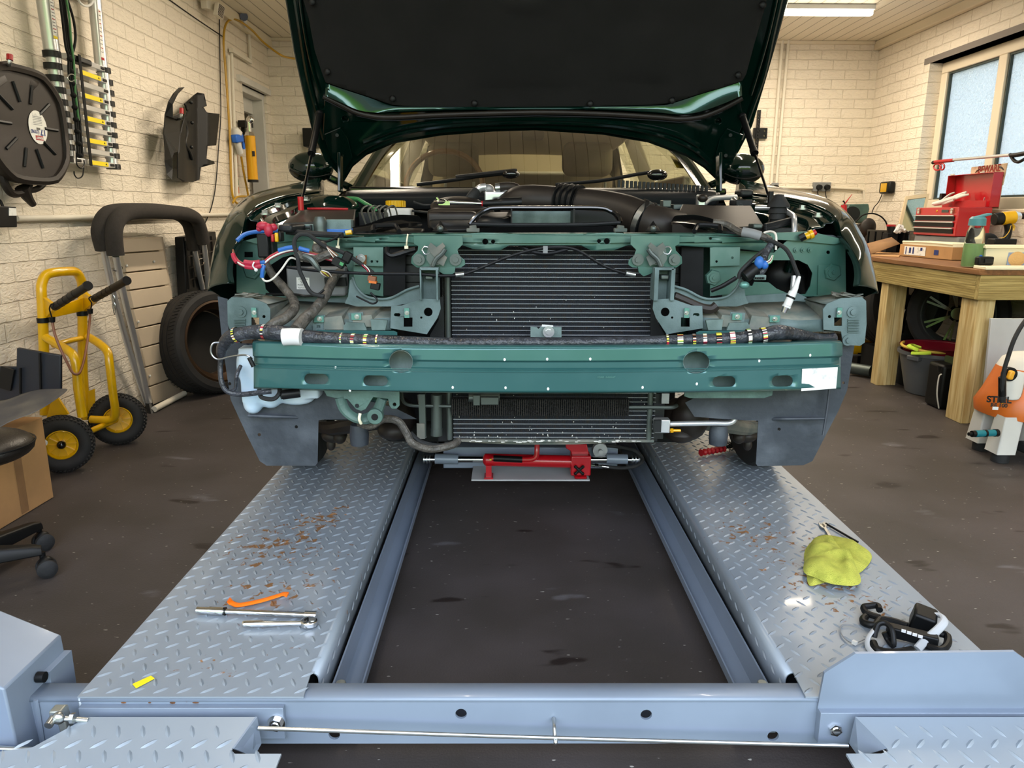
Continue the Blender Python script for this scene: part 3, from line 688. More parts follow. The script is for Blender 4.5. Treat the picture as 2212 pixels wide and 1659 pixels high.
MB().loft(r1, close=True).build('lower_fold', M['cloth'], cl, sub=1, ang=180)
r2 = blob([(1735, 1234), (1760, 1248), (1800, 1263), (1855, 1264), (1855, 1236), (1830, 1205), (1805, 1180), (1790, 1160), (1760, 1162), (1745, 1190)], .03, 5.1, (1790, 1212), Z1+.012)
MB().loft(r2, close=True).build('upper_fold', M['cloth'], cl, sub=1, ang=180)
# spanner + black rod
sn = thing('spanner', 'small open-ended spanner poking out from under the yellow cloth', 'spanner', gp(1785, 1145))
a = gp(1776, 1134); b_ = gp(1800, 1172)
MB().bar(a+V(0, 0, .003), b_+V(0, 0, .003), .010, .004).build('shank', M['steel'], sn, bevel=.001)
MB().prism([gp(1768, 1131), gp(1774, 1136), gp(1780, 1130), gp(1786, 1133), gp(1784, 1141), gp(1776, 1143), gp(1770, 1138)], (0, 0, .005)).build('jaw', M['steel'], sn)
tag(MB().cyl(gp(1784, 1131, Z1+.004), gp(1853, 1171, Z1+.004), .0035, n=10).build('black_rod', M['black']), 'thin black rod lying on the right runway beside the yellow cloth', 'rod')
# cable tie
zt_ = [gp(*p, Z1+.003) for p in ((1862, 1358), (1834, 1350), (1818, 1352), (1816, 1366), (1828, 1382), (1846, 1389), (1868, 1381), (1882, 1376))]
ct = thing('cable_tie', 'thin grey cable tie loop lying beside the black work lamp', 'cable tie', gp(1846, 1388))
MB().tube(zt_, .0022, n=6, flat=.5).build('strap', M['grey'], ct)
MB().obox(gp(1846, 1388, Z1+.005), (.008, .010, .008), Euler((0, 0, .6))).build('lock_head', M['offwhite'], ct)
# black work lamp / clamp gadget
wl = thing('inspection_lamp', 'black folding headband work lamp with light grey strap on the right runway', 'work lamp', gp(1950, 1370))
def hk(pts, r, mat, name, fl=1): return MB().tube([gp(x, y, Z1+z) for x, y, z in pts], r, n=10, k=5, flat=fl).build(name, M[mat], wl)
hk([(1900, 1318, .020), (1895, 1308, .022), (1878, 1309, .018), (1866, 1312, .014), (1872, 1324, .01), (1900, 1334, .012)], .008, 'black', 'hook')
hk([(1870, 1332, .006), (1864, 1338, .006), (1868, 1346, .006), (1890, 1350, .010), (1902, 1338, .012), (1930, 1342, .014), (1960, 1352, .014)], .0085, 'black', 'hook')
MB().obox(gp(1970, 1372, Z1+.02), (.105, .028, .026), Euler((0, .05, -.42))).build('lamp_body', M['black'], wl, bevel=.004)
for i in range(4):
    MB().obox(gp(1952+i*12, 1363+i*4, Z1+.034), (.009, .004, .006), Euler((0, .05, -.42))).build('lamp_lens', M['white'], wl)
MB().obox(gp(1994, 1338, Z1+.028), (.05, .05, .05), Euler((.2, .2, -.5))).build('battery_box', M['black'], wl, bevel=.006)
hk([(1982, 1402, .006), (2000, 1382, .020), (2026, 1360, .035), (2040, 1342, .045), (2032, 1330, .046), (2016, 1328, .042)], .0095, 'lightgrey', 'strap', .6)
hk([(1886, 1412, .003), (1874, 1396, .006), (1876, 1376, .016), (1892, 1356, .025), (1898, 1352, .026)], .006, 'lightgrey', 'strap', .6)
hk([(1888, 1376, .012), (1896, 1350, .034), (1912, 1346, .040), (1926, 1360, .034), (1930, 1394, .006), (1918, 1382, .008), (1910, 1366, .022)], .0065, 'black', 'cradle')
hk([(1886, 1388, .010), (1896, 1404, .006), (1930, 1410, .004), (1970, 1404, .004)], .009, 'black', 'cradle')
hk([(2000, 1392, .010), (2030, 1404, .010), (2046, 1392, .014), (2046, 1374, .018), (2030, 1368, .018)], .0085, 'black', 'cradle')
# red handled wire brush
wb = thing('wire_brush', 'red-handled steel wire brush lying on the right runway under the car', 'brush', gp(1550, 975))
m = MB()
a = gp(1514, 978, Z1+.016); b_ = gp(1564, 969, Z1+.016); PP = []
MB().tube([a+(b_-a)*(i/12) for i in range(13)], [.011 if i % 2 else .0145 for i in range(13)], n=12, sm=False).build('grip', M['redp'], wb)
c = gp(1592, 962, Z1+.02); rr = random.Random(3)
for i in range(260):
    q = c+V(rr.gauss(0, .03), rr.gauss(0, .02), rr.gauss(0, .010)); d = V(rr.uniform(-1, 1), rr.uniform(-1, 1), rr.uniform(-.6, .9)).normalized()*.022
    q.z = max(q.z, Z1+.006); m.cyl(q-d*.5, q+d, .0007, n=3, cap=False)
m.cyl(b_, c, .003, n=6).build('bristles', M['black_matte'], wb)
# far clutter on right runway under car is left dark
bt = at(40, 1630, 1.15)
tag(MB().sheet([(-1.36, 1.02), (-1.0, 1.02), (-.985, 1.30), (-1.36, 1.33)], (), lambda u, v: V(u, v, .012)).build('plastic_bag', M['blue'], solid=.004), 'blue plastic sheet on the floor at the foot of the left lift post', 'plastic sheet')
# ================================================================ the car
car = thing('car', 'dark green saloon car with bonnet raised and front bumper and headlamps removed, on the lift', 'car', (XC, 4.4, ZR))
PXC = 1181
def mx(p): return 2*PXC-p
def YD(px, b=2.05, k=.10): return b+k*((px-PXC)/640.0)**2
def tr(name, pts, r, mat, parent=None, n=8, k=5, flat=None, label=None):
    return MB().tube([at(*p) for p in pts], r, n=n, k=k, flat=flat).build(name, M[mat] if isinstance(mat, str) else mat, parent or car, label=label)
def plate(name, outl, Yf, mat, holes=(), th=.003, parent=None, cu=(), cv=(), bevel=0, label=None, mirror=False):
    f = (lambda u, v: at(u, v, Yf)) if not callable(Yf) else (lambda u, v: at(u, v, Yf(u, v)))
    if mirror: outl = [(mx(a), b) for a, b in outl]; holes = [[(mx(a), b) for a, b in h] for h in holes]
    return MB().sheet(outl, holes, f, cu, cv).build(name, M[mat] if isinstance(mat, str) else mat, parent or car, solid=th, bevel=bevel, flat=not cu, label=label)
def pbox(x0, y0, x1, y1, Y0, Y1, mb=None):
    mb = mb or MB(); a = at(x0, y0, Y0); b = at(x1, y1, Y0)
    return mb.box(a.x, b.x, Y0, Y1, b.z, a.z)
def bolt(px, py, Y, r, mat='bolt', parent=None, name='bolt', washer=True):
    c = at(px, py, Y); m = MB()
    if washer: m.cyl(c+V(0, .002, 0), c+V(0, -.001, 0), r*1.5, n=20)
    m.cyl(c, c+V(0, -.006, 0), r*.8, n=6)
    return m.build(name, M[mat], parent or car)
# ---- fenders
E = [((494, 613), -.735), ((490, 587), -.745), ((494, 557), -.75), ((508, 527), -.75), ((523, 497), -.75), ((533, 466), -.745), ((561, 443), -.74), ((617, 423), -.725), ((693, 411), -.70)]
S_ = [((450, 628), -.81), ((455, 582), -.825), ((468, 532), -.835), ((484, 496), -.835), ((500, 466), -.835), ((528, 438), -.835), ((562, 421), -.83), ((630, 406), -.82), ((700, 394), -.80)]
Bz = [(2.06, .905), (2.17, .88), (2.3, .80), (2.38, .78), (2.45, .83), (2.6, .87), (2.85, .91), (3.15, .84), (3.38, .52)]
cols = [[], [], [], [], [], [], []]
for i, ((e, ex), (s_, sx), (by, bz)) in enumerate(zip(E, S_, Bz)):
    e = onx(*e, ex); q = onx(*s_, sx)
    b_ = V(-.828, by, bz) if i else q+V(.004, .02, -.002)
    k_ = 1 if i > 1 else .5
    for c, p in zip(cols, (e+V(.006, .022, -.003), e, e.lerp(q, .3)+V(-.004, -.010, .008)*k_, e.lerp(q, .7)+V(-.008, -.010, .008)*k_, q, q.lerp(b_, .35)+V(-.008, .012, 0)*(k_ if i else 0), b_)): c.append(p)
cols = [catmull(c, 6) for c in cols]
rows = []
for r in zip(*cols): rows.append([r[0]]+catmull(list(r[1:]), 5))
fm = MB().loft(rows); fm.build('front_wing', M['paint'], car, solid=.002, ang=50)
fm.mirror(XC).build('front_wing', M['paint'], car, solid=.002, ang=50)
rows2 = []
gE = catmull([onx(*e, ex) for e, ex in E[5:]], 6)
for j, e in enumerate(gE):
    w_ = 1+.012*0+.15*math.sin(j*.9)
    rows2.append([e+V(a*w_, .3*abs(a), b) for a, b in ((.002, -.002), (.010, -.014), (.026, -.015), (.030, -.026), (.052, -.030), (.057, -.046), (.085, -.052), (.092, -.085), (.105, -.16))])
gm = MB().loft(rows2); gm.build('wing_gutter', M['paint'], car, solid=.002, ang=25); gm.mirror(XC).build('wing_gutter', M['paint'], car, solid=.002, ang=25)
for px, py, xx in ((572, 458, -.70), (600, 442, -.69), (660, 428, -.67)):
    for s in (-1, 1):
        c = onx(px, py, xx); x = c.x if s < 0 else 2*XC-c.x
        MB().cyl((x, c.y, c.z-.004), (x, c.y, c.z+.005), .009, n=6).cyl((x, c.y, c.z-.008), (x, c.y, c.z-.003), .014, n=16).build('wing_bolt', M['steel'], car)
# ---- body sides, roof, cabin
secs = []
for y, wd, zs in ((3.34, .90, 1.10), (3.6, .91, 1.105), (4.4, .915, 1.11), (5.2, .91, 1.12), (5.9, .88, 1.13), (6.4, .82, 1.11), (6.68, .70, 1.06)):
    secs.append([V(XC-x, y, z) for x, z in ((wd-.06, .42), (wd-.005, .56), (wd+.005, .90), (wd-.01, 1.10), (wd-.05, zs+.11), (wd-.11, zs+.13), (wd-.16, zs+.12))])
bm_ = MB().loft(secs); bm_.build('body_side', M['paint'], car, solid=.003, sub=1, ang=60); bm_.mirror(XC).build('body_side', M['paint'], car, solid=.003, sub=1, ang=60)
tail = MB().loft([[V(XC+f*x, y, z) for f in (-1, -.6, -.2, .2, .6, 1)] for x, y, z in ((.70, 5.75, 1.27), (.72, 6.2, 1.26), (.70, 6.60, 1.22), (.68, 6.70, 1.1), (.72, 6.72, .8), (.70, 6.68, .5))]).build('boot', M['paint'], car, solid=.003, sub=1, ang=60)
def arc_row(y, z, hw, dz, n=9): return [V(XC+hw*(2*i/(n-1)-1), y, z-dz*(2*i/(n-1)-1)**2) for i in range(n)]
MB().loft([arc_row(4.0, 1.545, .56, .02), arc_row(4.5, 1.535, .57, .02), arc_row(5.0, 1.515, .55, .02), arc_row(5.14, 1.505, .53, .02)]).build('headliner', M['trimgrey'], car, solid=.01, sub=1, face=V(0, 0, -1))
MB().loft([arc_row(3.86, 1.60, .56, .03), arc_row(4.1, 1.65, .585, .035), arc_row(4.6, 1.665, .585, .035), arc_row(5.0, 1.645, .56, .035), arc_row(5.15, 1.62, .53, .03)]).build('roof', M['paint'], car, solid=.02, sub=1, face=V(0, 0, 1))
for s in (-1, 1):
    X = lambda v: XC+s*v
    MB().tube([V(X(.72), 3.10, 1.20), V(X(.66), 3.45, 1.40), V(X(.58), 3.86, 1.55), V(X(.60), 4.3, 1.585), V(X(.585), 4.9, 1.57), V(X(.60), 5.2, 1.50), V(X(.68), 5.8, 1.15)], .024, n=8).build('roof_pillar', M['paint'], car)
    MB().bar(V(X(.76), 4.45, 1.20), V(X(.61), 4.5, 1.57), .05, .08).build('door_pillar', M['trimgrey'], car)
    MB().prism([V(X(.60), 5.0, 1.55), V(X(.54), 5.15, 1.55), V(X(.60), 5.85, 1.14), V(X(.78), 5.85, 1.12), V(X(.74), 5.35, 1.13)], (s*.015, 0, 0)).build('rear_pillar', M['paint'], car)
    for y0, y1 in ((3.4, 4.42), (4.5, 5.2)):
        MB().prism([V(X(.79), y0+(-.12 if y0 < 4 else 0), 1.10), V(X(.79), y1, 1.10), V(X(.61), y1-(.12 if y1 > 5 else 0), 1.55), V(X(.61), y0+(.45 if y0 < 4 else 0), 1.55 if y0 > 4 else 1.54)], (s*.004, 0, 0)).build('side_glass', None or M['black'], car) if 0 else None
clear = bpy.data.materials.new('windscreen_glass'); clear.use_nodes = True; t = clear.node_tree; t.nodes.clear()
o_ = t.nodes.new('ShaderNodeOutputMaterial'); mxg = t.nodes.new('ShaderNodeMixShader'); tp = t.nodes.new('ShaderNodeBsdfTransparent'); tp.inputs[0].default_value = (.78, .80, .68, 1)
gg = t.nodes.new('ShaderNodeBsdfGlossy'); gg.inputs['Roughness'].default_value = .01; fz = t.nodes.new('ShaderNodeFresnel'); fz.inputs[0].default_value = 1.7
t.links.new(fz.outputs[0], mxg.inputs[0]); t.links.new(tp.outputs[0], mxg.inputs[1]); t.links.new(gg.outputs[0], mxg.inputs[2]); t.links.new(mxg.outputs[0], o_.inputs[0])
M['clear'] = clear
def wrow(y, z, hw, back): return [V(XC+hw*f, y+back*f*f, z) for f in [i/6-1 for i in range(13)]]
ws = MB().loft([wrow(3.02, 1.225, .72, .13), wrow(3.28, 1.35, .69, .11), wrow(3.56, 1.47, .63, .09), wrow(3.84, 1.568, .55, .07)]).build('windscreen', clear, car, sub=1, ang=180)
MB().loft([wrow(5.14, 1.565, .52, -.03), wrow(5.5, 1.37, .58, -.05), wrow(5.82, 1.16, .62, -.06)]).build('rear_window', clear, car, sub=1, ang=180)
for s in (-1, 1):
    MB().add([V(XC+s*.80, 3.3, 1.24), V(XC+s*.80, 4.42, 1.24), V(XC+s*.61, 4.44, 1.56), V(XC+s*.60, 3.9, 1.54)], [(0, 1, 2, 3)]).build('side_glass', clear, car)
    MB().add([V(XC+s*.80, 4.5, 1.24), V(XC+s*.78, 5.2, 1.25), V(XC+s*.60, 5.0, 1.55), V(XC+s*.61, 4.52, 1.56)], [(0, 1, 2, 3)]).build('side_glass', clear, car)
# cabin: floor, dashboard, seats
MB().box(XC-.80, XC+.80, 3.3, 5.8, .34, .40).build('cabin_floor', M['cabin_dark'], car)
MB().loft([arc_row(3.14, 1.19, .68, .02), arc_row(3.35, 1.22, .68, .03), arc_row(3.62, 1.21, .68, .03), arc_row(3.70, 1.10, .68, .02), arc_row(3.70, .7, .68, 0)]).build('dashboard', M['cabin_dark'], car, solid=.01, sub=1)
MB().box(XC-.68, XC+.68, 5.25, 5.8, 1.08, 1.12).build('parcel_shelf', M['tan'], car)
for s in (-1, 1):
    sx = XC+s*.37
    seat = MB().box(sx-.25, sx+.25, 4.25, 4.42, .75, 1.22).build('seat_back', M['seat'], car, bevel=.06, seg=4)
    MB().box(sx-.26, sx+.26, 3.85, 4.35, .62, .78).build('seat_cushion', M['seat'], car, bevel=.05, seg=3)
    MB().cyl((sx-.08, 4.32, 1.20), (sx-.08, 4.32, 1.30), .008).cyl((sx+.08, 4.32, 1.20), (sx+.08, 4.32, 1.30), .008).build('headrest_post', M['steel'], car)
    ha = at(980 if s < 0 else 1268, 342, 4.32)
    MB().box(ha.x-.14, ha.x+.14, 4.25, 4.36, ha.z-.10, ha.z+.085).build('headrest', M['seat'], car, bevel=.05, seg=5)
MB().box(XC-.74, XC-.70, 3.5, 5.2, .5, 1.30).build('door_card', M['trimgrey'], car, bevel=.01)
MB().box(XC+.70, XC+.74, 3.5, 5.2, .5, 1.30).build('door_card', M['trimgrey'], car, bevel=.01)
MB().box(XC-.6, XC+.6, 5.05, 5.25, .7, 1.40).build('rear_seat', M['seat'], car, bevel=.06, seg=3)
c = at(960, 402, 3.80); MR = Matrix.Translation(c) @ Matrix.Rotation(math.radians(65), 4, 'X')
m = MB()
m.tube([MR @ V(.19*math.cos(2*PI*i/32), .19*math.sin(2*PI*i/32), 0) for i in range(32)], .014, n=8, closed=True, sm=False).build('steering_wheel', M['wood_rim'], car)
rm = at(1150, 293, 3.72); MB().box(rm.x-.055, rm.x+.055, 3.70, 3.73, rm.z-.022, rm.z+.03).build('interior_mirror', M['black'], car, bevel=.015, seg=3)
# windscreen sticker (yellow badge, upper right)
n_ = V(0, -.42, .9).normalized()
def ons(px, py):  # on the windscreen, roughly
    lo, hi = 3.0, 3.95
    for _ in range(30):
        y = (lo+hi)/2; p = at(px, py, y); f = (p.x-XC)/.66; zz = 1.225+(y-.10*f*f-3.02)/(3.84-3.02)*(1.568-1.225)
        if p.z > zz: lo = y
        else: hi = y
    return at(px, py, lo-.004)
MB().add([ons(1448, 337), ons(1474, 341), ons(1503, 366), ons(1462, 362)], [(0, 1, 2, 3)]).build('sticker', M['yellow_label'], ws, solid=.001)
cst = ons(1476, 352); MF = frame(cst+V(0, -.004, .003), V(1, .3, 0), V(0, .85, .45))
text('AA', .020, M['black'], 'sticker_emblem', ws, MF, bold=.0006)
MB().tube([MF @ V(.024*math.cos(2*PI*i/24), .014*math.sin(2*PI*i/24), 0) for i in range(24)], .0016, n=5, closed=True, sm=False).build('sticker_ring', M['black'], ws)
# wipers
tr('wiper', [(1110, 372, 3.02), (1060, 377, 3.02), (980, 389, 3.0), (900, 399, 2.98)], .007, 'black')
tr('wiper', [(985, 384, 3.01), (1040, 378, 3.01), (1104, 371, 3.0), (1116, 371, 3.0)], .011, 'black')
tr('wiper', [(1420, 370, 3.05), (1380, 376, 3.04), (1300, 390, 3.02), (1200, 399, 3.0)], .007, 'black')
MB().ell(at(1103, 376, 3.0), (.035, .02, .018)).build('wiper_pivot', M['black_gloss'], car)
MB().ell(at(1420, 378, 3.0), (.04, .02, .022)).build('wiper_pivot', M['black_gloss'], car)
MB().box(-.62, .86, 2.995, 3.04, 1.20, 1.228).build('screen_base_trim', M['black_gloss'], car, bevel=.008)
# cowl panel with vents
cw = []
for px in (742, 800, 870, 1000, 1180, 1350, 1480, 1560):
    f = ((px-1160)/420)**2; p0 = at(px, 403+f*6, 2.84+.06*f); p1 = at(px, 424+f*4, 2.80+.06*f)
    cw.append([p0+V(0, .17, -.0), p0, p1, p1+V(0, .03, -.05)])
MB().loft(cw).build('cowl', M['plastic'], car, solid=.004, sub=1)
v = MB()
for i in range(22):
    px = 1335+i*9; pbox(px, 389+i*.6, px+5, 405+i*.5, 2.86+.002*i, 2.875+.002*i, v)
v.build('cowl_vent', M['black'], car)
# door mirrors
for px, py, s in ((672, 362, -1), (1602, 366, 1)):
    c = at(px, py, 3.35); m = MB().ell(c, (.098, .07, .066), n=20, m=14)
    o = m.build('door_mirror', M['paint'], car)
    MB().bar(c+V(-s*.07, .0, -.04), c+V(-s*.17, .05, -.09), .05, .03).build('mirror_stalk', M['paint'], car, bevel=.01)
    tr('mirror_seam', [(px-46*1, py+4, 3.29), (px-20, py+16, 3.275), (px+10, py+20, 3.275), (px+40, py+14, 3.29)], .0022, 'black', parent=o)
# ---- bonnet
HA = math.radians(52); HP = V(XC, 3.0, 1.245); HN = V(0, -math.sin(HA), -math.cos(HA))
def hp_(px, py, off=0): return onp(px, py, HP+HN*off, HN)
out_l = [(560, -230), (615, 0), (633, 111), (651, 192), (673, 283), (701, 347), (727, 374), (742, 396)]
out_b = [(762, 362), (792, 337), (853, 311), (954, 294), (1056, 286), (1160, 283), (1297, 292), (1402, 310), (1481, 339), (1521, 365), (1547, 390)]
out_r = [(1565, 378), (1597, 328), (1626, 273), (1654, 178), (1686, 66), (1704, 0), (1765, -230)]
HO = out_l+out_b+out_r
bon = MB().sheet(HO, (), lambda u, v: hp_(u, v)).build('bonnet', M['paint'], car, solid=.03, bevel=.006, flat=True)
# side flange ridges
for pts in ([(630, -60), (648, 60), (664, 160), (684, 240), (700, 300)], [(1700, -60), (1672, 60), (1650, 160), (1622, 240), (1600, 300)]):
    MB().tube([hp_(x, y, .006) for x, y in pts], .009, n=8).build('bonnet_flange', M['paint'], bon)
for pts in ([(640, -60), (656, 60), (672, 140), (690, 200)], [(1690, -60), (1664, 60), (1642, 140), (1622, 205)]):
    MB().tube([hp_(x, y, .010) for x, y in pts], .005, n=8).build('bonnet_seam', M['paint'], bon)
pad_o = [(600, -235), (655, 0), (667, 40), (680, 110), (693, 150), (703, 178), (745, 192), (800, 210), (845, 226), (880, 230), (1000, 231), (1160, 231), (1300, 229), (1420, 226), (1452, 222), (1510, 203), (1570, 186), (1604, 174), (1612, 160), (1628, 100), (1648, 30), (1662, -20), (1720, -235)]
def relief(u, v):
    z = .014
    def bmp(cx, cy, rx, ry, h, p=4):
        d = (abs((u-cx)/rx)**p+abs((v-cy)/ry)**p); return h*max(0, 1-d) if d < 1 else 0
    z += bmp(1395, 115, 70, 65, .010)+bmp(1535, 140, 28, 55, .007)+bmp(870, 60, 70, 150, .008)+bmp(760, 80, 60, 120, .006)+bmp(1130, 60, 130, 130, .006, 8)+bmp(1130, 10, 40, 20, .01)
    return z
MB().sheet(pad_o, (), lambda u, v: hp_(u, v, relief(u, v)), cu=rng(680, 1660, 14), cv=rng(-200, 228, 14)).build('insulation_pad', M['pad'], bon, solid=.006, sub=0, ang=180)
for px, py in ((707, 155), (848, 213), (1025, 223), (1275, 224), (1452, 217), (1595, 162), (674, 4), (1648, 10)):
    MB().ell(hp_(px, py, .02), (.012, .006, .012), n=12, m=6).build('pad_clip', M['black'], bon)
# bright vertical step below the pad + rubber seal
up_ = [(703, 180), (745, 194), (800, 212), (845, 228), (880, 231), (1000, 231), (1160, 231), (1300, 230), (1420, 228), (1450, 224), (1510, 205), (1570, 187), (1603, 176)]
lo_ = [(702, 206), (738, 222), (775, 238), (812, 243), (850, 242), (960, 238), (1160, 236), (1300, 237), (1420, 243), (1465, 247), (1510, 242), (1560, 225), (1603, 206)]
rws = []
for (a, b_) in zip(catmull([V(x, y, 0) for x, y in up_], 3), catmull([V(x, y, 0) for x, y in lo_], 3)):
    u = hp_(a.x, a.y, .012); l = at(b_.x, b_.y, u.y-.004); mdl = u.lerp(l, .5)+V(0, .004, 0)
    rws.append([u+V(0, .01, .0), u, mdl, l, l+V(0, .012, -.002)])
A('paint_step', '#123e33', .16, .75, coat=1)
MB().loft(rws).build('bonnet_step', M['paint_step'], bon, solid=.002, ang=60)
sl_ = [(698, 208), (735, 226), (770, 243), (812, 252), (860, 253), (960, 248), (1160, 243), (1300, 246), (1420, 253), (1468, 257), (1515, 252), (1560, 235), (1604, 212)]
MB().tube([hp_(x, y, .030) for x, y in sl_], .0085, n=10).build('rubber_seal', M['plastic_brown'], bon)
low = [(700, 214), (735, 232), (770, 249), (812, 258), (860, 259), (960, 254), (1160, 249), (1300, 252), (1420, 259), (1468, 263), (1515, 258), (1560, 241), (1600, 218), (1608, 262), (1590, 310), (1565, 350), (1547, 384), (1521, 360), (1481, 334), (1402, 304), (1297, 286), (1160, 277), (1056, 280), (954, 288), (853, 305), (792, 331), (762, 356), (742, 384), (716, 345), (697, 290)]
MB().sheet(low, [circ(745, 257, 6), circ(1552, 262, 6)], lambda u, v: hp_(u, v, .016)).build('bonnet_lower_panel', M['paint'], bon, solid=.012, bevel=.004, flat=True)
for pts in ([(770, 332), (800, 312), (870, 287), (960, 272), (1060, 266), (1160, 264), (1260, 267), (1350, 275), (1440, 295), (1500, 322), (1535, 352)], [(786, 306), (860, 278), (960, 264), (1060, 259), (1160, 257), (1260, 260), (1380, 272), (1460, 290), (1510, 315)]):
    MB().tube([hp_(x, y, .018) for x, y in pts], .009, n=8).build('stiffening_rib', M['paint'], bon)
for s in (-1, 1):
    o0 = [(700, 290), (735, 275), (752, 300), (762, 340), (745, 370), (722, 350)]
    if s > 0: o0 = [(2306-x, y+2) for x, y in o0]
    MB().sheet(o0, (), lambda u, v: hp_(u, v, .024)).build('hinge_pad', M['paint'], bon, solid=.006, bevel=.003, flat=True)
    for x, y in ((728, 292), (738, 336)):
        x = x if s < 0 else 2306-x
        MB().cyl(hp_(x, y, .024), hp_(x, y, .032), .007, n=6).build('hinge_bolt', M['paint'], bon)
# hinges
for px in (735, 1553):
    MB().bar(at(px, 330, 2.80), at(px, 415, 2.78), .012, .03).build('hinge', M['paint'], car, bevel=.003)
# gas struts
for top, mid, bot in (((690, 246), (672, 338), (650, 446)), ((1604, 252), (1638, 345), (1664, 434))):
    a = hp_(*top, .03); b_ = at(bot[0], bot[1], 2.42 if bot[0] < 1000 else 2.48); c = a.lerp(b_, .46)
    s_o = MB().cyl(a, c, .0115, n=16).cyl(c-(c-a).normalized()*.02, c, .0135, n=16).build('gas_strut', M['black'], car)
    MB().cyl(c, b_, .0045, n=10).build('strut_rod', M['black_gloss'], s_o)
    MB().ell(a, .014).build('strut_ball', M['black'], s_o); MB().cyl(b_+V(0, 0, .03), b_+V(0, 0, -.012), .009, n=10).build('strut_end', M['red'] if bot[0] < 1000 else M['black'], s_o)
# ---- wheels
for x, y in ((XC-.885, 2.80), (XC+.885, 2.80), (XC-.78, 5.75), (XC+.78, 5.75)):
    s = -1 if x < XC else 1
    R_ = Matrix.Translation((x, y, ZR+.33)) @ Matrix.Rotation(PI/2*s, 4, 'Y')
    MB().lathe([(.20, -.06), (.29, -.065), (.32, -.055), (.33, -.04), (.33, .04), (.32, .055), (.29, .065), (.20, .06)], 40, R_).build('tyre', M['tyre'], car)
    m = MB().lathe([(.20, -.06), (.19, .0), (.19, .04), (.20, .06)], 40, R_)
    for k in range(7):
        a_ = 2*PI*k/7; m.bar(R_ @ V(.04*math.cos(a_), .04*math.sin(a_), .07), R_ @ V(.195*math.cos(a_), .195*math.sin(a_), .07), .035, .02, up=(1, 0, 0))
    m.lathe([(0, .08), (.06, .08), (.06, .04)], 20, R_).build('wheel_rim', M['steel'], car)
# ---- underbody, engine bay mass
MB().box(XC-.45, XC+.45, 2.32, 3.28, .42, .98).build('engine_block', M['black_matte'], car, bevel=.03)
MB().box(XC-.75, XC+.75, 2.98, 3.16, .45, 1.17).build('bulkhead', M['black_matte'], car)
for s in (-1, 1):
    MB().box(XC+s*.48-.04, XC+s*.48+.04, 2.05, 3.1, .60, .72).build('chassis_rail', M['paint_in'], car, bevel=.01)
    MB().box(*(sorted((XC+s*.46, XC+s*.70))), 2.55, 3.1, .50, 1.08).build('inner_wing', M['paint_in'], car, bevel=.05)
    lw_ = MB().loft([[V(XC+s*x, 2.86+.42*math.cos(a_), .50+.42*math.sin(a_)) for x in (.52, .66, .80)] for a_ in [PI*i/10 for i in range(11)]])
    lw_.build('wheel_arch', M['liner'], car, solid=.004)
MB().box(XC-.42, XC+.42, 3.2, 6.4, .30, .36).build('floor_pan', M['black_matte'], car)
# ---------------------------------------------------------------- front structure of the car
# bumper beam
def sag(u): return -10.5*((u-1182)/638.0)**2
def bdep(u, v):
    y = 1.820+.075*((u-1182)/638.0)**2
    pr_ = [(745, .006), (752, .003), (779, 0), (783, .008), (795, .008), (799, .000), (803, -.003), (845, -.001), (852, .004)]
    for (a, da), (b, db) in zip(pr_, pr_[1:]):
        if a <= v <= b: return y+da+(db-da)*(v-a)/(b-a)
    return y+(pr_[0][1] if v < 745 else pr_[-1][1])
bo = [(545, 752), (1820, 752), (1820, 780), (1812, 784), (1812, 801), (1816, 803), (1816, 851), (548, 846), (550, 801), (545, 799)]
bo = [(545, 752), (1820, 752), (1820, 779), (1813, 783), (1813, 800), (1816, 803), (1816, 851), (548, 847), (548, 803), (551, 800), (551, 783), (546, 779)]
bh = [circ(866, 783, 26, 25), circ(1504, 786, 29, 24, ph=.3), slot(683, 825, 52, 23), slot(811, 826, 53, 23), slot(1564, 828, 50, 23), slot(1690, 830, 46, 24)]
bm2 = MB().sheet(bo, bh, lambda u, v: at(u, v+sag(u), bdep(u, v)), cu=rng(560, 1810, 22), cv=(752, 779, 783, 795, 799, 803, 846))
beam = bm2.build('bumper_beam', M['paint_beam'], car, solid=.0025, ang=12)
tp_ = [[at(u, 752+sag(u), bdep(u, 752))+V(0, a, b) for a, b in ((.0005, .0005), (.012, .004), (.055, .004))] for u in rng(545, 1820, 25.5)]
MB().loft(tp_).build('beam_top_flange', M['paint_beam'], beam, solid=.002, face=V(0, 0, 1))
MB().sheet(rect(548, 752, 1816, 850), (), lambda u, v: at(u, v+sag(u), 1.885+.075*((u-1182)/638.0)**2), cu=rng(600, 1800, 60)).build('beam_back', M['plastic_green'], beam, solid=.002)
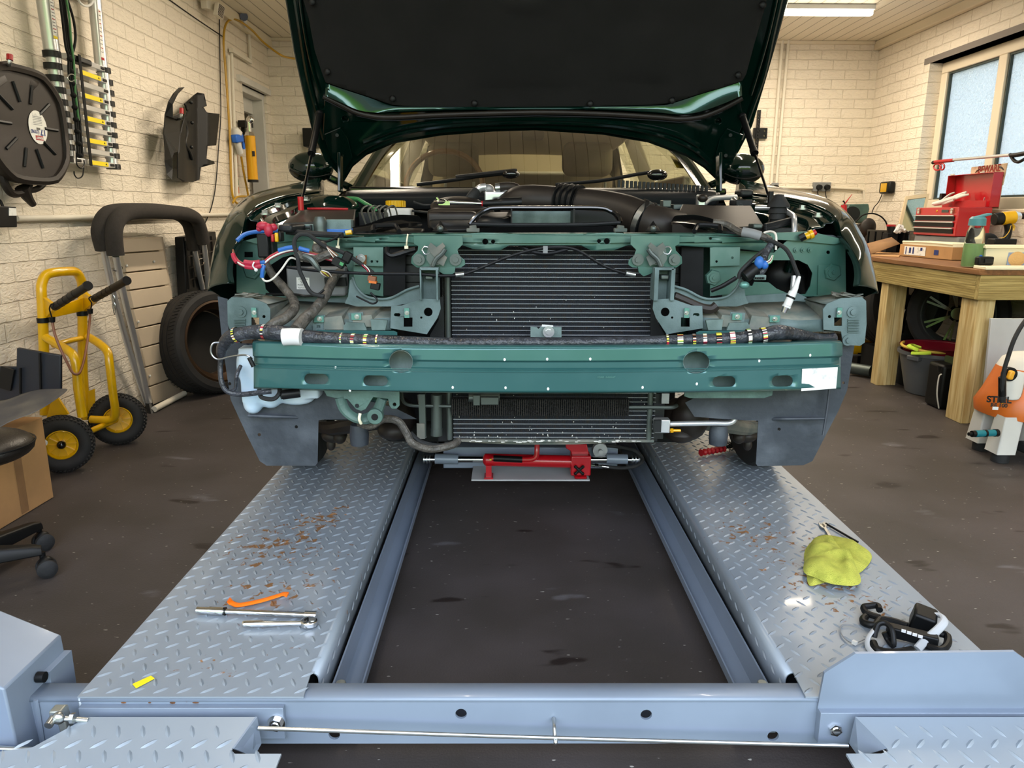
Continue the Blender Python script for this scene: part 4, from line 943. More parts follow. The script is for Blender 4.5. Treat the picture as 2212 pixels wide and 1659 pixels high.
# sleeves seen inside the two round openings
for cx_, rx_ in ((866, 26), (1504, 29)):
    ring = circ(cx_, 784, rx_, 24.5, n=28); MB().loft([[at(a, b+sag(a), bdep(a, b)+d) for a, b in ring] for d in (0, .045)], close=True).build('beam_sleeve', M['plastic_green'], beam, solid=.001)
for px, py in ((1182, 776), (1275, 776), (1090, 777), (1184, 840), (1092, 838), (1640, 785), (1750, 776), (978, 838), (1388, 838), (725, 800), (1505, 832), (756, 848)):
    MB().ell(at(px, py+sag(px), bdep(px, py)), (.0032, .0012, .0042), n=8, m=4).build('paint_chip', M['label'], beam)
lb = [(1733, 797), (1810, 793), (1806, 839), (1731, 845)]
MB().sheet([(a, b-sag(a)) for a, b in lb], (), lambda u, v: at(u, v+sag(u), bdep(u, v)-.003)).build('worn_white_label', M['label'], beam, solid=.0006, flat=True)
lc = at(1310, 813, 1.80); text('FORD  MOTOR', .009, M['foil'], 'stamped_marking', beam, frame(at(1310, 815, 1.8155), V(1, .01, 0), V(0, 0, 1)), depth=.0002) if 0 else text('FORD  INSIGHT', .0065, M['foil'], 'stamped_marking', beam, frame(at(1310, 815, 1.8155), V(1, .01, 0), V(0, 0, 1)), depth=.0002)
# upper crossmember
cm = [(733, 516), (760, 513), (880, 507), (1004, 505), (1040, 502), (1090, 505), (1270, 505), (1320, 502), (1356, 505), (1466, 507), (1600, 512), (1668, 517), (1672, 546), (1600, 538), (1470, 531), (1356, 530), (1325, 541), (1277, 541), (1255, 530), (1100, 530), (1080, 541), (1022, 538), (999, 530), (896, 532), (800, 534), (731, 536)]
cmh = [circ(1048, 522, 6.5), circ(1065, 522, 4.5), circ(1294, 521, 4.5), circ(1311, 521, 6.5), circ(822, 516, 3), circ(1535, 515, 3)]
cmy = lambda u, v: YD(u, 2.035, .16)-(.010 if 508 < v < 525 else 0)
cmo = MB().sheet(cm, cmh, lambda u, v: at(u, v, cmy(u, v)), cu=rng(750, 1660, 30), cv=(508, 513, 525, 529)).build('upper_crossmember', M['paint_in'], car, solid=.003, ang=25)
tpf = [[at(u, 507, YD(u, 2.03, .16))+V(0, a, b) for a, b in ((0, 0), (.03, .004), (.075, .004))] for u in rng(735, 1665, 31)]
MB().loft(tpf).build('crossmember_top', M['paint_in'], cmo, solid=.003, face=V(0, 0, 1))
for px in (895+12, 916, 937, 958, 979):
    for m_ in (0, 1):
        bolt(px if not m_ else mx(px), 517, YD(px, 2.02, .16), .005, 'paint_in', cmo, 'spot_weld')
# cable ties on crossmember
for px in (733, 881):
    MB().tube([at(px, 498+8, YD(px, 2.02, .16)), at(px-2, 520, YD(px, 2.008, .16)), at(px-3, 536, YD(px, 2.02, .16))], .0028, n=6, flat=.5).obox(at(px-3, 534, YD(px, 2.005, .16)), (.010, .008, .008)).build('cable_tie', M['cream'], car)
# latches
lt = [(893, 509), (999, 509), (1000, 528), (988, 540), (992, 552), (1004, 562), (1005, 572), (996, 578), (960, 580), (900, 578), (888, 569), (889, 555), (902, 541), (903, 532), (894, 527)]
for mi in (0, 1):
    g = lambda p: mx(p) if mi else p
    o = plate('bonnet_latch', lt, 2.005, 'paint_in', holes=[circ(905, 562, 3), circ(984, 561, 3)], mirror=bool(mi), bevel=.001)
    for px, py in ((905, 561), (984, 561)): bolt(g(px), py, 1.998, .0105, 'bolt', o, 'latch_bolt')
    tr('latch_spring', [(g(x), y, 1.992) for x, y in ((912, 540), (918, 549), (928, 546), (927, 536), (917, 533), (911, 541))], .0022, 'steel', o)
    plate('latch_plate', [(g(x), y) for x, y in ((930, 524), (943, 534), (956, 524), (962, 532), (952, 545), (966, 556), (958, 575), (944, 568), (936, 580), (928, 574), (940, 556), (930, 546), (924, 534))], 1.985, 'dust', parent=o, th=.006)
    tr('latch_lever', [(g(x), y, 1.978) for x, y in ((935, 575), (942, 560), (955, 548), (962, 538))], .006, 'bolt', o)
    plate('latch_arm', [(g(x), y) for x, y in ((924, 536), (936, 530), (940, 560), (950, 572), (930, 574), (921, 560))], 1.990, 'bolt', parent=o, th=.004)
    plate('latch_tongue', [(g(x), y) for x, y in ((950, 578), (984, 576), (982, 588), (972, 597), (958, 592), (948, 586))], 2.0, 'paint_in', parent=o, th=.01)
# bonnet release cable and harness tube above radiator
tr('release_cable', [(620, 577, 1.99), (700, 586, 1.985), (800, 591, 1.98), (900, 592, 1.975), (960, 596, 1.975), (1010, 590, 1.98), (1090, 558, 1.985), (1150, 540, 1.98), (1200, 534, 1.975), (1245, 540, 1.98), (1300, 572, 1.985), (1340, 588, 1.985), (1372, 594, 1.985)], .0042, 'black')
MB().cyl(at(984, 594, 1.977), at(1002, 592, 1.98), .007, n=12).cyl(at(1352, 590, 1.983), at(1372, 594, 1.985), .007, n=12).build('cable_ferrule', M['steel'], car)
MB().obox(at(1178, 539, 1.972), (.012, .012, .018)).build('cable_clip', M['grey'], car)
tr('corrugated_tube', [(1122, 530, 2.06), (1150, 544, 2.05), (1185, 548, 2.05), (1225, 539, 2.06)], .006, 'black')
tr('corrugated_tube', [(836, 536, 2.06), (838, 548, 2.05), (850, 552, 2.05), (880, 543, 2.06), (898, 538, 2.06)], .008, 'black')
# condenser / radiator
finm = mk('fins', '#20242c', .55, .3); t = finm.node_tree; b = t.nodes['Principled BSDF']
tcx = t.nodes.new('ShaderNodeTexCoord'); wv = t.nodes.new('ShaderNodeTexWave'); wv.wave_type = 'BANDS'; wv.bands_direction = 'X'; wv.inputs['Scale'].default_value = 120; wv.inputs['Distortion'].default_value = .6; wv.inputs['Detail Scale'].default_value = 3
t.links.new(tcx.outputs['Object'], wv.inputs['Vector'])
nf = t.nodes.new('ShaderNodeTexNoise'); nf.inputs['Scale'].default_value = 90; t.links.new(tcx.outputs['Object'], nf.inputs['Vector'])
mf = t.nodes.new('ShaderNodeMix'); mf.data_type = 'RGBA'; mf.inputs[6].default_value = s2l('#0e1015'); mf.inputs[7].default_value = s2l('#30353e'); t.links.new(wv.outputs['Fac'], mf.inputs[0])
mf2 = t.nodes.new('ShaderNodeMix'); mf2.data_type = 'RGBA'; mf2.inputs[7].default_value = s2l('#3a2c18'); t.links.new(mf.outputs[2], mf2.inputs[6]); rf = t.nodes.new('ShaderNodeMapRange'); rf.inputs[1].default_value = .5; rf.inputs[2].default_value = .8; rf.inputs[4].default_value = .7; t.links.new(nf.outputs['Fac'], rf.inputs[0]); t.links.new(rf.outputs[0], mf2.inputs[0]); t.links.new(mf2.outputs[2], b.inputs['Base Color'])
bf = t.nodes.new('ShaderNodeBump'); bf.inputs['Strength'].default_value = .6; bf.inputs['Distance'].default_value = .004; t.links.new(wv.outputs['Fac'], bf.inputs['Height']); t.links.new(bf.outputs[0], b.inputs['Normal'])
RY = 2.10
ra = at(974, 532, RY); rb = at(1412, 949, RY)
rad = MB().box(ra.x, rb.x, RY+.002, RY+.03, rb.z, ra.z).build('condenser', finm, car)
m = MB(); A('rad_tube', '#8b9095', .5, .5)
y = 541
zc = []
while y < 948:
    z = at(1190, y, RY).z; zc.append(z); m.box(ra.x, rb.x, RY-.004, RY+.002, z-.0009, z+.0009); y += 9.6
m.build('condenser_tube', M['rad_tube'], rad)
for x0, x1 in ((963, 974), (1405, 1414)):
    a = at(x0, 560, RY); c = at(x1, 949, RY); MB().cyl((a.x/2+c.x/2, RY, c.z), (a.x/2+c.x/2, RY, ra.z-.02), .009, n=14).build('condenser_header', M['bolt'], rad)
z0 = at(1180, 948, RY).z
MB().obox(((ra.x+rb.x)/2, RY, z0-.004), (rb.x-ra.x+.0, .02, .008)).build('condenser_base_rail', M['dust'], rad, bevel=.002)
for v_ in (799.5, 804):
    MB().tube([at(u, v_+sag(u), bdep(u, v_)-.0008) for u in rng(552, 1812, 30)], .0014, n=6, sm=False).build('beam_glint_bead', M['paint_beam'], beam)  # thin tubes added so the ledge edges catch bright lines of daylight
rr = random.Random(5); m = MB()
for i in range(130):
    q = V(rr.uniform(ra.x+.01, rb.x-.01), RY-.003, z0+(rr.random()**3)*.42+.004); m.ell(q, (rr.uniform(.0008, .002), .001, rr.uniform(.0008, .003)), n=5, m=3)
for i in range(40):
    q = V(rr.uniform(ra.x, rb.x), RY-.012, z0-.003+rr.uniform(-.004, .003)); m.ell(q, (rr.uniform(.003, .01), .003, rr.uniform(.001, .003)), n=5, m=3)
m.build('dried_debris', M['offwhite'], rad)['kind'] = 'stuff'
# transmission cooler strip
c0 = at(975, 862, 2.06); c1 = at(1358, 898, 2.06)
meshm = mk('cooler_mesh', '#191b1e', .6, .3); t = meshm.node_tree; b = t.nodes['Principled BSDF']
tcx = t.nodes.new('ShaderNodeTexCoord'); ck = t.nodes.new('ShaderNodeTexVoronoi'); ck.inputs['Scale'].default_value = 230; t.links.new(tcx.outputs['Object'], ck.inputs['Vector'])
bk = t.nodes.new('ShaderNodeBump'); bk.inputs['Strength'].default_value = 1; bk.inputs['Distance'].default_value = .004; t.links.new(ck.outputs['Distance'], bk.inputs['Height']); t.links.new(bk.outputs[0], b.inputs['Normal'])
cl_ = MB().box(c0.x, c1.x, 2.06, 2.085, c1.z, c0.z).build('oil_cooler', meshm, car)
m = MB()
for i in range(85): x = c0.x+(c1.x-c0.x)*(i+.5)/85; m.box(x-.0008, x+.0008, 2.056, 2.06, c1.z, c0.z)
m.build('cooler_fin', M['plastic_brown'], cl_)
tr('cooler_pipe', [(1358, 880, 2.07), (1410, 880, 2.07), (1450, 880, 2.07), (1462, 876, 2.08)], .006, 'bolt')
tr('cooler_pipe', [(975, 878, 2.07), (930, 877, 2.07), (890, 876, 2.07), (872, 868, 2.08), (868, 850, 2.1)], .005, 'bolt')
MB().cyl(at(1012, 859, 2.02), at(1080, 858, 2.02), .012, n=14).obox(at(1030, 862, 2.015), (.02, .035, .03)).obox(at(1058, 864, 2.01), (.05, .03, .022)).build('temperature_sensor', M['bolt'], car, bevel=.002)
# centre bracket with bolt
plate('centre_bracket', [(1146, 706), (1160, 707), (1163, 711), (1168, 706), (1213, 707), (1213, 732), (1146, 731)], 2.03, 'plastic_green', th=.004)
bolt(1185, 717, 2.02, .0105, 'alu'); plate('bracket_tag', [(1171, 701), (1195, 703), (1195, 707), (1170, 706)], 2.04, 'white')
# radiator side tanks and support
for s in (0, 1):
    g = (lambda p: mx(p)+3) if s else (lambda p: p)
    x0, x1 = sorted((g(954), g(962))); MB(); pbox(x0, 600, x1, 740, 2.11, 2.15).build('radiator_tank', M['plastic'], car, bevel=.003)
    m = MB()
    for i in range(38): x0, x1 = sorted((g(955), g(961))); pbox(x0, 603+i*3.6, x1, 605+i*3.6, 2.105, 2.11, m)
    m.build('tank_rib', M['black'], car)
    x0, x1 = sorted((g(944), g(975))); pbox(x0, 850, x1, 955, 2.115, 2.15).build('radiator_tank', M['plastic'], car, bevel=.004)
    x0, x1 = sorted((g(828), g(876))); plate('foam_baffle', [(x0, 531), (x1, 531), (x1, 640), (x0, 640)] if not s else [(1472, 531), (1521, 531), (1519, 643), (1468, 643)], 2.10, 'black_matte', th=.012, bevel=.003)
    plate('duct_panel', [(g(x), y) for x, y in ((866, 533), (906, 533), (908, 632), (872, 632))], 2.13, 'plastic', th=.01)
    m = MB()
    for yy in (552, 571, 590, 609): m.add([at(g(868), yy, 2.128), at(g(907), yy, 2.128), at(g(907), yy+1.5, 2.128), at(g(868), yy+1.5, 2.128)], [(0, 1, 2, 3)])
    m.build('duct_rib', M['black'], car, solid=.003)
    plate('radiator_shroud', [(g(x), y) for x, y in ((940, 648), (958, 640), (960, 745), (925, 745), (930, 722), (948, 690))], 2.08, 'plastic', th=.008)
# inner wing plates either side of the radiator opening
for mi in (0, 1):
    o = plate('inner_plate', [(763, 534), (828, 534), (828, 576), (764, 573)], 2.085, 'paint_dusty', holes=[circ(803, 565, 2.6), circ(815, 565, 2.2)] if not mi else [circ(826-12, 565, 2.6), circ(780, 557, 2.6)], mirror=bool(mi), th=.004, bevel=.001)
    plate('inner_plate_lower', [(764, 575), (828, 575), (828, 640), (764, 632)], 2.10, 'paint_dusty', mirror=bool(mi), th=.004)
    g = (lambda p: mx(p)) if mi else (lambda p: p)
    c = at(g(820), 600, 2.09); MB().cyl(c+V(0, .01, 0), c+V(0, .002, 0), .024, .021, n=6).cyl(c, c+V(0, -.004, 0), .013, n=20).cyl(c, c+V(0, -.008, 0), .006, n=6).build('plate_boss', M['paint_in'], o) if mi else None
plate('rusty_nut_plate', [(769, 553), (792, 551), (791, 571), (768, 569)], 2.07, 'rust', th=.004); bolt(780, 558, 2.068, .008, 'steel')
# back panels with headlamp apertures
lp = [(511, 524), (560, 512), (640, 510), (735, 520), (766, 540), (768, 640), (700, 645), (560, 640), (511, 632)]
lh = [(570, 600), (580, 575), (610, 556), (650, 545), (720, 548), (745, 565), (755, 590), (752, 625), (730, 640), (640, 643), (590, 640), (574, 625)]
plate('left_front_panel', lp, lambda u, v: 2.16-.0001*(u-511), 'paint_in', holes=[lh, rect(527, 544, 546, 556)], th=.004)
rp_ = [(1588, 541), (1672, 546), (1700, 520), (1718, 516), (1826, 524), (1828, 640), (1770, 640), (1700, 641), (1560, 641), (1560, 570)]
rh = [(1588, 595), (1608, 572), (1644, 562), (1725, 562), (1745, 572), (1755, 590), (1750, 618), (1740, 635), (1707, 636), (1677, 623), (1661, 610), (1629, 609), (1625, 618), (1600, 612)]
plate('right_front_panel', rp_, 2.15, 'paint_in', holes=[rh, circ(1789, 545, 4)], th=.004)
plate('panel_embossing', [(1768, 573), (1826, 574), (1827, 637), (1766, 637)], 2.145, 'paint_in', th=.003)
c = at(1799, 588, 2.142); MB().cyl(c, c+V(0, -.003, 0), .026, .023, n=6).cyl(c, c+V(0, -.006, 0), .016, n=20).cyl(c, c+V(0, -.010, 0), .006, n=6).build('embossed_boss', M['paint_in'], car)
c = at(1537, 600, 2.085)
for px in (1720, 1735, 1750): bolt(px, 540, 2.147, .005, 'paint_in', name='spot_weld')
c = at(545, 584, 2.155); MB().cyl(c, c+V(0, -.004, 0), .028, .024, n=6).cyl(c, c+V(0, -.008, 0), .015, n=20).build('embossed_boss', M['paint_in'], car)
# black panels stand in for the shade inside the apertures
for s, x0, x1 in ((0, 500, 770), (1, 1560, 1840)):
    a = at(x0, 490, 2.30); c = at(x1, 650, 2.30); MB().box(a.x, c.x, 2.36, 2.38, c.z-.05, a.z-.03).build('aperture_shade_panel', M['black_matte'], car)
MB().ell(at(1695, 595, 2.28), (.07, .05, .06), n=18, m=12).build('air_intake_horn', M['black'], car)
MB().cyl(at(1722, 600, 2.2), at(1730, 640, 2.22), .020, n=14).build('horn_pipe', M['black'], car)
# control module box with white label, left aperture
mod = MB(); a = at(617, 577, 2.10); c = at(746, 640, 2.10); mod.box(a.x, c.x, 2.10, 2.15, c.z, a.z)
mo = mod.build('control_module', M['grey'], car, bevel=.006)
M['grey'].node_tree.nodes['Principled BSDF'].inputs['Roughness'].default_value = .6
lm = plate('module_label', [(640, 599), (668, 600), (669, 625), (641, 625)], 2.098, 'label', parent=mo, th=.0006)
for i, (s, tx) in enumerate(((.006, 'C2C 3574'), (.010, '531'), (.006, 'MADE IN U'), (.006, 'R37 DC12'))):
    text(tx, s, M['black'], 'label_print', mo, frame(at(654.5, 603.5+i*6, 2.0968), V(1, 0, 0), V(0, 0, 1)), depth=.0001)
plate('module_connector', [(700, 600), (745, 600), (748, 618), (702, 618)], 2.085, 'black', th=.02)
# ---- headlamp carriers (grey-green moulded rails) ; mirrored
A('carrier', '#66797a', .58, 0, col2='#475a59', vs=9, bump=.1, bs=200)
A('carrier_dust', '#85847a', .8, 0, col2='#5e6965', vs=16)
def carrier(mi):
    g = (lambda p: mx(p)) if mi else (lambda p: p)
    inner = [(911, 645), (950, 647), (952, 667), (945, 687), (922, 722), (855, 711), (843, 709), (845, 661), (868, 660)]
    o = plate('headlamp_carrier', inner, 1.975, 'carrier', holes=[circ(925, 674, 9.5), circ(910, 686, 2.5), rect(872, 686, 891, 706), slot(858, 680, 14, 7)], mirror=bool(mi), th=.004, bevel=.0008)
    # upright channel
    x0, x1 = sorted((g(906), g(947)))
    m = MB(); pbox(min(g(906), g(911)), 580, max(g(906), g(911)), 650, 1.965, 2.02, m); pbox(min(g(941), g(947)), 582, max(g(941), g(947)), 650, 1.965, 2.02, m); pbox(x0, 578, x1, 584, 1.965, 2.02, m)
    m.build('carrier_upright', M['carrier'], o, bevel=.001)
    plate('upright_back', [(g(x), y) for x, y in ((910, 584), (942, 584), (942, 648), (910, 648))], 2.015, 'carrier', parent=o)
    MB().obox(at(g(928), 598, 1.995), (.022, .03, .012)).build('guide_block', M['bolt'], o, bevel=.003)
    # sloping shelf arm from upright to the centre
    arm = [(g(x), y) for x, y in ((906, 618), (880, 626), (846, 643), (820, 646), (790, 640), (768, 615), (762, 600), (756, 606), (752, 640), (745, 655), (770, 662), (845, 662), (911, 650))]
    plate('carrier_arm', arm, 2.03, 'carrier', parent=o, th=.004)
    tr('arm_rim', [(g(x), y, 2.022) for x, y in ((906, 618), (880, 626), (846, 643), (820, 646), (790, 640), (770, 620), (762, 598))], .0035, 'carrier', o)
    # shelf: floor receding
    fr = [(g(x), y) for x, y in ((582, 690), (640, 692), (675, 688), (760, 690), (845, 686))]
    bk = [(g(x), y) for x, y in ((600, 655), (640, 650), (690, 652), (770, 655), (845, 660))]
    MB().loft([[at(*p, 1.985) for p in fr], [at(p[0], p[1], 2.13) for p in bk]]).build('carrier_shelf', M['carrier_dust'], o, solid=.003, face=V(0, 0, 1))
    MB().loft([[at(*p, 1.985) for p in fr], [at(p[0], p[1]+26, 1.982) for p in fr]]).build('shelf_front', M['carrier'], o, solid=.003)
    # raised boxes with sloping tops
    for (a0, a1, yt, yb, sh) in ((700, 738, 682, 712, 20), (762, 802, 680, 706, 26)):
        F0 = [at(g(x), y, 1.970) for x, y in ((a0, yt+4), (a1, yt), (a1+8, yb), (a0, yb))]
        Bk = [at(g(x+sh), y-22, 2.11) for x, y in ((a0, yt+4), (a1, yt), (a1+8, yb), (a0, yb))]
        MB().loft([F0, Bk], close=True).add(F0, [(0, 1, 2, 3)]).build('carrier_step', M['carrier_dust'], o, bevel=.002)
    plate('clip_bracket', [(g(x), y) for x, y in ((676, 680), (702, 680), (702, 714), (676, 714))], 1.975, 'carrier', parent=o, holes=[rect(684, 703, 692, 708)] if not mi else [])
    plate('clip_bracket', [(g(x), y) for x, y in ((752, 676), (784, 674), (786, 702), (756, 706))], 1.972, 'carrier', parent=o)
    for px, py in ((689, 689), (770, 684)):
        MB().obox(at(g(px), py, 1.966), (.026, .004, .017)).build('metal_clip', M['foil'], o); bolt(g(px)+1, py, 1.963, .0045, 'steel', o, 'clip_hole', washer=True)
    for px, py in ((549, 675), (879, 676)):
        MB().obox(at(g(px), py, 1.968), (.013, .004, .026)).build('metal_clip', M['foil'], o); bolt(g(px), py, 1.965, .004, 'steel', o, 'clip_hole')
    # outer block
    blk = [(491, 650), (500, 642), (545, 644), (575, 656), (584, 668), (583, 720), (500, 722), (492, 700)] if not mi else [(491, 650), (500, 642), (545, 644), (575, 656), (584, 668), (583, 712), (545, 716), (540, 745), (504, 747), (494, 740), (490, 700)]
    plate('carrier_end_block', blk, 1.975, 'carrier', holes=[rect(543, 686, 560, 704), circ(570, 684, 3.5)], mirror=bool(mi), parent=o, th=.004, bevel=.0008)
    F0 = [at(g(x), y, 1.98) for x, y in ((560, 660), (582, 668), (583, 718), (560, 718))]; Bk = [at(g(x+40), y-12, 2.12) for x, y in ((560, 660), (582, 660), (583, 700), (560, 700))]
    MB().loft([F0, Bk], close=True).build('end_block_box', M['carrier_dust'], o)
    T0 = [at(g(x), y, yy) for x, y, yy in ((500, 643, 1.98), (575, 656, 1.98), (625, 645, 2.12), (545, 632, 2.14))]
    MB().add(T0, [(0, 1, 2, 3)]).build('end_block_top', M['carrier_dust'], o, solid=.003)
    bolt(g(520), 674, 1.972, .010, 'carrier', o, 'block_bolt')
    if mi: bolt(g(530), 735, 1.972, .010, 'carrier', o, 'block_bolt')
    m = MB()
    for i in range(9): pbox(min(g(505), g(530)), 690+i*3.4, max(g(505), g(530)), 691.6+i*3.4, 1.970, 1.975, m)
    m.build('block_ribs', M['carrier'], o)
    # green lower strip + cups
    plate('lower_strip', [(g(x), y) for x, y in ((684, 713), (850, 715), (858, 718), (858, 724), (684, 722))], 1.955, 'paint_beam', parent=o)
    plate('cup', [(g(x), y) for x, y in ((742, 704), (748, 696), (786, 698), (792, 713), (742, 713))], 1.962, 'plastic_green', parent=o, th=.01)
    plate('cup', [(g(x), y) for x, y in ((800, 690), (837, 692), (832, 713), (803, 713))], 1.958, 'plastic_green', parent=o, th=.012)
    plate('carrier_back', [(g(x), y) for x, y in ((640, 632), (768, 640), (768, 690), (600, 690), (600, 655), (625, 640))], 2.14, 'carrier', parent=o)
    # layered leaf of foam strip on the outer block
    rr = random.Random(4+mi); m = MB()
    for i in range(7): m.obox(at(g(535+rr.uniform(-24, 26)), 638+rr.uniform(-3, 4), 2.0+rr.uniform(0, .04)), (rr.uniform(.03, .06), .02, .003), Euler((rr.uniform(-.2, .2), rr.uniform(-.25, .25), rr.uniform(-.3, .3))))
    m.build('foam_strip', M['dust'], o)
carrier(0); carrier(1)
# ---- wheel arch liners / mud flaps
lo1 = [(470, 640), (492, 646), (494, 720), (520, 742), (545, 742), (547, 838), (700, 838), (740, 852), (850, 880), (900, 905), (700, 906), (688, 908), (686, 1000), (681, 1006), (576, 1006), (561, 996), (533, 939), (498, 863), (480, 740)]
plate('wheel_arch_liner', lo1, 2.02, 'liner', holes=[circ(496, 829, 3.5), circ(640, 922, 3.5), circ(560, 939, 3.5)], th=.003)
tr('liner_ridge', [(536, 898, 1.99), (600, 900, 2.0), (686, 903, 2.05), (760, 905, 2.10)], .0045, 'liner'); tr('liner_ridge', [(533, 742, 2.015), (536, 840, 2.01), (538, 896, 1.99)], .003, 'liner')
lo2 = [(1846, 745), (1830, 843), (1811, 888), (1775, 957), (1755, 996), (1736, 1005), (1637, 1007), (1633, 1002), (1638, 909), (1560, 905), (1500, 900), (1480, 870), (1520, 850), (1812, 838), (1816, 745)]
plate('wheel_arch_liner', lo2, 2.02, 'liner', holes=[circ(1683, 927, 3.5), circ(1822, 827, 3)], th=.003)
tr('liner_ridge', [(1780, 904, 1.99), (1700, 905, 2.0), (1638, 905, 2.05), (1560, 904, 2.1)], .0045, 'liner'); tr('liner_ridge', [(1792, 842, 2.0), (1786, 890, 1.99), (1778, 940, 1.98)], .004, 'liner')
# ---- washer bottle
def remesh(o, vox=.006, it=6):
    m = o.modifiers.new('r', 'REMESH'); m.mode = 'VOXEL'; m.voxel_size = vox; m.use_smooth_shade = True
    m = o.modifiers.new('s', 'SMOOTH'); m.iterations = it; m.factor = .7
m = MB(); wy = 1.97
pbox(512, 752, 560, 872, wy, wy+.07, m); m.ell(at(547, 870, wy+.03), (.028, .03, .032)).ell(at(585, 862, wy+.03), (.03, .03, .026)).ell(at(556, 858, wy+.03), (.04, .03, .03))
pbox(520, 838, 690, 862, wy+.01, wy+.08, m); m.ell(at(640, 858, wy+.04), (.055, .03, .022)).ell(at(535, 790, wy+.03), (.03, .035, .06))
wb_ = m.build('washer_bottle', M['bottle_white'], car); remesh(wb_, .005, 5)
MB().cyl(at(610, 853, 1.93), at(648, 848, 1.94), .013, n=14).cyl(at(606, 855, 1.925), at(614, 853, 1.93), .010, n=12).build('washer_pump', M['black'], car)
tr('pump_hose', [(560, 840, 1.93), (565, 858, 1.925), (590, 862, 1.925), (603, 850, 1.93), (604, 838, 1.95)], .006, 'rubber')
# ---- towing eye bracket
A('tow', '#4f6b62', .5, .1, col2='#3d544e', vs=12, bump=.15, bs=120)
plate('tow_bracket', [(699, 843), (863, 846), (863, 876), (857, 883), (846, 883), (841, 876), (838, 862), (806, 858), (790, 884), (780, 888), (769, 884), (750, 862), (724, 860), (706, 856)], 1.90, 'tow', holes=[circ(771, 877, 4.5), circ(852, 874, 4)], th=.008, bevel=.001)
rows = []
for x, y, w_ in ((735, 860, 12), (741, 878, 12), (752, 895, 12), (772, 905, 11), (792, 906, 11), (806, 900, 14), (818, 884, 16), (824, 862, 14)):
    pass
MB().tube([at(x, y, 1.905) for x, y in ((735, 858), (742, 880), (756, 896), (776, 905), (800, 902), (816, 886), (826, 860))], [.016, .015, .014, .014, .018, .017, .016], n=10, flat=.7).build('tow_hook', M['tow'], car)
c = at(810, 900, 1.885); MB().cyl(c+V(0, .02, 0), c+V(0, -.004, 0), .021, n=24).build('towing_eye', M['tow'], car, bevel=.002); MB().cyl(c+V(0, -.0035, 0), c+V(0, -.005, 0), .009, n=20).build('eye_hole_shade', M['black_matte'], car)  # black disc painted for the shade in the hole of the eye
tr('hook_tie', [(778, 893, 1.885), (776, 905, 1.882), (780, 915, 1.89)], .004, 'cream')
plate('beam_mount', [(1480, 846), (1670, 842), (1668, 854), (1650, 860), (1490, 860), (1478, 856)], 1.90, 'tow', th=.006)
# ---- lower clutter
tr('lower_harness', [(776, 913, 1.93), (800, 920, 1.95), (830, 905, 1.98), (860, 910, 1.98), (878, 935, 1.98), (892, 958, 1.98), (930, 970, 2.0), (975, 962, 2.02), (990, 952, 2.05)], .011, 'tape_grey', n=10)
tr('lower_hose', [(886, 935, 2.0), (910, 955, 2.0), (950, 963, 2.02), (985, 955, 2.05)], .007, 'rubber')
MB().lathe([(0, .03), (.024, .03), (.028, -.0), (.026, -.03), (0, -.034)], 20, Matrix.Translation(at(776, 938, 2.06))).build('bump_cup', M['liner'], car)
MB().lathe([(0, .03), (.024, .03), (.028, -.0), (.026, -.03), (0, -.034)], 20, Matrix.Translation(at(1552, 938, 2.10))).build('bump_cup', M['liner'], car)
for s in (0, 1):
    g = (lambda p: 2330-p) if s else (lambda p: p)
    m = MB().tube([at(g(x), y, Y) for x, y, Y in ((690, 922, 2.5), (720, 925, 2.4), (760, 918, 2.35), (850, 905, 2.35))], [.02, .024, .028, .03], n=10)
    m.build('control_arm', M['dust' if s else 'plastic_brown'], car)
    m = MB().ell(at(g(722), 940, 2.45), (.045, .04, .025)).ell(at(g(715), 960, 2.45), (.016, .016, .022)).ell(at(g(734), 945, 2.4), .022); m.build('ball_joint', M['plastic_brown'], car)
    m = MB().ell(at(g(850), 930, 2.2), (.05, .04, .03)).ell(at(g(870), 900, 2.25), (.04, .06, .06)); m.build('subframe_mount', M['plastic_brown'], car)
MB().box(XC-.5, XC+.5, 2.3, 2.6, .40, .47).build('subframe', M['black_matte'], car, bevel=.02)
pbox(904, 852, 920, 945, 2.06, 2.09).build('receiver_bracket', M['bolt'], car); pbox(900, 915, 918, 948, 2.055, 2.06).build('bracket_plate', M['dust'], car)
MB().cyl(at(943, 852, 2.08), at(943, 938, 2.08), .0165, n=18).cyl(at(943, 925, 2.08), at(943, 940, 2.08), .0175, n=18).build('receiver_drier', M['bolt'], car)
tr('coolant_pipe', [(905, 852, 2.08), (912, 900, 2.08), (918, 945, 2.08)], .006, 'steel')
pbox(1430, 850, 1445, 872, 2.08, 2.09).build('side_bracket', M['steel'], car)
pbox(1414, 850, 1432, 948, 2.10, 2.14).build('side_frame', M['plastic'], car)
pbox(1415, 907, 1447, 936, 2.03, 2.06).build('pipe_block', M['alu'], car, bevel=.003); pbox(1413, 908, 1428, 934, 2.022, 2.03).build('block_cap', M['plastic'], car)
MB().cyl(at(1447, 930, 2.04), at(1470, 930, 2.04), .004, n=8).cyl(at(1448, 930, 2.04), at(1454, 930, 2.04), .007, n=6).build('pipe_bolt', M['gold'], car)
tr('air_con_pipe', [(1447, 916, 2.045), (1480, 915, 2.045), (1540, 914, 2.05), (1572, 914, 2.05), (1586, 908, 2.05), (1590, 892, 2.05), (1588, 866, 2.05)], .0075, 'alu', n=12)
m = MB().ell(at(1490, 900, 2.2), (.06, .06, .075)).ell(at(1470, 935, 2.2), (.05, .05, .03)).ell(at(1540, 880, 2.3), (.10, .05, .05)); m.build('power_steering_pump', M['plastic_brown'], car)
tr('bottom_pipe', [(1000, 950, 2.12), (1100, 955, 2.11), (1250, 955, 2.11), (1400, 947, 2.12)], .007, 'dust')
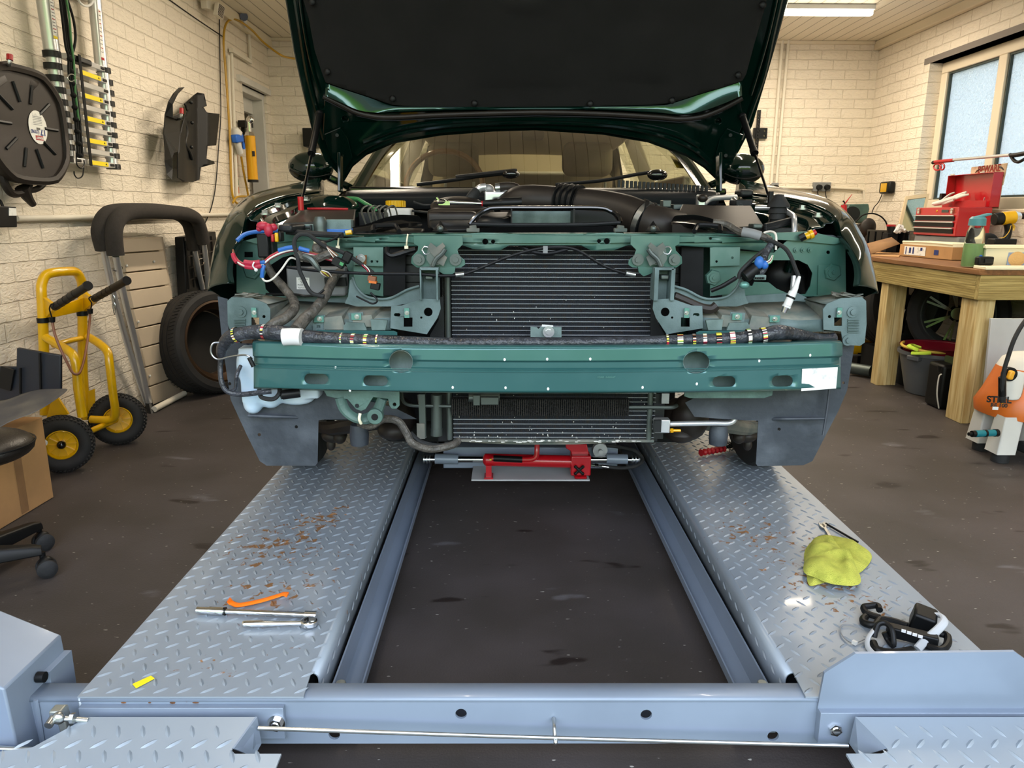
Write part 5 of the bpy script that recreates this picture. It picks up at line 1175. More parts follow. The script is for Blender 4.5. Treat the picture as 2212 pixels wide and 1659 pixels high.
# ---------------------------------------------------------------- harness
hy = 1.905
hp1 = [(478, 768, 1.93), (482, 748, 1.92), (500, 728, 1.91), (540, 718, 1.905), (590, 718, 1.90), (650, 726, 1.895), (720, 731, 1.885), (800, 735, 1.88), (900, 739, 1.875), (1000, 741, 1.87), (1100, 739, 1.865), (1200, 740, 1.865), (1300, 739, 1.87), (1400, 737, 1.875), (1470, 735, 1.88), (1560, 732, 1.885), (1640, 725, 1.895), (1680, 718, 1.905), (1720, 722, 1.93), (1770, 732, 1.96), (1800, 730, 1.99)]
har = MB().tube([at(*p) for p in hp1], [.012, .016, .019, .018, .021, .018, .016, .015, .014, .0135, .0135, .0135, .0135, .0135, .0135, .015, .0165, .021, .016, .014, .014], n=14, k=6).build('wiring_harness', M['tape'], car)
WC = ['wire_red', 'wire_white', 'wire_green', 'wire_yel', 'wire_brown', 'black']
def band(pts, t, r, wd, k=0):
    C = catmull([at(*p) for p in pts], 12); i = int(t*(len(C)-1)); p = C[i]; d = (C[min(i+2, len(C)-1)]-C[max(0, i-2)]).normalized()
    a = d.orthogonal().normalized(); b = d.cross(a); n = 40; m = MB(); sk = .3*wd
    vs = []
    for s in (-.5, .5):
        for j in range(n): th = 2*PI*j/n; vs.append(p+d*(s*wd+sk*math.cos(th+1))+a*r*math.cos(th)+b*r*math.sin(th))
    m.v = [tuple(x) for x in vs]; m.f = [(j, (j+1) % n, n+(j+1) % n, n+j) for j in range(n)]
    o = m.build('exposed_wires', [M[x] for x in WC], har, recalc=False, flat=True)
    rr = random.Random(int(t*1000)+k); 
    for j, q in enumerate(o.data.polygons): q.material_index = rr.choice([0, 1, 1, 1, 2, 3, 3, 4, 5, 5])
seg = lambda x: None
def tof(px):
    C = catmull([V(*p) for p in hp1], 12); b = min(range(len(C)), key=lambda i: abs(C[i].x-px)+(1000 if C[i].y > 760 else 0)); return b/(len(C)-1)
for px, w_ in ((739, .004), (762, .009), (792, .009), (818, .004), (1468, .015), (1497, .008), (1525, .010), (1552, .014), (1583, .014), (1618, .010), (1647, .012), (1440, .006), (512, .007), (574, .007)):
    band(hp1, tof(px), .0158 if px < 1540 else .0172, w_) if 600 < px < 1600 else band(hp1, tof(px), .0205, w_)
m = MB(); C = catmull([at(*p) for p in ((612, 728, 1.88), (632, 727, 1.88), (652, 728, 1.878))], 6)
MB().tube(C, .0225, n=14, sm=False).build('white_tape_wrap', M['white'], har)
for px in (818, 846, 862, 1104, 1154, 1390, 1415): MB().ell(at(px, 749, 1.852), (.004, .003, .0035), n=8, m=6).build('harness_clip', M['white'], har)
tr('harness_branch', [(575, 720, 1.905), (590, 702, 1.91), (620, 684, 1.93), (636, 665, 1.96), (632, 645, 2.0), (612, 620, 2.03), (590, 595, 2.05), (575, 570, 2.06), (570, 555, 2.07)], [.017, .015, .014, .0135, .012, .012, .011, .010, .010], 'tape_grey', har, n=12)
tr('harness_branch', [(640, 712, 1.90), (658, 690, 1.93), (682, 666, 1.96), (702, 640, 2.0), (714, 615, 2.04), (728, 592, 2.07), (742, 585, 2.08)], [.017, .016, .014, .0135, .013, .012, .010], 'tape_grey', har, n=12)
tr('harness_branch', [(478, 760, 1.93), (476, 790, 1.93), (478, 822, 1.92), (490, 845, 1.92), (520, 852, 1.92), (560, 848, 1.91), (586, 845, 1.915)], .007, 'tape', har)
tr('harness_branch', [(520, 790, 1.95), (512, 810, 1.93), (510, 826, 1.93), (508, 840, 1.93), (496, 846, 1.93)], .005, 'tape', har)
tr('loose_wire', [(480, 740, 1.91), (460, 742, 1.9), (456, 762, 1.9), (470, 776, 1.9), (500, 770, 1.89), (530, 767, 1.875), (545, 775, 1.87)], .0025, 'steel', har)
MB().cyl(at(538, 772, 1.865), at(548, 792, 1.865), .006, n=8).build('wire_plug', M['black'], har)
# ---------------------------------------------------------------- engine bay
def pb(x0, y0, x1, y1, Y0, Y1, name, mat, bevel=.003, parent=None): return pbox(x0, y0, x1, y1, Y0, Y1).build(name, M[mat], parent or car, bevel=bevel)
# fuse box on the left
F_ = [(610, 482, 2.22), (765, 476, 2.22), (765, 503, 2.22), (610, 503, 2.22)]; Bk = [(640, 453, 2.52), (768, 452, 2.52), (768, 490, 2.52), (640, 490, 2.52)]
fbx = MB().loft([[at(*p) for p in F_], [at(*p) for p in Bk]], close=True).add([at(*p) for p in F_], [(0, 1, 2, 3)]).build('fuse_box', M['plastic_brown'], car, bevel=.003)
pbox(612, 484, 690, 503, 2.195, 2.22).build('fuse_box_front', M['plastic_green'], fbx, bevel=.002); pbox(698, 474, 759, 497, 2.185, 2.22).build('fuse_box_front', M['plastic_green'], fbx, bevel=.002)
m = MB(); pbox(648, 486, 652, 503, 2.185, 2.195, m); pbox(669, 486, 673, 503, 2.185, 2.195, m); pbox(652, 489, 669, 493, 2.187, 2.195, m); pbox(652, 496, 669, 499, 2.187, 2.195, m); m.build('latch_clip', M['plastic'], fbx)
m = MB(); pbox(703, 495, 761, 503, 2.17, 2.19, m).build('blue_clip', M['wire_blue'], fbx, bevel=.002)
tr('red_edge', [(664, 451, 2.50), (710, 451, 2.50), (752, 452, 2.50)], .004, 'redp', fbx)
MB().lathe([(0, .03), (.014, .028), (.020, .012), (.018, -.004), (.020, -.02), (0, -.022)], 18, Matrix.Translation(at(692, 490, 2.17))).build('vacuum_valve', M['bolt'], car)
# strut tower, dark green
MB().ell(at(715, 452, 2.72), (.11, .12, .05), n=22, m=12).build('strut_tower', M['paint'], car)
MB().ell(at(1640, 462, 2.74), (.11, .12, .05), n=22, m=12).build('strut_tower', M['paint'], car)
# inner slam area panels behind headlamps
for s in (0, 1):
    g = (lambda p: mx(p)) if s else (lambda p: p)
    pts = [(g(530), 520), (g(610), 500), (g(740), 505), (g(740), 515), (g(640), 520), (g(560), 528)]
    plate('wing_support', pts, 2.14, 'paint_in', th=.02)
MB().loft([[at(x, 505, 2.06), at(x, 492, 2.26), at(x, 492, 2.36)] for x in (740, 800, 860, 920)]).build('slam_panel_cover', M['black'], car, solid=.004, sub=1)
for s in (0, 1):
    g = (lambda p: mx(p)) if s else (lambda p: p)
    MB().tube([at(g(x), y, Y) for x, y, Y in ((762, 499, 2.10), (800, 494, 2.12), (835, 484, 2.16), (868, 478, 2.2), (905, 477, 2.24))], [.012, .018, .022, .024, .02], n=10, flat=.6).build('wing_seal', M['black_gloss'], car)
    MB().tube([at(g(x), y, Y) for x, y, Y in ((806, 500, 2.06), (806, 492, 2.07), (812, 488, 2.08), (850, 486, 2.09), (858, 493, 2.08), (862, 500, 2.06))], .007, n=8).build('seal_clip', M['black'], car)
    P = [at(g(934), 499, 2.05), at(g(968), 499, 2.05), at(g(951), 477, 2.10), at(g(951), 498, 2.13)]
    MB().add(P, [(0, 1, 2), (1, 3, 2), (3, 0, 2)]).build('bump_stop', M['black'], car, solid=.004); MB().ell(at(g(951), 494, 2.04), (.009, .009, .009), n=10, m=8).build('bump_stop_button', M['bolt'], car)
    MB().cyl(at(g(1015), 497, 2.06), at(g(1030), 495, 2.06), .012, n=12).obox(at(g(1022), 497, 2.05), (.035, .02, .01)).build('slam_bracket', M['dust'], car, bevel=.002)
# brake fluid reservoir
MB().cyl(at(855, 452, 2.72)-V(0, 0, .02), at(855, 452, 2.72), .032, n=20).build('reservoir_neck', M['offwhite'], car)
rv = pb(830, 449, 888, 478, 2.66, 2.76, 'brake_fluid_reservoir', 'offwhite', .008)
m = MB(); c = at(855, 447, 2.70); m.cyl(c, c+V(0, 0, .022), .033, n=28)
for i in range(20): t_ = 2*PI*i/20; m.cyl(c+V(.033*math.cos(t_), .033*math.sin(t_), 0), c+V(.033*math.cos(t_), .033*math.sin(t_), .020), .003, n=5)
m.build('reservoir_cap', M['yellow'], rv)
for i, (x0) in enumerate((783, 797, 810, 822, 836)):
    tr('brake_pipe', [(x0+8, 486, 2.3), (x0+2, 470, 2.35), (x0-2, 455, 2.42), (x0+6, 446, 2.5), (x0+16, 446, 2.52), (x0+22, 462, 2.45), (x0+24, 480, 2.4)], .003, 'bolt')
tr('green_pipe', [(750, 428, 2.8), (772, 430, 2.75), (790, 440, 2.7), (812, 452, 2.6)], .007, 'wire_green')
pb(773, 458, 830, 500, 2.5, 2.6, 'abs_unit', 'plastic', .004)
# engine cover, left lobe
def blobm(name, parts, mat, vox=.008, it=6, parent=None):
    m = MB()
    for p in parts:
        if p[0] == 'e': m.ell(at(p[1], p[2], p[3]), p[4])
        else: pbox(*p[1:], m)
    o = m.build(name, M[mat], parent or car); remesh(o, vox, it); return o
blobm('engine_cover', [('b', 922, 450, 1068, 492, 2.42, 2.62), ('e', 990, 446, 2.6, (.10, .08, .035)), ('b', 922, 456, 1030, 497, 2.36, 2.5)], 'plastic_brown', .008, 6)
MB().loft([[at(x, 498, 2.2), at(x, 478, 2.24), at(x, 470, 2.42)] for x in (925, 980, 1030)]).build('engine_cover_front', M['plastic'], car, solid=.004, sub=1)
# intake duct
tr('intake_duct', [(1090, 452, 2.62), (1120, 436, 2.60), (1150, 433, 2.58), (1208, 436, 2.55)], [.045, .052, .052, .050], 'plastic_brown', n=22, k=8)
bl = []; C = catmull([at(1206, 436, 2.55), at(1228, 437, 2.53), at(1252, 440, 2.51)], 9)
MB().tube(C, [(.050 if i % 4 < 2 else .060) for i in range(len(C))], n=22, sm=False).build('duct_bellows', M['black'], car)
tr('intake_duct', [(1250, 440, 2.51), (1300, 446, 2.47), (1350, 458, 2.42), (1388, 474, 2.37)], [.050, .052, .054, .056], 'plastic_brown', n=22, k=8)
c0_ = at(1386, 473, 2.375); c1_ = at(1396, 478, 2.365); MB().cyl(c0_, c1_, .059, n=28).build('duct_clamp', M['steel'], car); MB().cyl(c0_-V(.012, 0, -.004), c0_, .061, n=28).cyl(c1_, c1_+V(.008, 0, -.003), .062, n=28).build('duct_collar', M['black'], car)
tr('intake_duct', [(1396, 478, 2.36), (1430, 488, 2.34), (1470, 492, 2.36)], [.056, .058, .05], 'plastic_brown', n=20)
# black scoop frame
sc_ = [(1014, 484, 2.14), (1030, 466, 2.15), (1052, 453, 2.16), (1075, 449, 2.16), (1180, 449, 2.16), (1290, 449, 2.16), (1318, 456, 2.16), (1334, 466, 2.15), (1340, 480, 2.14)]
scp = tr('air_scoop_frame', sc_, .0065, 'black_gloss', n=10)
tr('scoop_base', [(1014, 484, 2.14), (1090, 486, 2.14), (1180, 486, 2.14), (1270, 485, 2.14), (1340, 481, 2.14)], .006, 'plastic', scp)
MB().loft([[at(x, y, Y) for x, y, Y in ((1030, 480, 2.15), (1040, 466, 2.18), (1060, 458, 2.22))], [at(x, y, Y) for x, y, Y in ((1104, 482, 2.16), (1104, 468, 2.24), (1104, 458, 2.26))]]).build('scoop_side', M['plastic'], scp, solid=.003)
plate('scoop_panel', [(1106, 456), (1238, 456), (1238, 482), (1106, 482)], 2.24, 'plastic_green', parent=scp)
for x in (1105, 1240): pbox(x-1.5, 451, x+1.5, 484, 2.145, 2.24).build('scoop_divider', M['black'], scp)
plate('scoop_side', [(1240, 453), (1318, 458), (1336, 480), (1240, 482)], 2.26, 'black', parent=scp)
# throttle body casting
blobm('throttle_body', [('b', 1046, 412, 1066, 448, 2.62, 2.70), ('e', 1055, 410, 2.66, (.022, .02, .02)), ('b', 1062, 414, 1092, 430, 2.62, 2.70), ('e', 1094, 418, 2.64, (.016, .02, .016))], 'alu', .004, 3)
tr('metal_elbow', [(1028, 414, 2.64), (1038, 406, 2.64), (1050, 404, 2.64)], .013, 'alu', n=12)
tr('ribbed_hose', [(1008, 440, 2.6), (1018, 426, 2.6), (1028, 414, 2.62)], .017, 'rubber', n=12)
tr('coolant_hose', [(1076, 406, 2.64), (1096, 404, 2.64), (1114, 407, 2.63), (1119, 420, 2.62), (1112, 436, 2.62)], .017, 'plastic_brown', n=14)
MB().cyl(at(1070, 407, 2.64), at(1080, 406, 2.64), .018, n=14).build('hose_clamp', M['steel'], car)
tr('thin_hose', [(893, 436, 2.7), (915, 443, 2.7), (940, 442, 2.7)], .004, 'rubber'); tr('thin_hose', [(890, 455, 2.65), (905, 457, 2.65), (925, 459, 2.6)], .004, 'rubber')
# right side airbox / battery cover
F_ = [(1452, 484, 2.20), (1560, 492, 2.20), (1650, 487, 2.22), (1650, 510, 2.22), (1452, 512, 2.20)]; Bk = [(1474, 441, 2.52), (1540, 444, 2.52), (1622, 444, 2.52), (1640, 480, 2.52), (1474, 480, 2.52)]
abx = MB().loft([[at(*p) for p in F_], [at(*p) for p in Bk]], close=True).add([at(*p) for p in F_], [(0, 1, 2, 3, 4)]).build('airbox_cover', M['plastic_brown'], car, bevel=.003)
m = MB()
for i in range(3): m.bar(at(1652, 497-i*5, 2.2), at(1712, 480-i*4, 2.3), .01, .010)
pbox(1648, 492, 1716, 512, 2.25, 2.35, m); m.build('airbox_side', M['plastic'], car, bevel=.002)
pb(1628, 483, 1648, 494, 2.17, 2.22, 'airbox_clip', 'bolt', .004)
tr('silver_pipe', [(1716, 514, 2.24), (1716, 480, 2.26), (1714, 467, 2.30), (1700, 458, 2.36), (1688, 450, 2.42), (1670, 449, 2.45), (1632, 449, 2.48)], .0085, 'alu', n=12)
tr('silver_pipe', [(1520, 441, 2.7), (1535, 430, 2.72), (1560, 427, 2.74), (1590, 426, 2.76)], .010, 'alu', n=12); tr('silver_pipe', [(1584, 432, 2.7), (1600, 446, 2.62)], .010, 'steel', n=12)
MB().lathe([(0, .045), (.012, .045), (.034, .012), (.034, .006), (.024, .006), (.03, -.012), (.024, -.012), (.028, -.03), (.022, -.03), (.022, -.07), (0, -.07)], 20, Matrix.Translation(at(1681, 452, 2.36))).build('rubber_boot', M['rubber'], car)
pb(1600, 409, 1628, 425, 2.78, 2.86, 'relay_cover', 'plastic', .008); pb(1590, 431, 1626, 446, 2.62, 2.7, 'ecu_cover', 'plastic', .004)
pb(1508, 420, 1525, 446, 2.6, 2.63, 'pipe_connector', 'alu', .005)
MB().ell(at(1518, 428, 2.6), (.018, .018, .014)).build('pipe_boot', M['plastic_brown'], car)
for px, py, w_, h_ in ((1378, 442, 20, 12), (1402, 446, 24, 10), (1432, 440, 18, 16), (1455, 447, 22, 12), (1440, 462, 12, 26)):
    pb(px, py-h_/2, px+w_, py+h_/2, 2.55, 2.6, 'injector_rail', 'bolt', .003)
tr('bracket_bar', [(1190, 414, 2.72), (1230, 414, 2.7), (1310, 418, 2.68), (1380, 437, 2.6)], .007, 'zinc', n=6)
# grey tray corner panel right, left
plate('top_corner_panel', [(1718, 517), (1735, 505), (1800, 508), (1828, 522), (1826, 526), (1718, 519)], 2.16, 'liner', th=.01)
MB().cyl(at(1731, 514, 2.13), at(1748, 508, 2.13), .010, n=12).cyl(at(1748, 508, 2.13), at(1755, 505, 2.13), .013, n=12).build('loose_plug', M['yellow'], car); MB().cyl(at(1755, 505, 2.13), at(1762, 501, 2.13), .008, n=12).build('plug_end', M['redp'], car)
tr('loose_plug_lead', [(1728, 515, 2.13), (1740, 509, 2.125)], .011, 'black')
# ---- left wiring cluster
pb(553, 505, 582, 557, 2.02, 2.06, 'relay_holder', 'black', .004); pb(580, 508, 592, 556, 2.04, 2.08, 'relay_holder', 'plastic', .004)
pb(584, 506, 592, 523, 2.0, 2.02, 'red_connector', 'redp', .003); pb(592, 503, 601, 523, 1.995, 2.02, 'yellow_connector', 'yellow', .003); pb(600, 500, 608, 522, 2.0, 2.03, 'black_connector', 'black', .003)
m = MB().ell(at(568, 488, 2.03), (.018, .012, .012)).ell(at(580, 497, 2.02), (.012, .012, .018)).ell(at(590, 491, 2.03), (.012, .010, .010)).ell(at(560, 494, 2.03), (.008, .008, .008)); m.build('red_splice_connectors', M['wire_red'], car)
pb(600, 485, 632, 502, 2.06, 2.2, 'connector_housing', 'plastic', .006)
tr('blue_strip', [(512, 520, 2.06), (530, 506, 2.08), (560, 500, 2.1), (600, 498, 2.12)], .006, 'wire_blue')
tr('black_pipe', [(618, 500, 2.1), (640, 502, 2.1), (690, 506, 2.08), (740, 508, 2.06)], .008, 'rubber')
for k, (mat, dy, dz) in enumerate((('wire_red', 0, 0), ('wire_red', 4, .004), ('wire_white', 2, -.006), ('wire_brown', -3, .006), ('wire_red', -2, -.002))):
    tr('loose_wire', [(503, 542+dy, 2.0), (508, 556+dy, 1.99), (520, 569+dy, 1.98+dz), (545, 576+dy, 1.97+dz), (566, 570+dy, 1.97+dz), (585, 555+dy, 1.97+dz), (610, 543+dy, 1.97+dz), (634, 538+dy, 1.97+dz), (644, 541+dy, 1.97), (680, 550+dy, 1.98), (712, 558+dy, 1.99), (728, 566, 1.99)], .0023, mat)
tr('heat_shrink', [(602, 541, 1.965), (620, 536, 1.962), (634, 534, 1.962)], .0058, 'wire_blue'); tr('heat_shrink', [(646, 536, 1.962), (656, 539, 1.962), (668, 542, 1.965)], .0058, 'wire_blue')
tr('heat_shrink', [(561, 568, 1.965), (572, 566, 1.962)], .005, 'wire_blue'); tr('heat_shrink', [(570, 573, 1.965), (567, 584, 1.962), (566, 599, 1.965)], .0055, 'wire_blue')
tr('red_sleeve', [(528, 567, 1.962), (545, 569, 1.96), (562, 567, 1.962)], .0075, 'wire_red'); tr('red_sleeve', [(503, 548, 1.99), (506, 558, 1.985), (512, 567, 1.98)], .006, 'wire_red'); tr('red_sleeve', [(530, 576, 1.958), (548, 578, 1.956), (564, 574, 1.96)], .006, 'wire_red')
tr('wire_tie', [(549, 566, 1.95), (546, 574, 1.946), (551, 581, 1.95)], .002, 'white'); MB().ell(at(553, 583, 1.948), .005, n=8, m=6).build('tie_head', M['white'], car)
tr('loose_wire', [(566, 599, 1.965), (571, 606, 1.96), (580, 607, 1.96), (592, 600, 1.96), (608, 582, 1.965), (622, 562, 1.97), (630, 557, 1.97), (640, 560, 1.975), (654, 564, 1.98)], .0026, 'wire_white')
tr('black_cable', [(700, 640, 1.97), (672, 632, 1.97), (654, 600, 1.965), (646, 580, 1.96), (643, 556, 1.955), (636, 532, 1.955), (638, 515, 1.955), (650, 506, 1.96), (668, 508, 1.965), (684, 520, 1.97), (706, 534, 1.98), (740, 545, 1.99), (780, 570, 2.0), (806, 590, 2.0)], .0055, 'rubber')
tr('black_cable', [(640, 545, 1.96), (652, 555, 1.965), (680, 560, 1.97), (700, 552, 1.975), (712, 548, 1.98)], .011, 'tape_grey')
tr('wire_sleeve', [(655, 552, 1.955), (672, 560, 1.952), (684, 575, 1.952), (692, 585, 1.955)], [.006, .009, .008, .004], 'bolt')
for i in range(5): tr('loose_wire', [(690, 583, 1.955), (696+i*3, 592-i, 1.96), (704+i*3, 597, 1.975)], .0014, ['wire_white', 'wire_brown', 'wire_yel', 'wire_brown', 'wire_white'][i])
for i in range(4): tr('loose_wire', [(706, 533, 1.975), (713+i*2, 546-i, 1.972), (722+i*3, 558-i*2, 1.975)], .0014, ['wire_white', 'wire_brown', 'wire_white', 'wire_brown'][i])
MB().obox(at(732, 567, 1.97), (.032, .025, .022), Euler((0, .5, 0))).build('black_connector', M['black'], car, bevel=.002); MB().obox(at(738, 570, 1.957), (.010, .004, .008), Euler((0, .5, 0))).build('connector_seal', M['wire_green'], car)
MB().obox(at(750, 556, 1.99), (.022, .02, .03), Euler((0, .5, 0))).build('black_connector', M['black'], car, bevel=.003)
MB().obox(at(804, 602, 1.975), (.022, .02, .014), Euler((0, .15, 0))).build('brown_connector', M['wire_brown'], car, bevel=.002); MB().obox(at(806, 609, 1.972), (.020, .018, .006), Euler((0, .15, 0))).build('connector_seal', M['orange'], car); MB().obox(at(811, 618, 1.975), (.024, .02, .018), Euler((0, .2, 0))).build('black_connector', M['black'], car, bevel=.002)
for i in range(3): tr('loose_wire', [(782+i*2, 572, 1.995), (792+i*2, 582, 1.99), (800+i, 596, 1.98)], .0016, ['wire_red', 'black', 'wire_white'][i])
tr('black_cable', [(770, 640, 2.0), (790, 650, 1.99), (806, 656, 1.985), (815, 648, 1.985), (800, 632, 1.99)], .0025, 'black')
m = MB().ell(at(688, 538, 2.0), (.018, .014, .020)).ell(at(697, 530, 2.0), (.012, .012, .012)).ell(at(704, 540, 2.0), (.012, .012, .012)); m.build('taped_splice', M['tape_grey'], car)
pb(677, 520, 684, 526, 1.99, 2.0, 'cream_tip', 'cream', .001)
tr('headlamp_lead', [(735, 506, 2.02), (722, 516, 2.01), (702, 522, 2.0), (680, 516, 2.0)], .003, 'black'); MB().cyl(at(747, 503, 2.02), at(760, 501, 2.02), .0065, n=10).build('yellow_terminal', M['yellow'], car)
tr('headlamp_lead', [(700, 626, 1.98), (686, 636, 1.98), (660, 640, 1.99), (640, 636, 2.0), (575, 635, 2.05)], .003, 'black')
# ---- right wiring
tr('right_harness', [(1540, 480, 2.12), (1570, 485, 2.11), (1596, 500, 2.08), (1620, 506, 2.06), (1650, 512, 2.05), (1664, 520, 2.04)], .010, 'tape_grey', n=10)
tr('harness_sleeve', [(1604, 501, 2.045), (1622, 504, 2.035), (1642, 510, 2.03)], .013, 'grey', n=12)
tr('black_cable', [(1655, 516, 2.02), (1690, 532, 2.0), (1706, 550, 1.99), (1718, 580, 1.99), (1725, 598, 1.99), (1724, 612, 1.985)], .0055, 'rubber')
tr('lamp_holder', [(1727, 597, 1.985), (1718, 622, 1.98), (1711, 640, 1.975)], [.004, .008, .009], 'white', n=12)
lh_ = MB().cyl(at(1713, 630, 1.975), at(1700, 660, 1.972), .0105, n=16).cyl(at(1700, 660, 1.972), at(1698, 664, 1.972), .0115, n=16).build('lamp_holder', M['white'], car)
MB().cyl(at(1709, 640, 1.975), at(1707, 644, 1.975), .0125, n=16).build('holder_ring', M['black'], lh_); MB().cyl(at(1698, 663, 1.972), at(1693, 675, 1.972), .009, .007, n=12).build('bulb', M['chrome'], lh_)
MB().cyl(at(1716, 596, 2.0), at(1712, 640, 1.99), .008, n=12).build('white_post', M['alu'], car)
tr('black_cable', [(1668, 525, 2.02), (1655, 545, 2.01), (1650, 560, 2.0), (1652, 575, 2.0), (1640, 592, 2.0), (1628, 598, 2.0)], .010, 'tape', n=10)
tr('black_cable', [(1668, 530, 2.02), (1640, 548, 2.01), (1610, 575, 2.0), (1598, 590, 2.0), (1596, 602, 2.0)], .0055, 'rubber')
MB().ell(at(1640, 567, 1.985), (.013, .012, .017)).ell(at(1652, 572, 1.985), (.010, .010, .012)).build('blue_connector', M['wire_blue'], car); MB().cyl(at(1634, 580, 1.99), at(1610, 598, 1.99), .016, n=14).build('black_connector', M['black'], car)
for i in range(4): tr('loose_wire', [(1650, 568+i, 1.98), (1662+i, 562+i*2, 1.98), (1668+i, 552, 1.99)], .0014, ['wire_white', 'wire_brown', 'wire_white', 'wire_green'][i])
MB().obox(at(1641, 599, 1.985), (.030, .018, .014)).build('grey_connector', M['plastic_green'], car, bevel=.002)
for i in range(4): pb(1633+i*5, 599, 1636+i*5, 603, 1.97, 1.977, 'connector_socket', 'black', 0)
tr('conduit_bar', [(1536, 628, 2.0), (1560, 618, 1.99), (1582, 605, 1.985), (1590, 600, 1.985)], .006, 'black')
tr('conduit_bar', [(1456, 640, 2.0), (1480, 650, 2.0), (1512, 664, 2.0), (1535, 668, 2.0), (1548, 660, 2.0)], .013, 'plastic_brown')
MB().ell(at(1608, 616, 1.985), (.014, .01, .010)).build('blue_connector', M['foil'], car)
tr('wire_loop', [(1650, 503, 2.05), (1665, 500, 2.04), (1676, 508, 2.02), (1676, 540, 2.01)], .003, 'wire_white')
# ---- ratchet tool lying on the engine
tl = thing('air_ratchet', 'ratchet tool with thick black grip and red ring lying across the engine', 'ratchet', at(1080, 440, 2.36))
a = at(1042, 440, 2.36); b_ = at(1127, 437, 2.36)
MB().tube([a, a+(b_-a)*.1, a+(b_-a)*.4, a+(b_-a)*.55, b_], [.008, .011, .0125, .016, .016], n=14).build('grip', M['black'], tl)
MB().cyl(a-(b_-a)*.02, a+(b_-a)*.01, .0085, n=14).build('red_ring', M['red'], tl)
MB().cyl(a, at(968, 437, 2.36), .0055, .009, n=12).obox(at(960, 439, 2.36), (.035, .022, .012)).ell(at(951, 436, 2.36), (.022, .018, .009)).build('shaft', M['chrome'], tl)
MB().cyl(at(952, 438, 2.35), at(943, 427, 2.35), .005, n=10).build('drive_post', M['chrome'], tl)
# ================================================================ left side of the garage
def W(px, py, o=0): return onx(px, py, XL+o)
# conduit along wall
tag(MB().cyl(W(35, 472, .02), W(505, 463, .02), .014, n=12).build('conduit', M['white_wall']), 'cream horizontal conduit pipe running along the left brick wall', 'conduit')
z1 = W(35, 471, .02).z
# drain pan
dp = thing('drain_pan', 'round black 17 litre oil drain pan hung on the left wall', 'oil drain pan', W(60, 270, .02))
c = onx(66, 272, XL+.16); Rx = Matrix.Translation(c) @ Matrix.Rotation(math.radians(-6), 4, 'Z') @ Matrix.Rotation(PI/2, 4, 'Y')
prof = [(.0, -.012), (.205, -.012), (.207, 0), (.222, .004), (.236, -.004), (.238, -.02), (.232, -.06), (.215, -.13), (.0, -.13)]
body = MB()
n = 48; k = len(prof); vs = []
for i in range(n):
    t_ = 2*PI*i/n; sq = 1/(abs(math.cos(t_))**3.2+abs(math.sin(t_))**3.2)**(1/3.2)
    sq = min(sq, 1.10)
    for r, z in prof: vs.append(Rx @ V(r*sq*math.cos(t_), r*sq*math.sin(t_), z))
body.add(vs, [(i*k+j, ((i+1) % n)*k+j, ((i+1) % n)*k+j+1, i*k+j+1) for i in range(n) for j in range(k-1)])
bo_ = body.build('pan_body', M['plastic_brown'], dp)
m = MB()
for i in range(10):
    t_ = 2*PI*(i+.5)/10; m.tube([Rx @ V(r*math.cos(t_), r*math.sin(t_), -.010) for r in (.095, .13, .175)], .007, n=6, flat=1)
m.build('embossed_pattern', M['plastic'], bo_)
hl_ = MB().tube([W(-40, 190, .1), W(-10, 165, .1), W(20, 150, .1), W(38, 160, .11), W(52, 172, .12), W(66, 188, .13)], [.03, .035, .03, .025, .03, .04], n=10, flat=1.3).build('pan_handle', M['plastic_brown'], dp)
MB().tube([W(2, 372, .1), W(12, 400, .1), W(26, 418, .1), W(46, 416, .1), W(62, 402, .1), (W(60, 380, .1))], .016, n=8).build('pan_handle', M['plastic_brown'], dp)
MB().tube([W(60, 412, .1), W(80, 408, .1), W(94, 396, .1), W(96, 380, .1), W(86, 368, .1)], .013, n=8).build('pan_handle', M['plastic_brown'], dp)
MB().tube([W(48, 405, .1), W(56, 420, .1), W(64, 432, .1), W(72, 442, .1)], [.03, .024, .018, .014], n=10).build('pan_spout', M['plastic_brown'], dp)
lbm = Rx @ Matrix.Rotation(0, 4, 'Z')
ux = (Rx.to_3x3() @ V(0, 1, 0)); uz = (Rx.to_3x3() @ V(-1, 0, 0)); nx = Rx.to_3x3() @ V(0, 0, 1)
lc = onx(90, 268, XL+.18)
lc = c+ux*.035*1+uz*0.0+nx*-.0095 if True else lc
sg = 1 if ux.y > 0 else -1
ux = ux*sg
lc = c+ux*.055+nx*-.0095; LS = .74
MB().prism([lc+ux*.054*math.cos(2*PI*i/28)+uz*.068*math.sin(2*PI*i/28) for i in range(28)], nx*.001).build('pan_label', M['label'], bo_)
def fr(o, x, y): return frame(o, x, y)
# text upside down: reading direction +Y reversed
tx_ = -ux; ty_ = -uz
if tx_.cross(ty_).dot(nx) < 0: pass
navy = A('navy', '#1d3474', .5)
MF = frame(lc+nx*.0012+uz*-.018, ux*-1, uz*-1)
if MF.to_3x3().col[2].dot(nx) < 0: MF = frame(lc+nx*.0012+uz*-.022, ux, uz*-1) if False else MF
text('17', .034, M['navy'], 'label_print', bo_, MF @ Matrix.Translation((-.026, 0, 0)), bold=.0012)
text('LITRE', .019, M['navy'], 'label_print', bo_, MF @ Matrix.Translation((.022, 0, 0)), bold=.0006)
MF2 = frame(lc+nx*.0012+uz*-.043, ux*-1, uz*-1)
MB().prism([MF2 @ V(*p, 0) for p in ((-.022, -.009), (.022, -.009), (.022, .009), (-.022, .009))], nx*.0005).build('label_badge', M['redp'], bo_)
text('SEALEY', .0125, M['white'], 'label_print', bo_, MF2 @ Matrix.Translation((0, 0, .0008)), bold=.0004)
MF3 = frame(lc+nx*.0012+uz*.026, ux*-1, uz*-1) @ Matrix.Scale(.8, 4)
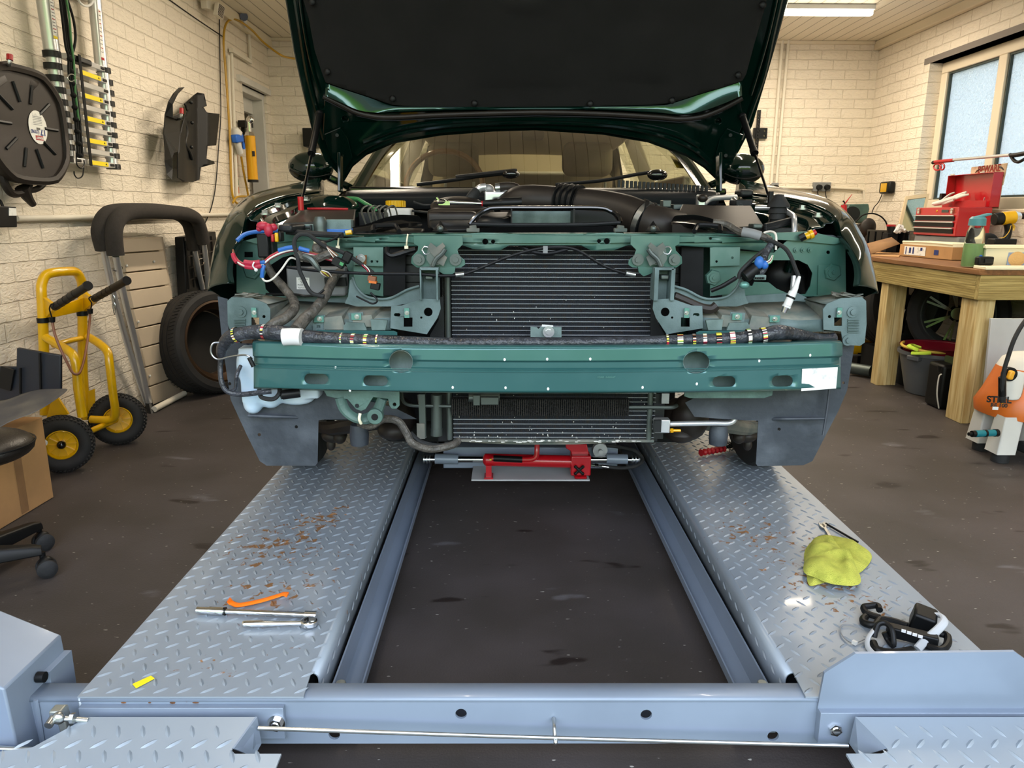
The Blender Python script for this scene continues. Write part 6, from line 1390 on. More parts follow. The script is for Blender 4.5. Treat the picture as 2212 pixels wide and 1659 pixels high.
for i in range(6): MB().prism([MF3 @ V(-.034+.001*i, -.022+i*.008, 0), MF3 @ V(.034-.001*i, -.022+i*.008, 0), MF3 @ V(.034, -.0195+i*.008, 0), MF3 @ V(-.034, -.0195+i*.008, 0)], nx*.0003).build('label_line', M['grey'], bo_)
m = MB()
for i in range(9): m.prism([MF3 @ V(-.014+i*.0032, .034, 0), MF3 @ V(-.0125+i*.0032, .034, 0), MF3 @ V(-.0125+i*.0032, .046, 0), MF3 @ V(-.014+i*.0032, .046, 0)], nx*.0003)
m.build('label_barcode', M['black'], bo_)
def redhook(px, py, what):
    h = thing('wall_hook', what, 'hook', W(px, py, 0), group='red-tipped wall hooks')
    MB().tube([W(px-14, py+18, 0), W(px-10, py+20, .1), W(px-2, py+18, .16), W(px, py+8, .17)], .008, n=8).build('hook_rod', M['steel'], h)
    MB().cyl(W(px, py+8, .17), W(px, py-4, .17), .012, n=10).build('hook_tip', M['redp'], h)
redhook(21, 122, 'steel wall hook with red tip holding the round black drain pan')
redhook(392, 238, 'steel wall hook with red tip holding the broken black car trim')
# ladder
ld_ = thing('telescopic_ladder', 'collapsed telescopic aluminium ladder with yellow rung labels on the left wall', 'ladder', W(160, 350, 0))
Lp = [(142, 124), (143, 150), (146, 176), (149, 202), (152, 228), (155, 253), (158, 278), (159, 302), (162, 325), (158, 350)]
Rp = [(222, 152), (227, 178), (230, 201), (231, 224), (233, 247), (235, 270), (237, 292), (239, 315), (242, 337), (244, 360)]
o_l = .075
pL0 = W(90, -40, o_l); pL1 = W(112, 108, o_l)
MB().cyl(pL0, pL1, .034, n=20).build('upper_stile', M['alu'], ld_); pR0 = W(200, -40, o_l); pR1 = W(219, 146, o_l); MB().cyl(pR0, pR1, .030, n=20).build('upper_stile', M['alu'], ld_)
MB().cyl(W(113, 108, o_l), W(150, 352, o_l), .032, n=20).build('lower_stile', M['alu'], ld_); MB().cyl(W(221, 146, o_l), W(243, 358, o_l), .028, n=20).build('lower_stile', M['alu'], ld_)
for (lx, ly), (rx_, ry) in zip(Lp, Rp):
    cL = W(lx-30+(ly-124)*.05, ly-6, o_l); cR = W(rx_+1, ry, o_l)
    MB().cyl(cL-V(0, 0, .012), cL+V(0, 0, .014), .038, n=20).build('collar', M['plastic'], ld_)
    MB().cyl(cR-V(0, 0, .014), cR+V(0, 0, .012), .035, n=20).build('collar', M['plastic'], ld_)
for i, ((lx, ly), (rx_, ry)) in enumerate(zip(Lp, Rp)):
    a = W(lx-5, ly-4, o_l); b_ = W(rx_-4, ry-2, o_l)
    r_ = MB().bar(a, b_, .045, .026).build('rung', M['alu'], ld_, bevel=.003)
    d = (b_-a)
    if i % 2: MB().bar(a+d*.32+V(.024, 0, 0), a+d*.80+V(.024, 0, 0), .002, .021).build('rung_label', M['yellow_label'], r_); MB().prism([a+d*.72+V(.0255, 0, -.004), a+d*.76+V(.0255, 0, -.004), a+d*.74+V(.0255, 0, .006)], (.0005, 0, 0)).build('label_mark', M['black'], r_)
    MB().bar(a+d*.02+V(.02, 0, 0), a+d*.13+V(.02, 0, 0), .012, .014).bar(a+d*.86+V(.02, 0, 0), a+d*.97+V(.02, 0, 0), .012, .014).build('rung_lock', M['plastic'], r_, bevel=.003)
MB().bar(W(171, 118, o_l+.035), W(197, 358, o_l+.035), .022, .003, up=(1, 0, 0)).build('strap', M['black_matte'], ld_)
MB().bar(W(150, 124, o_l), W(190, 138, o_l+.02), .05, .03).build('top_cap', M['plastic'], ld_, bevel=.008)
for i in range(4):
    MB().cyl(W(203, 150+i*2, .03), W(203, 158, .03), .01).v
m = MB()
for (a, b_) in zip(Rp, Rp[1:]): pass
# stickers with fine print on the stiles
for (p0, p1, wd) in (((110, -5), (120, 84), .016), ((214, 20), (222, 130), .014)):
    a = W(*p0, o_l+.033); b_ = W(*p1, o_l+.033)
    s_ = MB().bar(a, b_, .002, .001).v and MB().prism([a+V(0, -wd, 0), a+V(0, wd, 0), b_+V(0, wd, 0), b_+V(0, -wd, 0)], (.001, 0, 0)).build('stile_sticker', M['label'], ld_)
    for i in range(11):
        q = a.lerp(b_, .05+i*.08); MB().prism([q+V(.0012, -wd*.7, 0), q+V(.0012, wd*.7, 0), q+V(.0012, wd*.7, .004), q+V(.0012, -wd*.7, .004)], (.0003, 0, 0)).build('sticker_print', M['redp'] if i % 3 == 0 else M['grey'], s_)
    q = b_; MB().prism([q+V(.0012, -wd, 0), q+V(.0012, wd, 0), q+V(.0012, wd, .012), q+V(.0012, -wd, .012)], (.0003, 0, 0)).build('sticker_band', M['yellow_label'] if p0[0] < 150 else M['redp'], s_)
# bungee cords
bk1 = thing('bungee_cord', 'black bungee cords with hooks hanging over the folded ladder', 'bungee cord', W(160, 200, .13))
for k, off in enumerate((0, 5, -4)):
    MB().tube([W(x+off, y, .13+.006*k) for x, y in ((133, -5), (140, 50), (146, 100), (152, 122), (153, 160), (160, 200), (166, 250), (170, 300), (173, 340))], .006, n=8).build('cord', M['black_matte'], bk1)
MB().tube([W(x, y, .13) for x, y in ((144, -5), (158, 40), (163, 80), (158, 110), (150, 122))], .006, n=8).build('cord', M['black_matte'], bk1)
for i in range(9): c_ = W(151+i*2.6, 128+i*26, .145); MB().ell(c_, (.014, .012, .012), n=10, m=7).build('knot', M['black_matte'], bk1)
MB().tube([W(x, y, .13) for x, y in ((165, 330), (166, 355), (176, 364), (182, 355), (181, 346))], .003, n=7).tube([W(x, y, .13) for x, y in ((181, 362), (178, 380), (168, 385), (161, 378), (160, 370))], .003, n=7).build('hook', M['black'], bk1)
MB().tube([W(146+8*math.cos(2*PI*i/16)+8, 168+8*math.sin(2*PI*i/16), .15) for i in range(16)], .003, n=6, closed=True, sm=False).build('ring', M['steel'], bk1)
MB().tube([W(x, y, .15) for x, y in ((143, -5), (150, 40), (154, 90), (160, 140), (163, 200), (170, 260))], .005, n=8).build('cord', M['green_cable'], bk1, label='green cord')
wh = thing('ladder_bracket', 'white wall bracket above the folded ladder', 'bracket', W(180, 0, .03))
MB().tube([W(x, y, .09) for x, y in ((166, -6), (175, 8), (188, 13), (199, 6), (200, -8))], .006, n=8).build('hook', M['white'], wh); MB().bar(W(150, -12, .03), W(205, -4, .03), .05, .03).build('plate', M['white'], wh)
# hanging black car trim
ct_ = thing('car_trim_piece', 'broken black plastic car trim hanging from a red-tipped hook on the left wall', 'car trim', W(415, 290, 0))
def q3(x, y): return (x/3.456, y/3.456)
P1 = [q3(*p) for p in ((1380, 650), (1340, 655), (1300, 700), (1262, 760), (1232, 860), (1225, 1000), (1228, 1200), (1245, 1300), (1285, 1342), (1290, 1260), (1282, 1180), (1300, 1140), (1330, 1132), (1345, 980), (1345, 900), (1370, 880), (1290, 880), (1290, 780), (1330, 700))]
MB().sheet(P1, [], lambda u, v: W(u, v, .13+.05*math.sin((u-355)*.1))).build('outer_strip', M['plastic'], ct_, solid=.006, flat=True)
P2 = [q3(*p) for p in ((1380, 775), (1475, 690), (1525, 700), (1545, 790), (1520, 800), (1545, 840), (1640, 850), (1615, 1085), (1550, 1090), (1542, 1185), (1600, 1205), (1604, 1222), (1500, 1250), (1490, 1340), (1440, 1360), (1370, 1358), (1330, 1330), (1330, 1150), (1345, 1000), (1375, 880), (1400, 830))]
def rel2(u, v):
    d = abs(u-425)/25; return .06+.05*min(1, d)
MB().sheet(P2, [], lambda u, v: W(u, v, rel2(u, v)), cu=rng(385, 475, 5), cv=rng(200, 390, 7)).build('moulded_tray', M['black'], ct_, solid=.006, ang=60)
MB().bar(W(372, 256, .1), W(392, 246, .12), .02, .02).build('mounting_lug', M['plastic'], ct_)
for x, y in ((413, 221), (415, 265), (414, 318)): MB().ell(W(x, y, .11), (.012, .012, .012), n=10, m=6).build('fixing_stud', M['plastic'], ct_)
MB().tube([W(x, y, .10) for x, y in ((398, 260), (404, 285), (400, 310), (410, 330), (415, 345))], .01, n=8).build('inner_rib', M['plastic'], ct_)
# security floodlight / sensor, cable, yellow hose
fl_ = thing('wall_sensor', 'white slatted wall unit high on the left wall', 'wall unit', W(478, 22, .05))
MB().prism([W(473, 5, .14), W(487, 16, .14), W(483, 42, .14), W(469, 31, .14)], (-.03, -.0, 0)).build('slatted_face', M['white_wall'], fl_, bevel=.004)
m = MB()
for i in range(8): a = W(474-i*.5, 9+i*3, .143); b_ = W(485-i*.5, 18+i*3, .143); m.bar(a, b_, .003, .004)
m.build('slats', M['plastic_brown'], fl_)
MB().bar(W(440, 8, .05), W(470, 20, .08), .05, .06).build('housing', M['white_wall'], fl_, bevel=.006)
cm_ = thing('security_camera', 'small white security camera with black lens on the left wall', 'camera', W(527, 36, .04))
MB().bar(W(525, 60, .03), W(526, 34, .05), .05, .05, up=(0, 1, 0)).build('camera_body', M['white'], cm_, bevel=.01); MB().cyl(W(527, 36, .06), W(527, 36, .085), .030, n=18).build('lens', M['black_gloss'], cm_)
tag(MB().tube([W(474, 40, .012), W(475, 120, .012), W(476, 180, .012), W(477, 250, .014), W(472, 320, .014), W(466, 400, .012), W(456, 450, .014), (W(442, 484, .014))], .004, n=6).build('black_cable', M['black']), 'thin black cable hanging down the left wall from the slatted unit', 'cable')
tag(MB().tube([W(355, -8, .004), W(420, 38, .004), W(481, 79, .004)], .004, n=6).build('wall_groove_line', M['black']), 'thin dark line running diagonally along the top of the left wall, standing in for a shaded groove', 'cable')  # black tube added to paint the dark line of a groove
yh = thing('yellow_hose', 'yellow air hose looped down the left wall beside the doorway', 'hose', W(500, 300, .03))
MB().tube([at(648, 128, 6.9), at(625, 125, 6.7), at(605, 118, 6.5), W(570, 92, .15), W(545, 66, .1), W(520, 47, .06), W(500, 42, .04), W(487, 55, .03), W(483, 90, .03), W(487, 150, .03), W(492, 220, .03), W(497, 300, .03), W(499, 380, .03), W(503, 425, .03), W(515, 441, .04), W(530, 442, .05), W(542, 432, .05), W(535, 425, .05), W(512, 426, .05), W(503, 438, .05)], .0085, n=8, k=6).build('hose_run', M['hose_yellow'], yh)
MB().tube([W(521, 338, .05), W(526, 370, .05), W(533, 405, .05), W(538, 428, .05), W(546, 436, .05)], .0085, n=8).build('hose_end', M['hose_yellow'], yh)
for pts in (((493, 120), (503, 430)), ((500, 112), (512, 425))):
    tag(MB().cyl(W(*pts[0], .02), W(*pts[1], .02), .012, n=10).build('conduit', M['white_wall']), 'cream vertical conduit pipe on the left wall, %s the yellow hose' % ('right beside' if pts[0][0] == 493 else 'second to the right of'), 'conduit')
tag(MB().bar(W(499, 108, .03), W(541, 134, .03), .03, .03).build('wall_bracket', M['white_wall']), 'cream metal wall bracket above the doorway on the left wall', 'bracket')
tag(MB().cyl(W(535, 25, .02), W(541, 128, .02), .013, n=10).build('conduit', M['white_wall']), 'cream vertical conduit pipe below the corner of the ceiling on the left wall', 'conduit')
sb_ = thing('spray_gun', 'white spray bottle trigger with blue head hanging by the yellow hose', 'spray bottle', W(512, 305, .06))
MB().tube([W(508, 276, .06), W(511, 288, .06), W(514, 296, .06)], [.02, .045, .03], n=10).build('bottle_base', M['offwhite'], sb_); MB().bar(W(505, 300, .06), W(521, 298, .08), .05, .06).build('trigger_head', M['blue'], sb_, bevel=.01); MB().cyl(W(511, 305, .06), W(519, 330, .06), .028, .024, n=14).build('nozzle_body', M['white'], sb_); MB().tube([W(519, 300, .08), W(525, 308, .09), W(527, 322, .09)], .01, n=8).build('trigger', M['blue'], sb_)
st_ = thing('sticker_strip', 'narrow printed strips of red and green stickers on the left wall by the doorway', 'sticker', W(512, 360, .004))
for i, (y0, y1, mt) in enumerate(((316, 332, 'green_cable'), (332, 350, 'orange'), (362, 381, 'redp'), (384, 398, 'green_cable'), (402, 416, 'orange'))):
    MB().prism([W(506+i*1.2, y0, .006), W(511+i*1.2, y0+2, .006), W(512+i*1.2, y1+2, .006), W(507+i*1.2, y1, .006)], (.001, 0, 0)).build('printed_strip', M[mt], st_)
fe = thing('gold_canister', 'gold cylinder with chrome clasp hung beside the doorway on the left wall', 'canister', W(541, 340, .1))
cc = onx(543, 340, XL+.12)
zt_ = onx(541, 294, XL+.12).z; zb_ = onx(546, 388, XL+.12).z
MB().cyl((cc.x, cc.y, zt_), (cc.x, cc.y, zb_), .040, n=28).build('canister_body', M['gold'], fe); MB().cyl((cc.x, cc.y, zb_-.02), (cc.x, cc.y, zb_), .042, n=24).build('canister_base', M['black'], fe)
MB().cyl((cc.x, cc.y, zt_), (cc.x, cc.y, zt_+.03), .042, .03, n=24).cyl((cc.x, cc.y, zt_+.03), (cc.x, cc.y, zt_+.12), .016, n=12).ell((cc.x+.01, cc.y, zt_+.12), (.03, .02, .03)).build('canister_clasp', M['chrome'], fe)
MB().bar(W(523, 268, .03), W(538, 268, .1), .08, .05).bar(W(525, 268, .03), W(528, 320, .03), .03, .03).build('wall_holder', M['black'], fe); MB().obox((cc.x+.03, cc.y-.034, (zt_+zb_)/2+.03), (.02, .003, .04), Euler((0, 0, .7))).build('canister_label', M['black'], fe)
# black power box
pb_ = thing('power_adapter', 'black power unit with grey label on the left wall below the drain pan', 'power unit', W(15, 468, .03))
MB().prism([W(-20, 444, .10), W(36, 447, .10), W(38, 491, .10), (W(-20, 492, .10))], (-.09, 0, 0)).build('unit_body', M['black'], pb_, bevel=.004); MB().prism([W(20, 449, .103), W(35, 450, .103), W(36, 466, .103), W(20, 466, .103)], (-.002, 0, 0)).build('unit_label', M['label'], pb_)
MB().tube([W(-10, 430, .05), W(0, 434, .05), W(6, 446, .06)], .006, n=8).build('unit_cable', M['black'], pb_)
# padded tubular frames
def padframe(pl, name, lab, dx):
    t_ = thing('padded_handle_frame', lab, 'tubular frame', onz(325, 882, 0), group='foam-gripped steel frames')
    (Lb, Lt, foam_l, T, foam_r, Rt, Rb) = pl
    P = lambda p: onx(p[0], p[1], p[2])
    MB().tube([P(p) for p in foam_l+T+foam_r], .040, n=16, k=6).build('foam_grip', M['foam'], t_, ang=60)
    MB().tube([P(p) for p in Lb+[foam_l[0]]], .0165, n=12).build('steel_leg', M['alu'], t_); MB().tube([P(p) for p in [foam_r[-1]]+Rb], .0165, n=12).build('steel_leg', M['alu'], t_)
    return t_
x1 = -1.93; x2 = -2.0
t1_ = padframe(([(324, 878, -2.08), (292, 740, -2.03), (268, 640, -1.98)], 0, [(250, 552, x1), (247, 525, x1), (246, 500, x1), (254, 475, x1), (274, 460, x1)], [(310, 456, x1), (360, 458, x1)], [(400, 462, x1), (422, 472, x1), (432, 492, x1), (440, 525, x1)], 0, [(446, 570, x1-.02), (452, 640, -1.99), (470, 745, -2.05), (480, 800, -2.08)]), 'a', 'front one of two foam-gripped U-shaped steel frames leaning on the left wall', 0)
t2_ = padframe(([(318, 872, -2.11), (280, 760, -2.09), (246, 640, -2.05)], 0, [(224, 538, x2), (218, 515, x2), (216, 495, x2), (226, 470, x2), (246, 458, x2)], [(300, 455, x2), (350, 456, x2)], [(385, 463, x2), (405, 480, x2), (414, 505, x2), (420, 540, x2)], 0, [(430, 590, x2-.02), (440, 640, -2.05), (452, 745, -2.09), (460, 810, -2.11)]), 'b', 'rear one of two foam-gripped U-shaped steel frames leaning on the left wall', 0)
MB().tube([onx(x, y, -1.95) for x, y in ((243, 582), (250, 585), (260, 584), (263, 578), (258, 574), (250, 576))], .004, n=6).build('spring_clip', M['chrome'], t1_); MB().tube([onx(x, y, -1.95) for x, y in ((430, 560), (440, 558), (446, 564), (440, 568))], .004, n=6).build('spring_clip', M['chrome'], t1_)
m = MB()
for i in range(6): c_ = onx(244+i*.6, 630+i*8, -1.97); m.tube([c_+V(.0, .008*math.cos(2*PI*j/10), .02*math.sin(2*PI*j/10)) if i % 2 else c_+V(.008*math.cos(2*PI*j/10), 0, .02*math.sin(2*PI*j/10)) for j in range(10)], .0025, n=5, closed=True, sm=False)
m.build('chain', M['steel'], t1_); MB().cyl(onx(322, 872, -2.08), onx(328, 900, -2.04), .02, n=10).build('foot_cap', M['black'], t1_)
# slatted beige panel leaning on wall
sp2 = thing('slatted_panel', 'beige slatted door panel leaning on the left wall behind the padded frames', 'panel', onz(360, 866, 0))
yl = [516, 548, 590, 628, 668, 710, 752, 794, 836, 876]
def pxl(y): return 258+(y-516)*.205
def pxr(y): return 349+(y-516)*.15
XPn = lambda y: XL+.05+.0002*(y-516)
for a, b_ in zip(yl, yl[1:]):
    MB().prism([onx(pxl(a), a+1, XL+.06), onx(pxr(a), a-3-(a-516)*.07, XL+.06), onx(pxr(b_), b_-6-(b_-516)*.07, XL+.06), onx(pxl(b_), b_-2, XL+.06)], (-.03, 0, 0)).build('slat', M['beige'], sp2, bevel=.003)
for (x, y) in ((274, 574), (333, 565), (299, 695), (324, 812)): MB().ell(onx(x, y, XL+.066), (.006, .008, .008), n=8, m=6).build('stud', M['offwhite'], sp2)
MB().prism([onx(256, 514, XL+.03), onx(352, 512, XL+.03), onx(404, 845, XL+.03), onx(332, 884, XL+.03)], (-.015, 0, 0)).build('backing', M['beige'], sp2)
tag(MB().cyl(onz(333, 884, .02), onz(398, 850, .02), .018, n=12).build('floor_pipe', M['white_wall']), 'cream pipe along the foot of the left wall under the slatted panel', 'pipe')
# black crate leaning
cr_ = thing('black_crate', 'black ribbed plastic panel standing behind the right leg of the padded frames', 'crate', onx(430, 600, XL+.05))
MB().prism([onx(397, 512, XL+.10), onx(466, 500, XL+.10), onx(480, 615, XL+.10), onx(404, 650, XL+.10)], (-.06, 0, 0)).build('panel', M['black'], cr_, bevel=.006)
m = MB()
for i in range(6): m.bar(onx(402+i*11, 520-i*2, XL+.105), onx(410+i*11, 625-i*5, XL+.105), .008, .008)
for i in range(4): m.bar(onx(402+i*2, 530+i*25, XL+.105), onx(468+i*2, 518+i*22, XL+.105), .008, .008)
m.build('ribs', M['plastic_brown'], cr_)
# leaning tyre
tyc = at(476, 737, 4.62); nn = V(.86, -.48, .14).normalized()
tq = nn.to_track_quat('Z', 'Y').to_matrix().to_4x4()
ty_o = thing('tyre_and_wheel', 'wide black tyre on a bronze wheel leaning against the left wall', 'tyre', (tyc.x-.1, tyc.y, 0))
Rt_ = Matrix.Translation(tyc) @ tq
R0 = .328
prof = [(.245, -.005), (.262, .006), (.295, .008), (.316, -.004), (.325, -.022)]
gr = [-.030, -.062, -.070, -.105, -.113, -.148, -.156, -.190]
prof += [(R0, -.030)]
for a, b_ in ((-.064, -.072), (-.106, -.114), (-.148, -.156)): prof += [(R0+.001, a), (R0-.008, a-.001), (R0-.008, b_+.001), (R0+.001, b_)]
prof += [(R0, -.192), (.322, -.206), (.295, -.222), (.245, -.215)]
MB().lathe(prof, 72, Rt_).build('tyre', M['tyre'], ty_o, ang=25)
m = MB()
for i in range(84):
    t_ = 2*PI*i/84; c_, s_ = math.cos(t_), math.sin(t_)
    for za, zb in ((-.012, -.056), (-.166, -.206)):
        m.bar(Rt_ @ V((R0-.002)*c_, (R0-.002)*s_, za), Rt_ @ V((R0+.0015)*math.cos(t_+.03), (R0+.0015)*math.sin(t_+.03), zb), .004, .003)
m.build('tread_block', M['black_matte'], ty_o)
MB().lathe([(.258, .004), (.246, .008), (.238, -.004), (.228, -.02), (.205, -.045), (.200, -.12), (.21, -.2)], 56, Rt_).build('wheel_rim', M['bronze'], ty_o)
m = MB().lathe([(0, -.12), (.06, -.12), (.062, -.15)], 24, Rt_)
for i in range(5):
    t_ = 2*PI*i/5+.3; m.bar(Rt_ @ V(.05*math.cos(t_), .05*math.sin(t_), -.135), Rt_ @ V(.205*math.cos(t_), .205*math.sin(t_), -.12), .05, .03, up=nn)
MB().lathe([(0, -.15), (.2, -.15), (.2, -.16), (0, -.16)], 40, Rt_).build('wheel_face', M['cabin_dark'], ty_o)
# ---- yellow hand truck
ht = thing('hand_truck', 'yellow tubular hand truck with pneumatic wheels standing by the left wall', 'hand truck', (-1.95, 3.35, 0))
w1_ = V(-1.965, 3.14, .128); w2_ = V(-1.925, 3.545, .128)
ax = (w2_-w1_).normalized()
def HT(px, py, Y): return at(px, py, Y)
yt = M['yellow']
def ht_tube(pts, r=.019, name='tube', mat=yt, n=12): return MB().tube([HT(*p) for p in pts], r, n=n, k=6).build(name, mat, ht)
ht_tube([(97, 895, 3.26), (96, 800, 3.26), (93, 700, 3.25), (90, 640, 3.25), (90, 615, 3.26), (98, 596, 3.28), (114, 589, 3.31), (148, 586, 3.40), (164, 588, 3.45), (174, 602, 3.48), (178, 625, 3.5), (178, 700, 3.5), (179, 800, 3.52), (186, 905, 3.52)], .021, 'main_frame')
ht_tube([(97, 728, 3.25), (120, 741, 3.22), (148, 758, 3.17), (160, 772, 3.15), (165, 800, 3.14), (170, 850, 3.13), (178, 900, 3.13)], .019, 'side_stay')
ht_tube([(190, 727, 3.5), (214, 742, 3.46), (232, 760, 3.42), (237, 790, 3.40), (244, 850, 3.40), (249, 888, 3.42), (245, 903, 3.44), (225, 907, 3.44), (196, 906, 3.44)], .019, 'side_stay')
ht_tube([(115, 746, 3.3), (150, 736, 3.4), (176, 731, 3.48)], .012, 'cross_tube')
MB().cyl(w1_, w2_, .014, n=12).build('axle', yt, ht)
MB().prism([HT(96, 670, 3.24), HT(176, 643, 3.47), HT(176, 672, 3.48), HT(110, 686, 3.26), HT(97, 686, 3.24)], (.01, 0, 0)).build('grip_plate', yt, ht, bevel=.002)
for a, b_, c_ in (((92, 642, 3.24), (118, 662, 3.15), (99, 686, 3.24)), ((178, 630, 3.48), (204, 650, 3.38), (180, 672, 3.49))):
    MB().prism([HT(*a), HT(*b_), HT(*c_)], (.02, .0, 0)).build('gusset', yt, ht, bevel=.002)
for a, b_ in (((118, 663, 3.15), (190, 617, 2.98)), ((204, 645, 3.38), (274, 606, 3.18))):
    A_ = HT(*a); B_ = HT(*b_); g_ = MB().cyl(A_, B_, .0165, n=16).build('hand_grip', M['black'], ht); d = (B_-A_).normalized()
    m = MB()
    for i in range(5): m.cyl(A_+d*(.02+i*.045), A_+d*(.026+i*.045), .0175, n=16)
    m.cyl(B_-d*.012, B_+d*.002, .019, n=16).build('grip_pattern', M['black'], g_)
for px, py, Y in ((93, 692, 3.25), (178, 677, 3.5)):
    c_ = HT(px, py, Y); MB().cyl(c_-V(0, 0, .010), c_+V(0, 0, .012), .0245, n=18).build('strap_band', M['black'], ht)
MB().prism([onz(60, 895, .03), onz(96, 868, .12), onz(140, 905, .02), onz(120, 930, .01)], (0, 0, .006)).build('toe_plate', yt, ht)
MB().prism([HT(112, 860, 3.2), HT(124, 858, 3.2), HT(148, 895, 3.2), HT(100, 905, 3.2)], (.0, .01, 0)).build('toe_bracket', yt, ht)
MB().prism([HT(190, 845, 3.5), HT(204, 840, 3.5), HT(206, 905, 3.52), HT(190, 905, 3.52)], (.0, .006, 0)).build('toe_bracket', yt, ht)
for k, (w_, sgn) in enumerate(((w1_, -1), (w2_, 1))):
    Rw = Matrix.Translation(w_) @ (ax*-1 if True else ax).to_track_quat('Z', 'Y').to_matrix().to_4x4() @ Matrix.Rotation(.3, 4, 'Z')
    # turn the wheels so that their faces look at the camera side
    Rw = Matrix.Translation(w_) @ V(.42, -.9, .03).normalized().to_track_quat('Z', 'Y').to_matrix().to_4x4()
    t_ = MB().lathe([(.066, .022), (.074, .030), (.095, .036), (.112, .030), (.124, .016), (.128, 0), (.124, -.016), (.112, -.030), (.095, -.036), (.074, -.030), (.066, -.022)], 48, Rw).build('pneumatic_tyre', M['tyre'], ht, ang=60)
    m = MB()
    for i in range(44):
        a_ = 2*PI*i/44
        for j, zz in enumerate((-.026, -.013, 0, .013, .026)):
            a2 = a_+(PI/44 if j % 2 else 0); rr_ = .1275-abs(zz)**2*14; p = Rw @ V(rr_*math.cos(a2), rr_*math.sin(a2), zz)
            d = (Rw.to_3x3() @ V(math.cos(a2), math.sin(a2), 0)); tt = (Rw.to_3x3() @ V(-math.sin(a2), math.cos(a2), 0)); R3 = Matrix((tt, Rw.to_3x3() @ V(0, 0, 1), d)).transposed() @ Matrix.Rotation(.785, 3, 'Z')
            m.obox(p, (.009, .009, .006), R3)
    m.build('tread_blocks', M['tyre'], t_)
    m = MB().lathe([(.068, .020), (.062, .024), (.056, .006), (.018, .004), (.018, .020), (0, .020)], 40, Rw).lathe([(.068, -.02), (.05, -.01), (.0, -.01)], 32, Rw)
    for i in range(10): a_ = 2*PI*i/10; m.bar(Rw @ V(.016*math.cos(a_), .016*math.sin(a_), .009), Rw @ V(.060*math.cos(a_), .060*math.sin(a_), .009), .003, .010, up=Rw.to_3x3() @ V(0, 0, 1))
    m.build('wheel_hub', yt, ht)
    if k == 0:
        MB().ell(Rw @ V(0, 0, .020), (.019, .019, .019), n=16, m=10).build('hub_cap', M['black_gloss'], ht)
        MB().cyl(Rw @ V(-.062, .02, .028), Rw @ V(-.062, .02, .030), .014, n=18).build('wheel_sticker', M['label'], ht)
# bungee on the truck
bk2 = thing('bungee_cord', 'brown bungee cord looped between the hand truck grips', 'bungee cord', HT(160, 800, 3.1))
MB().tube([HT(*p) for p in ((113, 693, 3.14), (118, 720, 3.13), (130, 752, 3.12), (146, 785, 3.11), (158, 806, 3.10), (172, 805, 3.12), (182, 775, 3.18), (189, 735, 3.26), (193, 700, 3.34), (195, 675, 3.36))], .0055, n=8).build('cord', M['wire_brown'], bk2)
for px, py, Y in ((113, 690, 3.14), (195, 672, 3.36)): c_ = HT(px, py, Y); MB().cyl(c_-V(0, 0, .012), c_+V(0, 0, .010), .010, .013, n=12).build('cord_end', M['black'], bk2)
MB().tube([HT(*p) for p in ((112, 685, 3.14), (107, 668, 3.13), (110, 658, 3.12), (117, 656, 3.12))], .003, n=6).tube([HT(*p) for p in ((196, 668, 3.36), (198, 655, 3.36), (192, 645, 3.36), (197, 640, 3.35))], .003, n=6).build('hook', M['black'], bk2)
# ---- cardboard box with car trims on top
bx = thing('cardboard_box', 'tall brown cardboard box at the left edge of the garage', 'box', (-1.95, 2.65, 0))
q0 = onz(116, 1075, 0); q1 = onz(0, 1145, 0); dv = (q1-q0); q2 = q0+dv*2.2; zt2 = at(98, 902, q0.y).z; back = V(-.33, .0, 0)
F4 = [q0, q2, q2+back, q0+back+V(0, .03, 0)]
MB().prism([p+V(0, 0, .002) for p in F4], (0, 0, zt2)).build('carton', M['card'], bx, bevel=.002, ang=20)
MB().prism([q0.lerp(q2, .22)+V(.001, 0, .01), q0.lerp(q2, .28)+V(.001, 0, .01), q0.lerp(q2, .28)+V(.001, 0, zt2), q0.lerp(q2, .22)+V(.001, 0, zt2)], (.0008, 0, 0)).build('tape', M['card_dark'], bx)
tp1 = thing('bumper_trim', 'curved dusty grey plastic trim resting on the cardboard box', 'car trim', V(-1.85, 2.6, zt2))
rows = [[at(-60, 985, 2.45), at(-60, 850, 2.7)], [at(0, 915, 2.50), at(0, 868, 2.72)], [at(60, 900, 2.55), at(40, 848, 2.75)], [at(100, 878, 2.6), at(85, 836, 2.76)], [at(130, 856, 2.66), at(120, 838, 2.74)], [at(148, 840, 2.72), at(146, 838, 2.73)]]
A('trim_dust', '#3b3a3d', .55, col2='#57534d', vs=9)
MB().loft(rows).build('curved_panel', M['trim_dust'], tp1, solid=.006, sub=2, ang=180)
tp2 = thing('duct_trim', 'dark blue-black stepped plastic duct piece standing on the cardboard box', 'car trim', V(-1.9, 2.9, zt2))
A('plastic_navy', '#151b26', .5, var=.2, vs=10)
MB().prism([at(x, y, 2.85) for x, y in ((36, 752), (131, 768), (131, 850), (60, 885), (-20, 905), (-20, 792), (35, 793))], (-.004, .02, 0)).build('duct_panel', M['plastic_navy'], tp2, bevel=.003)
MB().bar(at(86, 762, 2.84), at(88, 842, 2.84), .006, .008, up=(0, 1, 0)).bar(at(44, 795, 2.84), at(44, 850, 2.84), .006, .008, up=(0, 1, 0)).build('rib', M['black'], tp2); MB().bar(at(18, 795, 2.84), at(10, 840, 2.84), .05, .01, up=(0, 1, 0)).build('vent_grille', M['black'], tp2)
